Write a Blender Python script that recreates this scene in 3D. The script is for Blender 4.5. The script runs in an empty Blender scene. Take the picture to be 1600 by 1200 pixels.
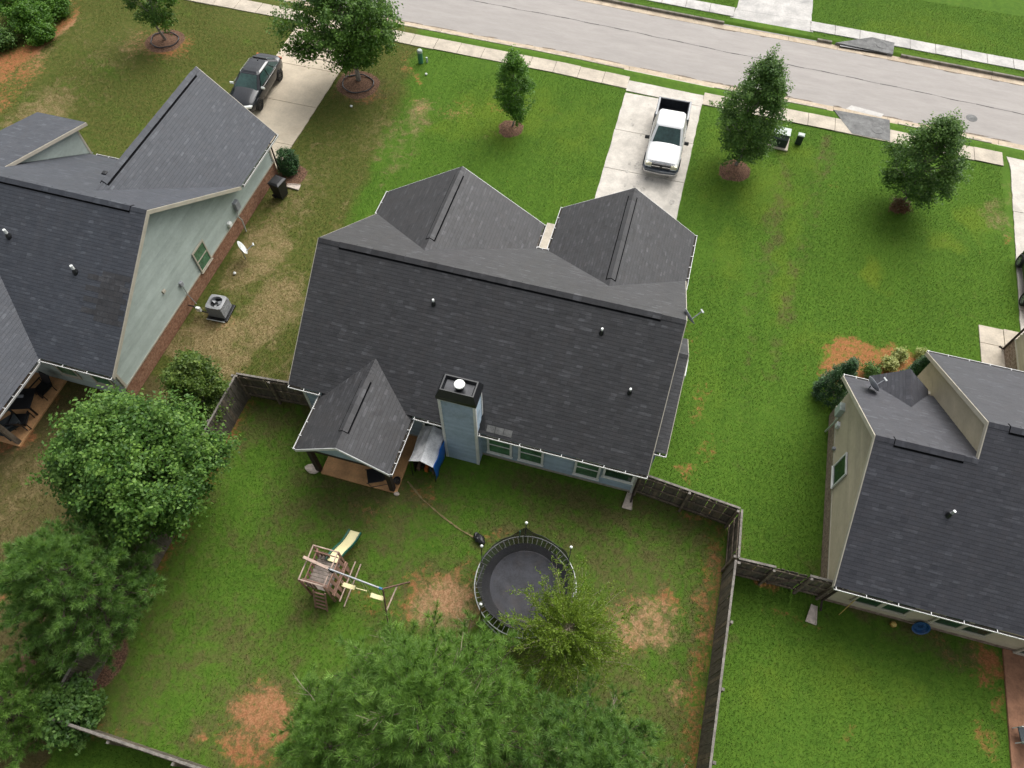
import bpy, math, random
import numpy as np
from mathutils import Vector, Matrix
rng = np.random.default_rng(7)
random.seed(7)
SC = bpy.context.scene
COL = SC.collection

# ---------------------------------------------------------------- camera
cam_data = bpy.data.cameras.new('camera')
cam = bpy.data.objects.new('camera', cam_data)
COL.objects.link(cam)
cam_data.sensor_fit = 'HORIZONTAL'
cam_data.sensor_width = 36.0
cam_data.lens = 25.02
cam_data.clip_end = 2000.0
_right = Vector((0.96321399, 0.26854927, 0.01000504))
_up = -Vector((0.23483634, -0.82302666, -0.51718372))
_back = -Vector((-0.13065489, 0.50050815, -0.85581592))
cam.matrix_world = Matrix(((_right.x, _up.x, _back.x, 0), (_right.y, _up.y, _back.y, 0), (_right.z, _up.z, _back.z, 27.0), (0, 0, 0, 1)))
SC.camera = cam

# ---------------------------------------------------------------- overcast daylight
SUN_EL, SUN_AZ = math.radians(47), math.radians(14)      # azimuth clockwise from +Y (street side) towards +X
world = bpy.data.worlds.new('World')
SC.world = world
world.use_nodes = True
nt = world.node_tree
bg = nt.nodes['Background']
sky = nt.nodes.new('ShaderNodeTexSky')
sky.sky_type = 'NISHITA'
sky.sun_disc = False
sky.sun_elevation = SUN_EL
sky.sun_rotation = SUN_AZ
sky.air_density = 1.0
sky.dust_density = 6.0
sky.ozone_density = 1.0
hsv = nt.nodes.new('ShaderNodeHueSaturation')
hsv.inputs['Saturation'].default_value = 0.22            # cloud cover: grey-white sky
nt.links.new(sky.outputs[0], hsv.inputs['Color'])
nt.links.new(hsv.outputs[0], bg.inputs['Color'])
bg.inputs['Strength'].default_value = 0.12
sun_data = bpy.data.lights.new('sun', 'SUN')
sun_data.energy = 1.35
sun_data.angle = math.radians(62)
sun_data.color = (1.0, 0.985, 0.96)
sun = bpy.data.objects.new('sun', sun_data)
COL.objects.link(sun)
_d = Vector((math.sin(SUN_AZ) * math.cos(SUN_EL), math.cos(SUN_AZ) * math.cos(SUN_EL), math.sin(SUN_EL)))
sun.rotation_euler = _d.to_track_quat('Z', 'Y').to_euler()
sun.location = (20, 30, 60)
SC.view_settings.view_transform = 'Standard'
SC.view_settings.look = 'None'
SC.view_settings.gamma = 1.0
SC.view_settings.use_curve_mapping = False
SC.view_settings.exposure = 0.66

# ---------------------------------------------------------------- materials
MATS = {}
class NT:
    """small node helper"""
    def __init__(s, name):
        s.m = bpy.data.materials.new(name)
        s.m.use_nodes = True
        s.t = s.m.node_tree
        s.b = s.t.nodes['Principled BSDF']
        MATS[name] = s.m
    def n(s, typ, **kw):
        nd = s.t.nodes.new(typ)
        for k, v in kw.items():
            setattr(nd, k, v)
        return nd
    def l(s, a, b):
        s.t.links.new(a, b)
    def val(s, sock, v):
        if hasattr(v, 'is_linked') or isinstance(v, bpy.types.NodeSocket):
            s.l(v, sock)
        else:
            sock.default_value = v
    def math(s, op, a, b=None, c=None, clamp=False):
        nd = s.n('ShaderNodeMath', operation=op)
        nd.use_clamp = clamp
        s.val(nd.inputs[0], a)
        if b is not None: s.val(nd.inputs[1], b)
        if c is not None: s.val(nd.inputs[2], c)
        return nd.outputs[0]
    def mix(s, fac, a, b, mode='MIX'):
        nd = s.n('ShaderNodeMix', data_type='RGBA', blend_type=mode)
        s.val(nd.inputs[0], fac)
        for i, v in ((6, a), (7, b)):
            if isinstance(v, tuple):
                nd.inputs[i].default_value = (v[0], v[1], v[2], 1)
            else:
                s.l(v, nd.inputs[i])
        return nd.outputs[2]
    def noise(s, vec, scale, detail=3.0, rough=0.55, dist=0.0):
        nd = s.n('ShaderNodeTexNoise')
        nd.inputs['Scale'].default_value = scale
        nd.inputs['Detail'].default_value = detail
        nd.inputs['Roughness'].default_value = rough
        nd.inputs['Distortion'].default_value = dist
        if vec is not None: s.l(vec, nd.inputs['Vector'])
        return nd.outputs[0]
    def ramp(s, fac, stops):
        nd = s.n('ShaderNodeValToRGB')
        e = nd.color_ramp.elements
        while len(e) < len(stops): e.new(0.5)
        for el, (p, c) in zip(e, stops):
            el.position = p
            el.color = (c[0], c[1], c[2], 1) if isinstance(c, tuple) else (c, c, c, 1)
        s.l(fac, nd.inputs[0])
        return nd.outputs[0]
    def step(s, x, lo, hi):
        nd = s.n('ShaderNodeMapRange', interpolation_type='SMOOTHSTEP')
        s.val(nd.inputs[0], x)
        nd.inputs[1].default_value = lo
        nd.inputs[2].default_value = hi
        return nd.outputs[0]
    def bump(s, h, strength=0.5, dist=0.02):
        nd = s.n('ShaderNodeBump')
        nd.inputs['Strength'].default_value = strength
        nd.inputs['Distance'].default_value = dist
        s.l(h, nd.inputs['Height'])
        s.l(nd.outputs[0], s.b.inputs['Normal'])
    def world(s):
        return s.n('ShaderNodeNewGeometry').outputs['Position']
    def uv(s):
        return s.n('ShaderNodeTexCoord').outputs['UV']
    def obj(s):
        return s.n('ShaderNodeTexCoord').outputs['Object']

def plain(name, c, rough=0.6, metal=0.0, var=0.12, scale=6.0, bump=0.0, spec=0.5, coat=0.0, stain=None, stain_amt=0.0, aniso=None):
    """colour with grain, blotches and optional stains"""
    s = NT(name)
    p = s.world()
    if aniso:
        mp = s.n('ShaderNodeMapping')
        mp.inputs['Scale'].default_value = aniso
        s.l(p, mp.inputs['Vector'])
        p = mp.outputs[0]
    n1 = s.noise(p, scale, 5.0, 0.6)
    n2 = s.noise(p, scale * 7.3, 3.0, 0.6)
    f = s.math('MULTIPLY_ADD', n1, 0.65, s.math('MULTIPLY', n2, 0.35))
    lo = tuple(x * (1 - 2.2 * var) for x in c)
    hi = tuple(min(1, x * (1 + 2.2 * var)) for x in c)
    col = s.mix(s.step(f, 0.25, 0.75), lo, hi)
    if stain:
        n3 = s.noise(p, scale * 0.45, 6.0, 0.65, 0.6)
        col = s.mix(s.math('MULTIPLY', s.step(n3, 0.48, 0.72), stain_amt), col, stain)
    s.l(col, s.b.inputs['Base Color'])
    s.b.inputs['Roughness'].default_value = rough
    s.b.inputs['Metallic'].default_value = metal
    s.b.inputs['Specular IOR Level'].default_value = spec
    s.b.inputs['Coat Weight'].default_value = coat
    if bump:
        s.bump(n2, bump, 0.02)
    return s.m

def shingle_mat(name, dark, base, light, spec=0.5):
    s = NT(name)
    uv = s.n('ShaderNodeSeparateXYZ')
    s.l(s.uv(), uv.inputs[0])
    v = s.math('DIVIDE', uv.outputs[1], 0.143)
    row = s.math('FLOOR', v)
    wn = s.n('ShaderNodeTexWhiteNoise', noise_dimensions='1D')
    s.l(row, wn.inputs['W'])
    u = s.math('MULTIPLY_ADD', wn.outputs['Value'], 7.0, s.math('DIVIDE', uv.outputs[0], 0.24))
    col = s.math('FLOOR', u)
    cmb = s.n('ShaderNodeCombineXYZ')
    s.l(col, cmb.inputs[0]); s.l(row, cmb.inputs[1])
    w2 = s.n('ShaderNodeTexWhiteNoise', noise_dimensions='2D')
    s.l(cmb.outputs[0], w2.inputs['Vector'])
    mp0 = s.n('ShaderNodeCombineXYZ')
    s.l(s.math('MULTIPLY', uv.outputs[0], 1.1), mp0.inputs[0]); s.l(s.math('MULTIPLY', uv.outputs[1], 7.0), mp0.inputs[1])
    brush = s.noise(mp0.outputs[0], 1.0, 4.0, 0.65)
    tabv = s.math('MULTIPLY_ADD', w2.outputs['Value'], 0.5, s.math('MULTIPLY', s.step(brush, 0.25, 0.75), 0.5))
    tab = s.ramp(tabv, [(0.1, dark), (0.45, base), (0.68, base), (0.95, light)])
    p = s.world()
    gran = s.noise(p, 55.0, 2.0, 0.7)
    blot = s.noise(p, 0.55, 4.0, 0.6)
    mid = s.noise(p, 2.6, 4.0, 0.65, 0.5)
    c = s.mix(s.math('MULTIPLY', s.step(blot, 0.35, 0.7), 0.35), tab, tuple(x * 0.72 for x in base))
    c = s.mix(s.math('MULTIPLY', s.step(mid, 0.45, 0.75), 0.4), c, tuple(x * y for x, y in zip(base, (1.12, 0.98, 0.9))))
    # rain streaks running down the slope
    mp = s.n('ShaderNodeCombineXYZ')
    s.l(s.math('MULTIPLY', uv.outputs[0], 2.2), mp.inputs[0]); s.l(s.math('MULTIPLY', uv.outputs[1], 0.22), mp.inputs[1])
    stk = s.noise(mp.outputs[0], 1.0, 4.0, 0.6)
    c = s.mix(s.math('MULTIPLY', s.step(stk, 0.45, 0.75), 0.28), c, tuple(x * y for x, y in zip(base, (1.25, 1.15, 1.05))))
    c = s.mix(s.step(gran, 0.2, 0.8), s.mix(1.0, c, (0.72, 0.72, 0.72), 'MULTIPLY'), s.mix(1.0, c, (1.28, 1.28, 1.28), 'MULTIPLY'))
    fv = s.math('FRACT', v)
    fu = s.math('FRACT', u)
    line = s.math('LESS_THAN', fv, 0.12)  # shadow line under each shingle course, painted into the colour
    gap = s.math('LESS_THAN', fu, 0.035)
    ln = s.math('MAXIMUM', s.math('MULTIPLY', line, 0.55), s.math('MULTIPLY', gap, 0.4))
    c = s.mix(ln, c, tuple(x * 0.3 for x in dark))
    s.l(c, s.b.inputs['Base Color'])
    s.b.inputs['Roughness'].default_value = 0.62
    s.b.inputs['Specular IOR Level'].default_value = spec
    h = s.math('ADD', s.math('MULTIPLY', s.math('SUBTRACT', 1.0, fv), 0.7), s.math('ADD', s.math('MULTIPLY', gran, 0.35), s.math('MULTIPLY', w2.outputs['Value'], 0.4)))
    s.bump(h, 0.55, 0.012)
    return s.m

def brick_mat(name, a, b, mortar):
    s = NT(name)
    br = s.n('ShaderNodeTexBrick')
    s.l(s.uv(), br.inputs['Vector'])
    br.inputs['Color1'].default_value = (*a, 1)
    br.inputs['Color2'].default_value = (*b, 1)
    br.inputs['Mortar'].default_value = (*mortar, 1)
    br.inputs['Scale'].default_value = 1.0
    br.inputs['Brick Width'].default_value = 0.22
    br.inputs['Row Height'].default_value = 0.076
    br.inputs['Mortar Size'].default_value = 0.009
    n = s.noise(s.world(), 9.0, 4.0)
    c = s.mix(s.step(n, 0.3, 0.75), br.outputs['Color'], tuple(x * 0.62 for x in a))
    s.l(c, s.b.inputs['Base Color'])
    s.b.inputs['Roughness'].default_value = 0.9
    s.bump(s.math('SUBTRACT', 1.0, br.outputs['Fac']), 0.5, 0.01)
    return s.m

def leaf_mat(name, dark, mid, light, trans=0.35, rough=0.5):
    s = NT(name)
    r = s.n('ShaderNodeNewGeometry').outputs['Random Per Island']
    at = s.n('ShaderNodeAttribute', attribute_name='clump')
    r = s.math('ADD', s.math('MULTIPLY', r, 0.45), s.math('MULTIPLY', at.outputs['Fac'], 0.55))
    c = s.ramp(r, [(0.12, dark), (0.5, mid), (0.82, light), (1.0, tuple(min(1, x * 1.3) for x in light))])
    n = s.noise(s.world(), 1.3, 3.0)
    c = s.mix(s.math('MULTIPLY', s.step(n, 0.35, 0.7), 0.45), c, mid)
    s.l(c, s.b.inputs['Base Color'])
    s.b.inputs['Roughness'].default_value = rough
    s.b.inputs['Specular IOR Level'].default_value = 0.35
    tr = s.n('ShaderNodeBsdfTranslucent')
    s.l(s.mix(1.0, c, (1.0, 1.0, 0.55), 'MULTIPLY'), tr.inputs['Color'])
    mx = s.n('ShaderNodeMixShader')
    mx.inputs[0].default_value = trans
    s.l(s.b.outputs[0], mx.inputs[1]); s.l(tr.outputs[0], mx.inputs[2])
    s.l(mx.outputs[0], s.t.nodes['Material Output'].inputs['Surface'])
    return s.m

def grass_nodes(s, blades=False):
    """lawn colour from painted soil / dry / yellow / thin masks broken up by noise"""
    a1 = s.n('ShaderNodeAttribute', attribute_name='lawn_a')
    a2 = s.n('ShaderNodeAttribute', attribute_name='lawn_b')
    sp1 = s.n('ShaderNodeSeparateColor'); s.l(a1.outputs['Color'], sp1.inputs[0])
    sp2 = s.n('ShaderNodeSeparateColor'); s.l(a2.outputs['Color'], sp2.inputs[0])
    soil, dry, yel = sp1.outputs[0], sp1.outputs[1], sp1.outputs[2]
    thin, dull, mulch = sp2.outputs[0], sp2.outputs[1], sp2.outputs[2]
    p = s.world()
    nA = s.noise(p, 0.9, 5.0, 0.62)
    nB = s.noise(p, 4.2, 5.0, 0.65)
    nC = s.noise(p, 17.0, 4.0, 0.7)
    nD = s.noise(p, 1.9, 6.0, 0.7, 0.8)
    nS = s.noise(p, 4.6, 8.0, 0.74, 0.5)
    def brk(m, n, amt, lo, hi):
        return s.step(s.math('MULTIPLY_ADD', s.math('SUBTRACT', n, 0.5), amt, m), lo, hi)
    # mower passes: long faint bands, plus slow drifts of colour
    mpm = s.n('ShaderNodeMapping'); mpm.inputs['Scale'].default_value = (1.6, 0.10, 1.0); mpm.inputs['Rotation'].default_value = (0, 0, 0.10); s.l(p, mpm.inputs['Vector'])
    nM = s.noise(mpm.outputs[0], 1.0, 3.0, 0.6)
    nL = s.noise(p, 0.22, 4.0, 0.6, 0.4)
    f0 = s.math('ADD', s.math('MULTIPLY', nA, 0.3), s.math('ADD', s.math('MULTIPLY', nM, 0.4), s.math('MULTIPLY', nL, 0.3)))
    lush = s.mix(s.step(f0, 0.36, 0.64), G['lush_dark'], G['lush'])
    lush = s.mix(s.math('MULTIPLY', s.step(nB, 0.35, 0.72), 0.7), lush, G['lush_hi'])
    c = s.mix(s.math('MULTIPLY', brk(yel, nA, 0.8, 0.1, 1.0), 0.7), lush, G['yellow'])
    c = s.mix(s.math('MULTIPLY', brk(dull, nD, 0.8, 0.2, 0.85), 0.92), c, s.mix(s.step(nB, 0.35, 0.7), G['dull_dark'], G['dull']))
    c = s.mix(s.math('MULTIPLY', brk(thin, nD, 2.0, 0.08, 0.9), 0.7), c, s.mix(s.step(nC, 0.35, 0.7), G['thin_dark'], G['thin']))
    c = s.mix(brk(dry, nD, 1.9, 0.3, 1.15), c, s.mix(s.step(nC, 0.35, 0.65), G['dry_dark'], G['dry']))
    if not blades:
        c = s.mix(s.math('MULTIPLY', brk(soil, nS, 3.0, 0.3, 1.15), 0.88), c, s.mix(s.step(dry, 0.15, 0.5), s.mix(s.step(nC, 0.35, 0.68), G['soil_dark'], G['soil']), s.mix(s.step(nC, 0.35, 0.68), G['pale_dark'], G['pale'])))
        c = s.mix(brk(mulch, nC, 0.5, 0.3, 0.6), c, s.mix(s.step(nC, 0.4, 0.62), G['mulch_dark'], G['mulch']))
    return c, nB, nC

G = dict(lush_dark=(0.056, 0.118, 0.014), lush=(0.074, 0.150, 0.017), lush_hi=(0.096, 0.174, 0.021), yellow=(0.145, 0.198, 0.02),
         dull_dark=(0.074, 0.092, 0.020), dull=(0.118, 0.114, 0.032), thin_dark=(0.082, 0.060, 0.030), thin=(0.14, 0.098, 0.052),
         dry_dark=(0.16, 0.122, 0.050), dry=(0.30, 0.230, 0.120), soil_dark=(0.25, 0.09, 0.04), soil=(0.40, 0.16, 0.072),
         pale_dark=(0.28, 0.145, 0.075), pale=(0.47, 0.275, 0.16), mulch_dark=(0.085, 0.05, 0.034), mulch=(0.21, 0.12, 0.078))
def ground_mat():
    s = NT('lawn_ground')
    c, nB, nC = grass_nodes(s)
    p = s.world()
    nE = s.noise(p, 48.0, 3.0, 0.7)
    g = s.math('ADD', s.math('MULTIPLY', nC, 0.15), s.math('MULTIPLY', nE, 0.85))
    c = s.mix(s.step(g, 0.3, 0.7), s.mix(1.0, c, (0.8, 0.8, 0.8), 'MULTIPLY'), s.mix(1.0, c, (1.25, 1.25, 1.25), 'MULTIPLY'))
    s.l(c, s.b.inputs['Base Color'])
    s.b.inputs['Roughness'].default_value = 0.95
    s.b.inputs['Specular IOR Level'].default_value = 0.1
    s.bump(g, 0.35, 0.03)
    return s.m
def blade_mat():
    s = NT('grass_blade')
    c, nB, nC = grass_nodes(s, True)
    r = s.n('ShaderNodeNewGeometry').outputs['Random Per Island']
    c = s.mix(r, s.mix(1.0, c, (0.95, 0.95, 0.9), 'MULTIPLY'), s.mix(1.0, c, (1.6, 1.5, 1.45), 'MULTIPLY'))
    s.l(c, s.b.inputs['Base Color'])
    s.b.inputs['Roughness'].default_value = 0.7
    s.b.inputs['Specular IOR Level'].default_value = 0.15
    tr = s.n('ShaderNodeBsdfTranslucent'); s.l(c, tr.inputs['Color'])
    mx = s.n('ShaderNodeMixShader'); mx.inputs[0].default_value = 0.3
    s.l(s.b.outputs[0], mx.inputs[1]); s.l(tr.outputs[0], mx.inputs[2])
    s.l(mx.outputs[0], s.t.nodes['Material Output'].inputs['Surface'])
    return s.m
ground_mat(); blade_mat()

def net_mat():
    s = NT('net')
    s.b.inputs['Base Color'].default_value = (0.02, 0.02, 0.022, 1)
    s.b.inputs['Roughness'].default_value = 0.7
    tr = s.n('ShaderNodeBsdfTransparent')
    mx = s.n('ShaderNodeMixShader'); mx.inputs[0].default_value = 0.2
    s.l(s.b.outputs[0], mx.inputs[1]); s.l(tr.outputs[0], mx.inputs[2])
    s.l(mx.outputs[0], s.t.nodes['Material Output'].inputs['Surface'])
net_mat()

shingle_mat('shingle_main', (0.026, 0.026, 0.028), (0.046, 0.046, 0.049), (0.104, 0.105, 0.112))
shingle_mat('shingle_left', (0.036, 0.041, 0.052), (0.054, 0.060, 0.073), (0.108, 0.117, 0.134))
shingle_mat('shingle_right', (0.028, 0.029, 0.037), (0.047, 0.048, 0.058), (0.094, 0.097, 0.112))
brick_mat('brick_red', (0.30, 0.13, 0.07), (0.40, 0.20, 0.11), (0.36, 0.27, 0.20))
brick_mat('brick_tan', (0.24, 0.16, 0.11), (0.34, 0.25, 0.18), (0.38, 0.33, 0.28))
plain('siding_blue', (0.335, 0.425, 0.505), 0.6, var=0.08, scale=2.0, stain=(0.16, 0.19, 0.19), stain_amt=0.5)
plain('siding_green', (0.375, 0.43, 0.39), 0.6, var=0.07, scale=1.6, stain=(0.27, 0.32, 0.27), stain_amt=0.5, aniso=(1, 0.5, 1))
plain('siding_beige', (0.43, 0.375, 0.265), 0.6, var=0.07, scale=1.6, stain=(0.30, 0.27, 0.20), stain_amt=0.4, aniso=(1, 0.5, 1))
plain('siding_blue_b', (0.312, 0.395, 0.470), 0.6, var=0.07, scale=1.6, aniso=(1, 0.5, 1))
plain('siding_blue_c', (0.352, 0.446, 0.530), 0.6, var=0.07, scale=1.6, aniso=(1, 0.5, 1))
plain('siding_green_b', (0.349, 0.400, 0.363), 0.6, var=0.07, scale=1.6, aniso=(1, 0.5, 1))
plain('siding_green_c', (0.394, 0.452, 0.410), 0.6, var=0.07, scale=1.6, aniso=(1, 0.5, 1))
plain('siding_beige_b', (0.400, 0.349, 0.246), 0.6, var=0.07, scale=1.6, aniso=(1, 0.5, 1))
plain('siding_beige_c', (0.452, 0.394, 0.278), 0.6, var=0.07, scale=1.6, aniso=(1, 0.5, 1))
plain('trim_white', (0.72, 0.72, 0.70), 0.5, var=0.05, scale=3.0, stain=(0.45, 0.43, 0.38), stain_amt=0.4)
plain('trim_tan', (0.46, 0.42, 0.34), 0.55, var=0.06, scale=3.0)
plain('corner_pale', (0.50, 0.56, 0.58), 0.55, var=0.06, scale=3.0)
plain('metal_black', (0.012, 0.013, 0.015), 0.35, 0.0, var=0.2, spec=0.6)
plain('baffle', (0.008, 0.008, 0.009), 0.95, spec=0.05)
plain('cap_metal', (0.035, 0.036, 0.04), 0.3, 0.4, var=0.3, scale=4.0)
plain('litter', (0.035, 0.03, 0.024), 0.95, var=0.35, scale=20.0)  # near-black fill: pot soil, and the painted dark inside of gutters
plain('soffit', (0.3, 0.29, 0.27), 0.8)
plain('glass_green', (0.075, 0.17, 0.095), 0.12, var=0.3, scale=1.5, spec=0.7)  # opaque pane with a green reflection painted into its base colour
plain('glass_dark', (0.022, 0.055, 0.038), 0.08, var=0.3, scale=1.5, spec=0.7)  # darker pane, green reflection likewise put into the colour
plain('wood_post', (0.035, 0.022, 0.016), 0.75, var=0.2, scale=8.0)
plain('patio', (0.62, 0.34, 0.155), 0.85, var=0.14, scale=1.8, bump=0.2, stain=(0.40, 0.22, 0.11), stain_amt=0.5)
plain('patio_brown', (0.30, 0.15, 0.085), 0.85, var=0.18, scale=1.8, bump=0.2, stain=(0.19, 0.10, 0.06), stain_amt=0.6)
plain('asphalt', (0.335, 0.310, 0.288), 0.92, var=0.045, scale=9.0, bump=0.3, stain=(0.385, 0.358, 0.332), stain_amt=0.7, aniso=(0.06, 0.25, 1))
plain('concrete', (0.54, 0.50, 0.44), 0.88, var=0.10, scale=1.7, bump=0.2, stain=(0.36, 0.33, 0.285), stain_amt=0.6)
plain('concrete_far', (0.50, 0.48, 0.45), 0.88, var=0.12, scale=1.1, bump=0.2, stain=(0.29, 0.285, 0.275), stain_amt=0.85)
plain('concrete_left', (0.54, 0.46, 0.35), 0.88, var=0.07, scale=1.2, bump=0.2, stain=(0.41, 0.335, 0.24), stain_amt=0.5)
plain('concrete_walk', (0.49, 0.43, 0.345), 0.9, var=0.11, scale=1.4, bump=0.25, stain=(0.35, 0.31, 0.25), stain_amt=0.6)
plain('kerb', (0.49, 0.43, 0.34), 0.9, var=0.14, scale=2.4, bump=0.25, stain=(0.24, 0.20, 0.15), stain_amt=0.7)
plain('kerb_dark', (0.20, 0.18, 0.145), 0.9, var=0.25, scale=2.4, bump=0.25, stain=(0.07, 0.06, 0.05), stain_amt=0.8)
plain('gutter_pan', (0.50, 0.41, 0.30), 0.9, var=0.13, scale=2.0, bump=0.25, stain=(0.35, 0.25, 0.16), stain_amt=0.6)
plain('concrete_grey', (0.17, 0.17, 0.165), 0.92, var=0.2, scale=2.5, bump=0.3, stain=(0.09, 0.09, 0.085), stain_amt=0.7)
plain('road_dirt', (0.19, 0.155, 0.12), 0.95, var=0.25, scale=6.0)
plain('oil', (0.40, 0.37, 0.325), 0.7, var=0.2, scale=6.0)
plain('tar', (0.07, 0.065, 0.062), 0.85, var=0.2)
plain('joint', (0.11, 0.095, 0.075), 0.95, var=0.2)
plain('fence_grey', (0.115, 0.098, 0.078), 0.9, var=0.3, scale=5.0, bump=0.35, aniso=(4, 4, 0.5))
plain('fence_top', (0.19, 0.172, 0.15), 0.9, var=0.25, scale=6.0)
plain('fence_brown', (0.165, 0.13, 0.095), 0.9, var=0.3, scale=5.0, bump=0.35)
plain('play_wood', (0.30, 0.17, 0.125), 0.8, var=0.2, scale=6.0, stain=(0.24, 0.17, 0.14), stain_amt=0.5)
plain('play_rail', (0.42, 0.31, 0.25), 0.8, var=0.2, scale=6.0)
plain('play_deck', (0.27, 0.225, 0.195), 0.85, var=0.2, scale=6.0)
plain('play_dark', (0.16, 0.095, 0.07), 0.85, var=0.2, scale=6.0)
plain('cream_plastic', (0.80, 0.72, 0.40), 0.45, var=0.04, scale=2.0, stain=(0.62, 0.55, 0.33), stain_amt=0.4)
plain('green_plastic', (0.012, 0.10, 0.075), 0.45, var=0.15)
plain('steel', (0.36, 0.37, 0.38), 0.45, 0.5, var=0.15)
plain('galv', (0.60, 0.61, 0.61), 0.4, 0.5, var=0.1)
plain('blue_paint', (0.03, 0.18, 0.33), 0.5, var=0.1)
plain('tramp_mat', (0.028, 0.029, 0.036), 0.75, var=0.3, scale=2.2, stain=(0.075, 0.06, 0.055), stain_amt=0.5)
plain('ring_pale', (0.62, 0.63, 0.62), 0.45, 0.1, var=0.1)
plain('worn_soil', (0.21, 0.165, 0.075), 0.95, var=0.2, scale=5.0)
plain('white_cap', (0.82, 0.84, 0.80), 0.4, var=0.02)
plain('tarp_silver', (0.70, 0.72, 0.74), 0.35, 0.15, var=0.2, scale=3.0)
plain('tarp_blue', (0.008, 0.13, 0.52), 0.45, var=0.1)
plain('black_plastic', (0.014, 0.014, 0.016), 0.45, var=0.2)
plain('rubber', (0.012, 0.012, 0.012), 0.85, var=0.2)
plain('grey_cushion', (0.045, 0.055, 0.06), 0.9, var=0.2)
plain('unit_grey', (0.30, 0.305, 0.31), 0.5, 0.2, var=0.08)
plain('dish_white', (0.66, 0.68, 0.67), 0.45, var=0.06)
plain('dish_grey', (0.30, 0.31, 0.33), 0.45, var=0.1)
plain('box_green', (0.05, 0.19, 0.115), 0.5, var=0.1)
plain('box_pale', (0.40, 0.46, 0.42), 0.5, var=0.1)
plain('box_dark', (0.02, 0.035, 0.028), 0.6, var=0.1)
plain('bark', (0.11, 0.085, 0.065), 0.95, var=0.3, scale=8.0, bump=0.6)
plain('bark_grey', (0.26, 0.235, 0.20), 0.95, var=0.2, scale=8.0, bump=0.5)
plain('dead_twig', (0.33, 0.27, 0.20), 0.95, var=0.2, scale=8.0)
plain('paint_white', (0.82, 0.82, 0.82), 0.3, var=0.015, coat=0.6)
plain('paint_slate', (0.055, 0.065, 0.078), 0.3, var=0.05, coat=0.6)
plain('paint_dark', (0.010, 0.012, 0.016), 0.2, var=0.05, coat=0.5)
plain('paint_black', (0.012, 0.013, 0.014), 0.3, var=0.05, coat=0.7)
plain('chrome', (0.62, 0.62, 0.62), 0.15, 0.9, var=0.05)
plain('headlight', (0.50, 0.46, 0.30), 0.15, var=0.1, coat=0.8)
plain('glass_car', (0.035, 0.075, 0.068), 0.08, var=0.25, scale=1.2, spec=0.8)
plain('bed_liner', (0.018, 0.02, 0.026), 0.75, var=0.3)
plain('rim', (0.42, 0.43, 0.43), 0.35, 0.6, var=0.1)
plain('rim_dark', (0.035, 0.035, 0.037), 0.4, 0.4, var=0.1)
plain('stone', (0.38, 0.34, 0.29), 0.9, var=0.2, scale=7.0, bump=0.3)
plain('stone_pale', (0.55, 0.47, 0.40), 0.9, var=0.15, scale=7.0, bump=0.3)
plain('orange_plastic', (0.55, 0.14, 0.03), 0.45)
plain('yellow_wood', (0.50, 0.36, 0.10), 0.6)
plain('blue_plastic', (0.012, 0.06, 0.16), 0.4, var=0.15)
plain('copper', (0.25, 0.18, 0.14), 0.5, 0.4)
leaf_mat('leaf_maple', (0.040, 0.100, 0.016), (0.092, 0.195, 0.030), (0.17, 0.30, 0.055), 0.42)
leaf_mat('leaf_street', (0.049, 0.115, 0.028), (0.104, 0.207, 0.044), (0.189, 0.316, 0.075), 0.42)
leaf_mat('leaf_bright', (0.045, 0.125, 0.014), (0.095, 0.22, 0.024), (0.17, 0.33, 0.04), 0.42)
leaf_mat('leaf_big', (0.033, 0.095, 0.017), (0.083, 0.185, 0.029), (0.202, 0.347, 0.062), 0.4)
leaf_mat('leaf_olive', (0.048, 0.095, 0.015), (0.095, 0.165, 0.024), (0.17, 0.24, 0.045), 0.4)
leaf_mat('needle', (0.096, 0.202, 0.044), (0.179, 0.325, 0.068), (0.303, 0.481, 0.117), 0.48)
leaf_mat('needle_dark', (0.080, 0.176, 0.047), (0.145, 0.273, 0.065), (0.248, 0.403, 0.104), 0.48)
leaf_mat('leaf_feather', (0.095, 0.165, 0.020), (0.18, 0.275, 0.032), (0.29, 0.39, 0.055), 0.45)
leaf_mat('leaf_evergreen', (0.012, 0.042, 0.012), (0.027, 0.083, 0.018), (0.051, 0.128, 0.030), 0.15)
leaf_mat('leaf_variegated', (0.10, 0.18, 0.03), (0.36, 0.40, 0.12), (0.55, 0.56, 0.24), 0.3)
leaf_mat('leaf_red', (0.10, 0.05, 0.02), (0.20, 0.10, 0.05), (0.15, 0.14, 0.05), 0.3)

# ---------------------------------------------------------------- object helpers
ORIGIN = {}          # world offset to subtract from part coordinates
def tag(o, label=None, cat=None, group=None, kind=None):
    if label: o['label'] = label
    if cat: o['category'] = cat
    if group: o['group'] = group
    if kind: o['kind'] = kind
    return o
def thing(name, label, cat, loc=(0, 0, 0), rotz=0.0, group=None):
    o = bpy.data.objects.new(name, None)
    o.empty_display_size = 0.3
    COL.objects.link(o)
    o.location = loc
    o.rotation_euler = (0, 0, rotz)
    tag(o, label, cat, group)
    ORIGIN[o.name] = Vector((0, 0, 0))
    return o
def wthing(name, label, cat, loc, group=None):
    """thing whose parts are given in world coordinates"""
    o = thing(name, label, cat, loc, 0.0, group)
    ORIGIN[o.name] = Vector(loc)
    return o

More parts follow.
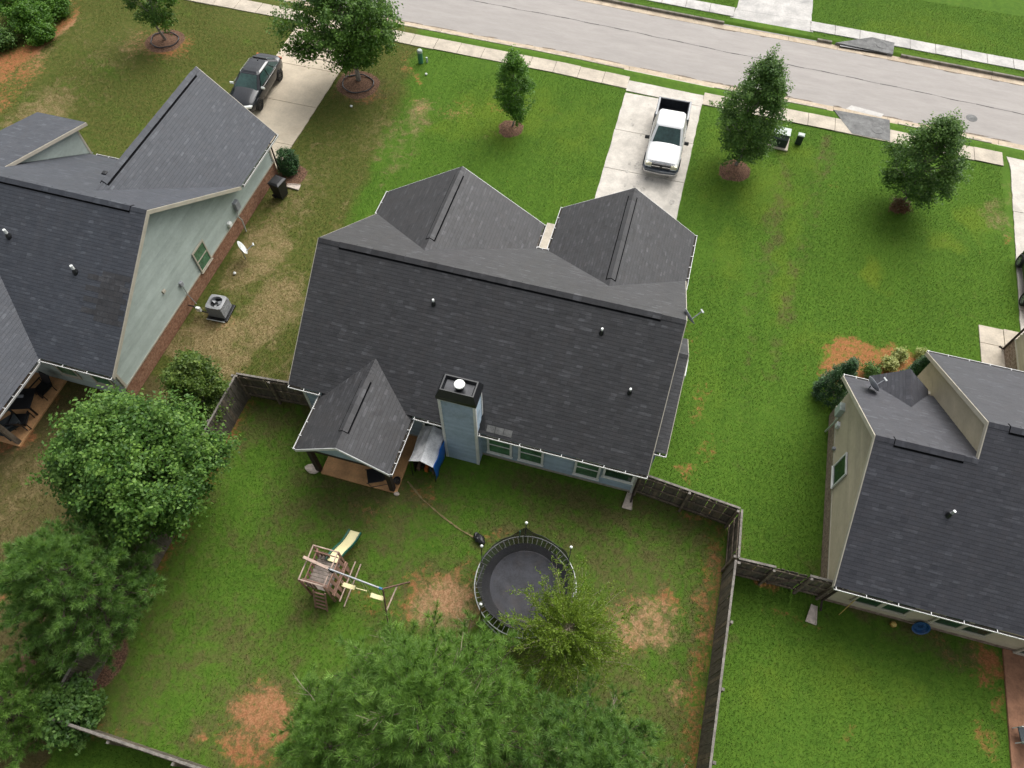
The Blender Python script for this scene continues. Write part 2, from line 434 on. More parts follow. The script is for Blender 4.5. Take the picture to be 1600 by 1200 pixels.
class MB:
    def __init__(s):
        s.v, s.f, s.u = [], [], []
    def add(s, verts, faces, uvs=None):
        b = len(s.v)
        s.v += [tuple(x) for x in verts]
        for i, fc in enumerate(faces):
            s.f.append([k + b for k in fc])
            s.u.append(uvs[i] if uvs else None)
        return s
    def box(s, x0, x1, y0, y1, z0, z1):
        v = [(x0, y0, z0), (x1, y0, z0), (x1, y1, z0), (x0, y1, z0), (x0, y0, z1), (x1, y0, z1), (x1, y1, z1), (x0, y1, z1)]
        return s.add(v, [(3, 2, 1, 0), (4, 5, 6, 7), (0, 1, 5, 4), (1, 2, 6, 5), (2, 3, 7, 6), (3, 0, 4, 7)])
    def obox(s, c, ax, ay, az):
        """oriented box: centre and three half vectors"""
        c, ax, ay, az = map(Vector, (c, ax, ay, az))
        v = [c - ax - ay - az, c + ax - ay - az, c + ax + ay - az, c - ax + ay - az, c - ax - ay + az, c + ax - ay + az, c + ax + ay + az, c - ax + ay + az]
        return s.add(v, [(3, 2, 1, 0), (4, 5, 6, 7), (0, 1, 5, 4), (1, 2, 6, 5), (2, 3, 7, 6), (3, 0, 4, 7)])
    def bar(s, a, b, w, h=None, up=(0, 0, 1)):
        a, b = Vector(a), Vector(b)
        d = (b - a)
        L = d.length
        d.normalize()
        upv = Vector(up)
        if abs(d.dot(upv)) > 0.95: upv = Vector((0, 1, 0))
        sx = d.cross(upv).normalized()
        sz = sx.cross(d)
        return s.obox((a + b) / 2, sx * w / 2, d * L / 2, sz * (h or w) / 2)
    def tube(s, pts, radii, n=8, cap=True):
        pts = [Vector(p) for p in pts]
        if not hasattr(radii, '__len__'): radii = [radii] * len(pts)
        rings = []
        ref = Vector((0.31, 0.17, 0.93)).normalized()
        for i, p in enumerate(pts):
            d = (pts[min(i + 1, len(pts) - 1)] - pts[max(i - 1, 0)])
            if d.length < 1e-9: d = Vector((0, 0, 1))
            d.normalize()
            rr = ref if abs(d.dot(ref)) < 0.9 else Vector((1, 0, 0))
            a = d.cross(rr).normalized(); b = d.cross(a)
            rings.append([p + (a * math.cos(2 * math.pi * k / n) + b * math.sin(2 * math.pi * k / n)) * radii[i] for k in range(n)])
        return s.loft(rings, True, cap)
    def loft(s, rings, closed=True, cap=True):
        n = len(rings[0])
        v = [q for r in rings for q in r]
        f = []
        for i in range(len(rings) - 1):
            for k in range(n if closed else n - 1):
                k2 = (k + 1) % n
                f.append((i * n + k, i * n + k2, (i + 1) * n + k2, (i + 1) * n + k))
        if cap and closed:
            f.append(tuple(range(n))[::-1])
            f.append(tuple((len(rings) - 1) * n + k for k in range(n)))
        return s.add(v, f)
    def lathe(s, prof, c=(0, 0, 0), n=16):
        c = Vector(c)
        rings = [[c + Vector((r * math.cos(2 * math.pi * k / n), r * math.sin(2 * math.pi * k / n), z)) for k in range(n)] for r, z in prof]
        return s.loft(rings, True, True)
    def build(s, name, mat, parent=None, smooth=False, bevel=0.0, subsurf=0, uvscale=False):
        me = bpy.data.meshes.new(name)
        off = Vector((0, 0, 0))
        if parent is not None: off = ORIGIN.get(parent.name, off)
        me.from_pydata([(x - off.x, y - off.y, z - off.z) for x, y, z in s.v], [], s.f)
        if any(u is not None for u in s.u):
            uvl = me.uv_layers.new(name='UVMap')
            k = 0
            for fc, u in zip(s.f, s.u):
                for j in range(len(fc)):
                    uvl.data[k].uv = u[j] if u else (0.05, 0.05)
                    k += 1
        me.materials.append(MATS[mat])
        if smooth:
            me.shade_smooth()
        me.update()
        o = bpy.data.objects.new(name, me)
        COL.objects.link(o)
        if parent is not None:
            o.parent = parent
            ORIGIN[o.name] = off
        if bevel:
            md = o.modifiers.new('bevel', 'BEVEL'); md.width = bevel; md.segments = 2; md.limit_method = 'ANGLE'
        if subsurf:
            md = o.modifiers.new('sub', 'SUBSURF'); md.levels = subsurf; md.render_levels = subsurf
        return o
def copy_tree(o, parent=None):
    c = o.copy()
    COL.objects.link(c)
    c.parent = parent
    ORIGIN[c.name] = ORIGIN.get(o.name, Vector((0, 0, 0)))
    for ch in list(o.children):
        copy_tree(ch, c)
    return c
def fast_mesh(name, verts, faces, mat, parent=None, clump=None):
    """numpy verts (n,3) and faces (m,k)"""
    me = bpy.data.meshes.new(name)
    off = np.zeros(3)
    if parent is not None: off = np.array(ORIGIN.get(parent.name, Vector((0, 0, 0))))
    v = (np.asarray(verts, dtype=np.float64) - off).astype(np.float32)
    f = np.asarray(faces, dtype=np.int32)
    m, k = f.shape
    me.vertices.add(len(v)); me.vertices.foreach_set('co', v.ravel())
    me.loops.add(m * k); me.loops.foreach_set('vertex_index', f.ravel())
    me.polygons.add(m)
    me.polygons.foreach_set('loop_start', np.arange(0, m * k, k, dtype=np.int32))
    me.update(calc_edges=True)
    me.validate()
    me.materials.append(MATS[mat])
    if clump is not None:
        me.attributes.new('clump', 'FLOAT', 'POINT').data.foreach_set('value', np.asarray(clump, np.float32))
    o = bpy.data.objects.new(name, me)
    COL.objects.link(o)
    if parent is not None: o.parent = parent
    return o
# ================================================================= ground, street, driveways
_perm = rng.permutation(512)
def vnoise(x, y, seed=0):
    x = np.asarray(x, float); y = np.asarray(y, float)
    xi = np.floor(x).astype(int); yi = np.floor(y).astype(int)
    xf = x - xi; yf = y - yi
    def h(a, b): return _perm[(_perm[(a + seed * 17) % 512] + b) % 512] / 511.0
    ux = xf * xf * (3 - 2 * xf); uy = yf * yf * (3 - 2 * yf)
    return (h(xi, yi) * (1 - ux) + h(xi + 1, yi) * ux) * (1 - uy) + (h(xi, yi + 1) * (1 - ux) + h(xi + 1, yi + 1) * ux) * uy
def fbm(x, y, seed=0, o=4):
    t = 0; a = 0.5
    for i in range(o):
        t = t + a * vnoise(x * 2 ** i, y * 2 ** i, seed + i); a *= 0.5
    return t / (1 - 0.5 ** o)
_SX = [-700, -45, -26, -18, -7.5, -3, 1.4, 8, 12, 16, 30, 700]
_SY = [38.6, 38.3, 38.1, 37.8, 37.62, 37.38, 37.2, 37.05, 36.92, 36.75, 36.2, 30]
def S(x):                      # house-side edge of the near pavement
    return np.interp(x, _SX, _SY)
SOIL = [(-8.88,0.71,1.1,0.81,1),(-8.96,-0.34,0.86,0.78,0.8),(-7.99,0.34,0.87,0.79,0.9),(-10.34,-0.67,0.39,0.28,0.9),(-9.46,1.15,0.56,0.21,0.7),(-3.98,6.32,1.08,0.71,0.95),(-5.02,5.65,0.96,1.04,0.7),(-3.19,5.81,0.95,0.69,0.8),(-3.39,7.24,0.49,0.73,0.5),(3.24,6.9,1.06,0.9,0.72),(3.96,8.31,0.48,0.71,0.7),(3.0,6.25,0.7,0.66,0.65),(4.84,4.98,0.56,0.52,0.65),(3.44,7.79,1.08,0.58,0.65),(2.22,7.21,0.71,0.69,0.5),(5.45,7.99,0.24,0.92,0.8),(5.54,9.63,0.22,1.21,0.85),(5.55,7.19,0.37,0.2,0.95),(5.45,11.73,0.51,0.27,0.6),(5.59,6.07,0.16,0.75,0.7),(4.66,11.98,0.72,0.22,0.7),(12.21,21.87,2.0,0.57,1),(10.27,20.18,1.1,0.48,0.8),(10.81,20.93,1.02,0.49,0.9),(12.91,21.53,0.87,0.53,0.9),(-39.12,31.86,0.55,5.82,0.5),(-38.14,28.86,1.14,3.69,0.6),(-37.59,26.55,1.1,2.37,0.6),(-39.95,34.44,0.36,2.5,0.85),(-32.88,33.71,1.58,1.66,0.5),(-31.14,33.2,1.37,0.98,0.7),(-18.16,32.55,2.06,1.27,0.5),(-17.33,32.49,0.75,0.46,0.7),(-16.24,35.17,0.46,0.37,0.8),(-15.47,34.83,0.38,0.3,0.8),(-14.01,32.27,0.33,0.78,0.7),(-14.72,32.96,0.52,0.69,0.5),(-12.04,33.15,0.67,1.12,0.45),(-16.41,36.55,0.31,0.63,0.5),(-9.91,33.77,0.74,0.45,0.6),(-12.58,32.4,0.59,0.56,0.5),(3.93,32.42,0.88,0.6,0.5),(9.38,32.58,0.41,0.4,0.3),(-5.8,10.18,0.78,0.39,0.7),(-6.78,9.82,0.47,0.39,0.8),(-6.05,9.31,0.77,0.41,0.45),(-8.51,8.61,1.79,0.41,0.35),(4.01,13.76,0.58,0.46,0.7),(4.47,13.3,0.37,0.4,0.5),(3.82,17.03,0.39,1.27,0.45),(4.38,14.94,0.32,0.89,0.45),(3.29,20.8,0.42,1.44,0.3),(15.46,9.17,0.74,0.73,1.0),(15.27,9.69,0.47,0.47,0.9),(8.32,8.73,0.48,0.16,0.7),(8.91,8.66,0.43,0.14,0.5),(10.63,5.4,0.18,0.28,0.7),(15.3,6.55,0.4,0.37,0.6),(14.14,9.38,0.47,0.33,0.45),(13.25,9.47,0.24,0.47,0.4),(15.92,7.87,0.32,0.65,0.6),(7.38,10.02,0.74,0.35,0.95),(-8.15,5.77,0.44,0.85,0.5),(-7.94,6.87,0.35,0.56,0.55),(-7.45,5.34,0.67,0.24,0.6),(-6.7,5.06,0.71,0.28,0.45),(-8.05,4.32,0.59,0.28,0.35),(-3.12,8.49,0.35,0.31,0.7),(-2.59,8.91,0.5,0.26,0.6),(-11.89,12.23,0.61,0.44,0.3),(-12.56,10.12,0.53,0.3,0.2),(-14.76,9.81,0.38,0.43,0.5),(-15.11,8.79,0.37,0.59,0.6),(-14.77,6.56,0.35,1.08,0.5),(-14.7,4.69,0.34,0.76,0.6),(-14.55,3.71,0.38,0.49,0.4),(-14.77,1.83,0.46,0.46,0.3),(-13.57,0.47,0.27,0.3,0.4),(-13.6,-1.13,0.65,0.25,0.5),(-23.5,7.33,0.8,0.47,0.8),(-22.7,9.81,0.55,0.5,0.5),(-19.94,1.94,0.29,1.24,0.8),(-17.69,15.55,0.74,0.45,0.55),(-15.68,12.84,0.57,0.34,0.4),(-15.59,22.69,0.46,0.89,0.3),(-20.22,23.0,0.67,0.93,0.4),(-9.94,2.38,0.46,0.18,0.3),(15.15,37.4,0.36,1.62,0.25),(17.77,31.41,0.27,0.65,0.55)]
DRY = [(-18.03,14.32,2.05,1.77,1),(-18.3,19.44,1.42,2.83,0.9),(-18.26,23.09,1.66,2.68,0.6),(-16.14,16.38,1.5,2.9,0.95),(-18.02,26.67,1.39,2.93,0.45),(-16.54,13.29,1.14,1.03,0.9),(-14.05,13.3,0.85,1.32,0.6),(-15.42,29.58,2.15,2.58,0.5),(-14.25,31.62,0.92,2.16,0.7),(-14.01,27.83,1.05,1.97,0.4),(-33.68,28.3,2.23,3.5,0.35),(-34.82,25.6,1.62,3.34,0.8),(-33.93,22.56,1.38,2.09,0.7),(-33.88,32.06,2.72,3.19,0.45),(-37.61,32.31,1.18,3.94,0.4),(-29.89,31.92,1.92,1.25,0.3),(-3.95,5.47,1.42,1.35,0.7),(3.24,6.9,1.65,1.33,0.5),(2.4,6.31,0.7,1.1,0.6),(4.71,5.05,0.9,0.82,0.4),(-15.2,2.55,1.42,1.86,0.18),(-8.76,0.96,1.77,1.21,0.3),(-8.62,8.87,3.09,0.82,0.3),(-0.67,11.12,4.15,0.81,0.18),(-19.83,3.77,1.48,1.57,0.45),(-21.58,4.64,1.01,1.66,0.5),(17.4,32.94,0.85,1.67,0.6),(18.62,34.27,1.03,1.49,0.5),(8.31,33.8,1.06,2.97,0.2),(14.58,9.27,0.7,0.91,0.3),(13.94,10.14,1.43,0.48,0.25),(-12.67,32.67,2.22,1.11,0.35),(-9.91,31.19,1.44,1.05,0.3),(-22.35,6.14,1.3,1.18,0.5),(-20.93,7.14,0.79,1.19,0.4),(-10.95,13.16,0.56,0.64,0.3),(6.55,10.96,0.35,0.26,0.4)]
YEL = [(-9.67,32.96,2.94,2.69,0.6),(-5.19,33.13,2.18,3.13,0.4),(-12.15,31.1,1.81,1.07,0.5),(-4.05,28.18,1.36,1.85,0.3),(5.78,31.03,2.06,2.8,0.5),(2.84,32.74,1.06,3.9,0.4),(7.16,25.92,0.64,4.68,0.5),(11.14,26.65,0.63,1.03,0.9),(14.88,29.9,0.98,0.9,0.6),(16.24,32.13,1.01,1.41,0.6),(7.26,34.02,1.42,1.53,0.5),(8.93,21.66,1.78,1.08,0.4),(14.35,47.67,4.92,3.39,0.45),(7.96,6.07,1.36,0.84,0.4),(10.13,7.12,1.83,1.07,0.4),(12.33,7.3,1.36,0.86,0.3),(4.32,25.97,0.96,2.46,0.4),(-31.03,36.36,2.43,2.07,0.25),(-7.7,34.12,1.48,2.2,0.5),(4.09,18.13,1.14,2.58,0.3),(-17.07,38.38,0.8,0.66,0.2)]
THIN_SHADE = [(-7.72,9.41,3.11,0.82,0.8),(-0.74,11.39,3.13,0.61,0.7),(2.87,11.84,1.55,0.81,0.6),(-12.29,12.11,1.1,1.25,0.4),(-8.3,6.76,1.98,1.49,0.45),(-9.02,4.77,0.96,0.71,0.5),(-13.94,2.66,1.41,1.61,0.4),(-4.56,8.08,1.5,1.01,0.3),(0.13,9.95,2.02,0.52,0.5),(-14.56,7.76,0.78,1.66,0.4),(-13.34,10.53,1.62,0.91,0.3),(1.18,11.08,1.8,0.54,0.6),(4.1,10.53,1.26,1.51,0.35),(-14.02,1.01,0.91,1.31,0.4),(-5.68,4.04,1.86,1.31,0.3),(14.14,9.38,2.11,0.58,0.6),(12.34,10.05,1.92,0.43,0.7),(9.73,10.81,0.98,1.23,0.4),(-20.93,5.38,1.53,2.22,0.7),(-18.14,0.54,1.38,0.93,0.9),(6.38,29.75,0.47,5.2,0.5),(-18.27,32.83,1.88,1.51,0.7),(5.65,22.24,0.3,4.24,0.3)]  # thin brown grass, plus shade along the house walls painted in
TRACK1 = [(8.6, 36.31), (8.22, 32.24), (7.83, 29.23), (7.47, 26.01), (7.22, 23.08), (7.03, 20.75), (6.98, 18.27)]
TRACK2 = [(9.67, 39.21), (9.94, 36.43), (8.94, 35.05), (8.57, 31.85), (8.11, 28.39), (7.68, 25.23), (7.54, 22.78)]
PATH = [(-6.98, 10.14), (-6.14, 9.57), (-5.17, 9.11), (-4.26, 8.76), (-3.54, 8.59)]
SOIL += [(11.6, 21.3, 2.1, 1.1, 2.2), (10.2, 20.6, 1.2, 1.0, 2.0), (12.6, 21.9, 0.8, 0.5, 1.6), (-39.0, 30.5, 1.0, 3.2, 1.1), (-40.2, 28.5, 1.6, 2.2, 1.0), (-38.3, 33.5, 0.6, 1.8, 1.2), (-31.6, 33.4, 2.2, 1.6, 0.7)]
MULCH = [(-31.57, 33.9, 1.25, 1.25), (-18.55, 33.35, 1.35, 1.35), (-8.72, 32.1, 0.75, 0.75), (3.9, 32.2, 0.9, 0.9), (12.5, 31.8, 0.5, 0.4), (-19.0, 25.2, 0.8, 0.9), (-5.15, 23.2, 0.4, 1.8), (-16.3, 0.6, 2.0, 1.6), (0.0, 1.2, 4.0, 1.6), (-15.6, 2.4, 1.0, 2.0)]
def blobs(L, x, y, warp):
    m = np.zeros_like(x)
    for b in L:
        d = np.hypot((x + warp[0] - b[0]) / b[2], (y + warp[1] - b[1]) / b[3])
        t = np.clip((1.6 - d) / 1.25, 0, 1)
        m = np.maximum(m, (b[4] if len(b) > 4 else 1.0) * t * t * (3 - 2 * t))
    return m
def polyline_d(P, x, y):
    d = np.full_like(x, 1e9)
    for (ax, ay), (bx, by) in zip(P[:-1], P[1:]):
        L2 = (bx - ax) ** 2 + (by - ay) ** 2
        t = np.clip(((x - ax) * (bx - ax) + (y - ay) * (by - ay)) / L2, 0, 1)
        d = np.minimum(d, np.hypot(x - ax - t * (bx - ax), y - ay - t * (by - ay)))
    return d
def sst(x, a, b):
    t = np.clip((x - a) / (b - a), 0, 1)
    return t * t * (3 - 2 * t)
def lawn_masks(x, y):
    w = ((fbm(x * 0.9, y * 0.9, 3) - 0.5) * 1.6, (fbm(x * 0.9, y * 0.9, 9) - 0.5) * 1.6)
    soil = blobs(SOIL, x, y, w) * (0.55 + 0.9 * fbm(x * 1.4, y * 1.4, 21))
    dry = blobs(DRY, x, y, w)
    halo = blobs([(b[0], b[1], b[2] * 1.7 + 0.3, b[3] * 1.7 + 0.3, b[4]) for b in SOIL if b[1] < 12.5 and -15 < b[0] < 6], x, y, w)
    yel = blobs(YEL, x, y, w)
    thin = np.maximum(blobs(THIN_SHADE, x, y, w), 0.72 * halo)
    dry = np.maximum(dry, 0.28 * halo)
    thin = np.maximum(thin, 0.6 * sst(polyline_d(TRACK1, x, y), 0.55, 0.1) * sst(fbm(x * 1.5, y * 0.8, 5), 0.3, 0.75))
    thin = np.maximum(thin, 0.5 * sst(polyline_d(TRACK2, x, y), 0.4, 0.05) * sst(fbm(x * 1.5, y * 0.8, 6), 0.3, 0.75))
    # bare strips along the yard's fences
    inyard = (x > -15) & (x < 6) & (y < 12) & (y > -1.3)
    soil = np.maximum(soil, np.where(inyard, sst(x, -14.3, -14.9) * 0.75 * (0.5 + fbm(x, y * 0.8, 31)), 0))
    soil = np.maximum(soil, np.where(inyard, sst(x, 4.6, 5.6) * 0.72 * (0.35 + fbm(x, y * 0.6, 33)), 0))
    thin = np.maximum(thin, np.where(inyard, 0.30 + 1.1 * (fbm(x * 0.45, y * 0.45, 41) - 0.42), 0))
    # mowing rings between trampoline and fence
    rr = np.hypot(x + 0.6, (y - 6.6))
    ring = np.where(inyard & (x > -0.5) & (y > 7.2), sst(np.cos(rr * 6.5), 0.3, 0.9) * sst(rr, 2.2, 3) * sst(rr, 6.5, 5.2), 0)
    thin = np.maximum(thin, ring * 0.85)
    # the left neighbour's olive lawn
    edge = -14.2 - 0.11 * (y - 22) + (fbm(x * 0.4, y * 0.4, 51) - 0.5) * 2.5
    dull = np.where(y > 11.9, sst(x, edge + 0.8, edge - 1.2), 0.0)
    dull = np.maximum(dull, np.where(y < 11.9, sst(x, -14.9, -15.2), 0)) * (0.75 + 0.5 * fbm(x * 0.3, y * 0.3, 61))
    stripe = 0.5 + 0.5 * np.sin((x * 0.35 + y) * 2.6)
    dull = dull * np.where((y > 24) & (x < -24), 0.72 + 0.28 * stripe, 1.0)
    thin = np.maximum(thin, np.where((y < 11.9) & (x < -15), 0.75, 0))
    # tracks in the side yard
    tr = np.sin(x * 4.2 + 0.15 * y)
    dry = np.maximum(dry, np.where((y > 13) & (y < 30) & (x < -13.6) & (x > -19), 0.45 * sst(tr, 0.2, 0.9) * (0.4 + fbm(x, y * 0.25, 71)), 0))
    # verge and far lawns are lush
    yel = np.maximum(yel, np.where(y > S(x) + 8, 0.3 * sst(fbm(x * 0.2, y * 0.2, 81), 0.45, 0.7), 0))
    mul = np.zeros_like(x)
    for mx, my, rx, ry in MULCH:
        mul = np.maximum(mul, sst(np.hypot((x + 0.25 * w[0] - mx) / rx, (y + 0.25 * w[1] - my) / ry), 1.1, 0.8))
    return soil, dry, yel, thin, dull, mul
def set_masks(me, x, y):
    so, dr, ye, th, du, mu = lawn_masks(x, y)
    for nm, ch in (('lawn_a', (so, dr, ye)), ('lawn_b', (th, du, mu))):
        at = me.color_attributes.new(nm, 'FLOAT_COLOR', 'POINT')
        arr = np.ones((len(x), 4), np.float32)
        for i in range(3): arr[:, i] = np.clip(ch[i], 0, 1)
        at.data.foreach_set('color', arr.ravel())
gx = np.concatenate([[-700, -300, -150, -90, -62], np.arange(-50, 25.01, 0.2), [30, 40, 70, 150, 300, 700]])
gv = np.concatenate([[-700, -300, -100, -40, -15], np.arange(-7, 37.21, 0.2), 37.3 + np.array([0.3, 0.7, 1.1, 1.4, 1.72, 1.86, 2.2, 3, 4, 5, 6, 7, 8, 8.45, 8.6, 8.8, 9.1]), np.arange(46.7, 58, 0.25), [65, 90, 150, 300, 700]])
XX, VV = np.meshgrid(gx, gv)
YY = VV + np.clip((VV - 26) / 10, 0, 1) * (S(XX) - 37.3) * (np.abs(VV) < 400)
o_ = VV - 37.3
ZZ = np.where((o_ > 1.8) & (o_ < 8.55), -0.22, 0.0) + 0.0
ZZ = ZZ + np.where((o_ < 1) & (np.abs(XX) < 60), (fbm(XX * 0.35, YY * 0.35, 91) - 0.5) * 0.05, 0) - np.where((o_ < 1) | (o_ > 9), 0.03, 0.0)
nx_, ny_ = len(gx), len(gv)
idx = np.arange(nx_ * ny_).reshape(ny_, nx_)
fc = np.stack([idx[:-1, :-1], idx[:-1, 1:], idx[1:, 1:], idx[1:, :-1]], -1).reshape(-1, 4)
gnd = fast_mesh('ground', np.stack([XX, YY, ZZ], -1).reshape(-1, 3), fc, 'lawn_ground')
set_masks(gnd.data, XX.ravel(), YY.ravel())
gnd.data.shade_smooth()
tag(gnd, 'lawns and red clay soil around the three houses', kind='structure')

# thin worn line from the patio out into the yard
mb = MB(); pp = []
for (ax, ay), (bx_, by_) in zip(PATH[:-1], PATH[1:]):
    for q in range(8): pp.append((ax + (bx_ - ax) * q / 8, ay + (by_ - ay) * q / 8))
pp.append(PATH[-1])
vv = []
for i, (x, y) in enumerate(pp):
    w = random.uniform(0.012, 0.04) * (1.5 if i < 8 else 1.0); vv += [(x - 0.5 * w, y - w, 0.004), (x + 0.5 * w, y + w, 0.004)]
mb.add(vv, [(2 * i, 2 * i + 2, 2 * i + 3, 2 * i + 1) for i in range(len(pp) - 1)]); mb.build('worn_path', 'worn_soil', gnd)
# short grass blades standing on the lawns
gxx, gyy = np.meshgrid(np.arange(-46, 22, 0.092), np.arange(-4, 52, 0.092))     # jittered grid: even cover without clots
px = (gxx + rng.uniform(-0.045, 0.045, gxx.shape)).ravel(); py = (gyy + rng.uniform(-0.045, 0.045, gyy.shape)).ravel()
keep = (px > -17 - 0.80 * py - 4) & (px < 17 + 0.13 * py + 2)
off = py - S(px)
keep &= ~((off > -0.05) & (off < 1.15)) & ~((off > 1.68) & (off < 8.7)) & ~((off > 9.3) & (off < 10.4))
for x0, x1, y0, y1 in [(-12.1, 1.9, 12.1, 21.2), (-12, -4.8, 21, 22.8), (-3.8, 2, 21, 24), (1.8, 2.6, 13, 18.3), (-40, -19.7, 10.5, 21.2), (-25.5, -19.7, 21, 25.2), (-40, -23, 7.2, 10.6), (9.6, 30, 9.9, 18.2), (12.4, 30, 18, 20.3), (17.2, 30, 18, 24),
                       (-3.08, 1.42, 24, 38), (-24.4, -19.9, 25, 38), (17.95, 30, 22, 39), (16.1, 18, 22.7, 25), (2.2, 7.1, 45, 60), (-10.55, -7.2, 9.5, 12.3), (16.05, 30, 5, 10), (-5, -4.1, 22, 25.7)]:
    keep &= ~((px > x0) & (px < x1) & (py > y0) & (py < y1))
px, py = px[keep], py[keep]
so, dr, ye, th, du, mu = lawn_masks(px, py)
prob = 1.0 - 0.9 * np.clip((so - 0.3) * 2.2, 0, 1) - 0.9 * np.clip(mu * 1.5, 0, 1) - 0.35 * np.clip(th, 0, 1)
k2 = rng.uniform(0, 1, len(px)) < prob
px, py = px[k2], py[k2]
NB = 3
bx = np.repeat(px, NB) + rng.normal(0, 0.03, len(px) * NB); by = np.repeat(py, NB) + rng.normal(0, 0.03, len(px) * NB)
ang = rng.uniform(0, 2 * math.pi, len(bx)); L = rng.uniform(0.03, 0.06, len(bx)); lean = rng.uniform(0.6, 1.3, len(bx)); wd = rng.uniform(0.007, 0.013, len(bx))
dx, dy = np.cos(ang), np.sin(ang)
base = np.stack([bx, by, np.full_like(bx, -0.03)], -1)
side = np.stack([-dy * wd, dx * wd, np.zeros_like(wd)], -1)
tip = base + np.stack([dx * L * np.sin(lean), dy * L * np.sin(lean), 0.03 + L * np.cos(lean)], -1)
gvt = np.stack([base - side, base + side, tip], 1).reshape(-1, 3)
grass = fast_mesh('grass', gvt, np.arange(len(gvt)).reshape(-1, 3), 'grass_blade')
set_masks(grass.data, gvt[:, 0], gvt[:, 1])
tag(grass, 'short mown grass blades covering the lawns', 'grass', kind='stuff')

def strip(x0, x1, o0, o1, z0, z1, n=1, mb=None, zo1=None):
    """prism following the street between two offsets from the pavement edge"""
    mb = mb or MB()
    xs = np.linspace(x0, x1, n + 1)
    for a, b in zip(xs[:-1], xs[1:]):
        v = []
        for zz in (0, 1):
            for (x, o) in ((a, o0), (b, o0), (b, o1), (a, o1)):
                top = z1 if (zo1 is None or o == o0) else zo1
                v.append((x, float(S(x)) + o, (z0 if zz == 0 else top)))
        mb.add(v, [(3, 2, 1, 0), (4, 5, 6, 7), (0, 1, 5, 4), (1, 2, 6, 5), (2, 3, 7, 6), (3, 0, 4, 7)])
    return mb
def struct(o, label=None):
    o['kind'] = 'structure'
    if label: o['label'] = label
    return o
# road: asphalt sheet with a low crown
mb = MB()
xs = np.concatenate([[-300, -120], np.arange(-70, 61, 5.0), [120, 300]])
offs = np.array([2.25, 3.6, 5.2, 6.7, 8.1]); crown = np.array([-0.135, -0.105, -0.09, -0.105, -0.135])
v = [(x, float(S(x)) + o, z) for x in xs for o, z in zip(offs, crown)]
f = [(i * 5 + k, (i + 1) * 5 + k, (i + 1) * 5 + k + 1, i * 5 + k + 1) for i in range(len(xs) - 1) for k in range(4)]
road = struct(mb.add(v, f).build('road', 'asphalt'), 'pale grey asphalt street')
mb = MB()
sx = np.linspace(-46, 24, 141)
off_s = np.interp(sx, [-46, -3, 20], [6.0, 5.75, 5.1]) + 0.04 * np.sin(sx * 2.1) * np.sin(sx * 0.7)
for i in range(140):
    w = 0.022 + 0.012 * math.sin(i * 1.7)
    a = (sx[i], float(S(sx[i])) + off_s[i]); b = (sx[i + 1], float(S(sx[i + 1])) + off_s[i + 1])
    za = float(np.interp(off_s[i], offs, crown)) + 0.005
    mb.add([(a[0], a[1] - w, za), (b[0], b[1] - w, za), (b[0], b[1] + w, za), (a[0], a[1] + w, za)], [(0, 1, 2, 3)])
mb.build('seam', 'tar', road)
for (cx, cy, r) in [(16.68, 40.55, 0.32)]:
    mb = MB(); z = -0.098
    mb.lathe([(r, z - 0.03), (r, z), (r * 0.86, z + 0.004), (0.01, z + 0.004)], (cx, cy, 0), 20)
    mb.build('manhole_cover', 'concrete_grey', road)
# grit washed against the gutters and drips on the lanes
mb = MB()
for k in range(150):
    x = random.uniform(-44, 23); oo = random.choice((2.36, 2.38, 7.98)) + random.uniform(0, 0.12) * (1 if random.random() < 0.6 else -1) * 0.5
    oo = max(2.37, min(7.98, oo)); w_, l_ = random.uniform(0.03, 0.1), random.uniform(0.15, 0.7); n = 9
    cy = float(S(x)) + oo; z = float(np.interp(oo, offs, crown)) + 0.004 + 0.00002 * k
    mb.add([(x + l_ * math.cos(2 * math.pi * q / n) * random.uniform(0.7, 1.2), cy + w_ * math.sin(2 * math.pi * q / n) * random.uniform(0.6, 1.2), z) for q in range(n)], [tuple(range(n))])
mb.build('gutter_grit', 'road_dirt', road)
# patches of lighter asphalt repair
mb = MB(); mb.add([(9.6, 39.35, -0.118), (11.6, 39.15, -0.118), (11.75, 39.5, -0.114), (9.9, 39.75, -0.114)], [(0, 1, 2, 3)]); mb.build('patch', 'concrete_far', road)

gaps_n = [(-24.4, -19.9), (-3.08, 1.42), (18.1, 23)]       # driveways on the near side
def in_gap(x0, x1, gaps, m=0.0):
    return any(x1 > a - m and x0 < b + m for a, b in gaps)
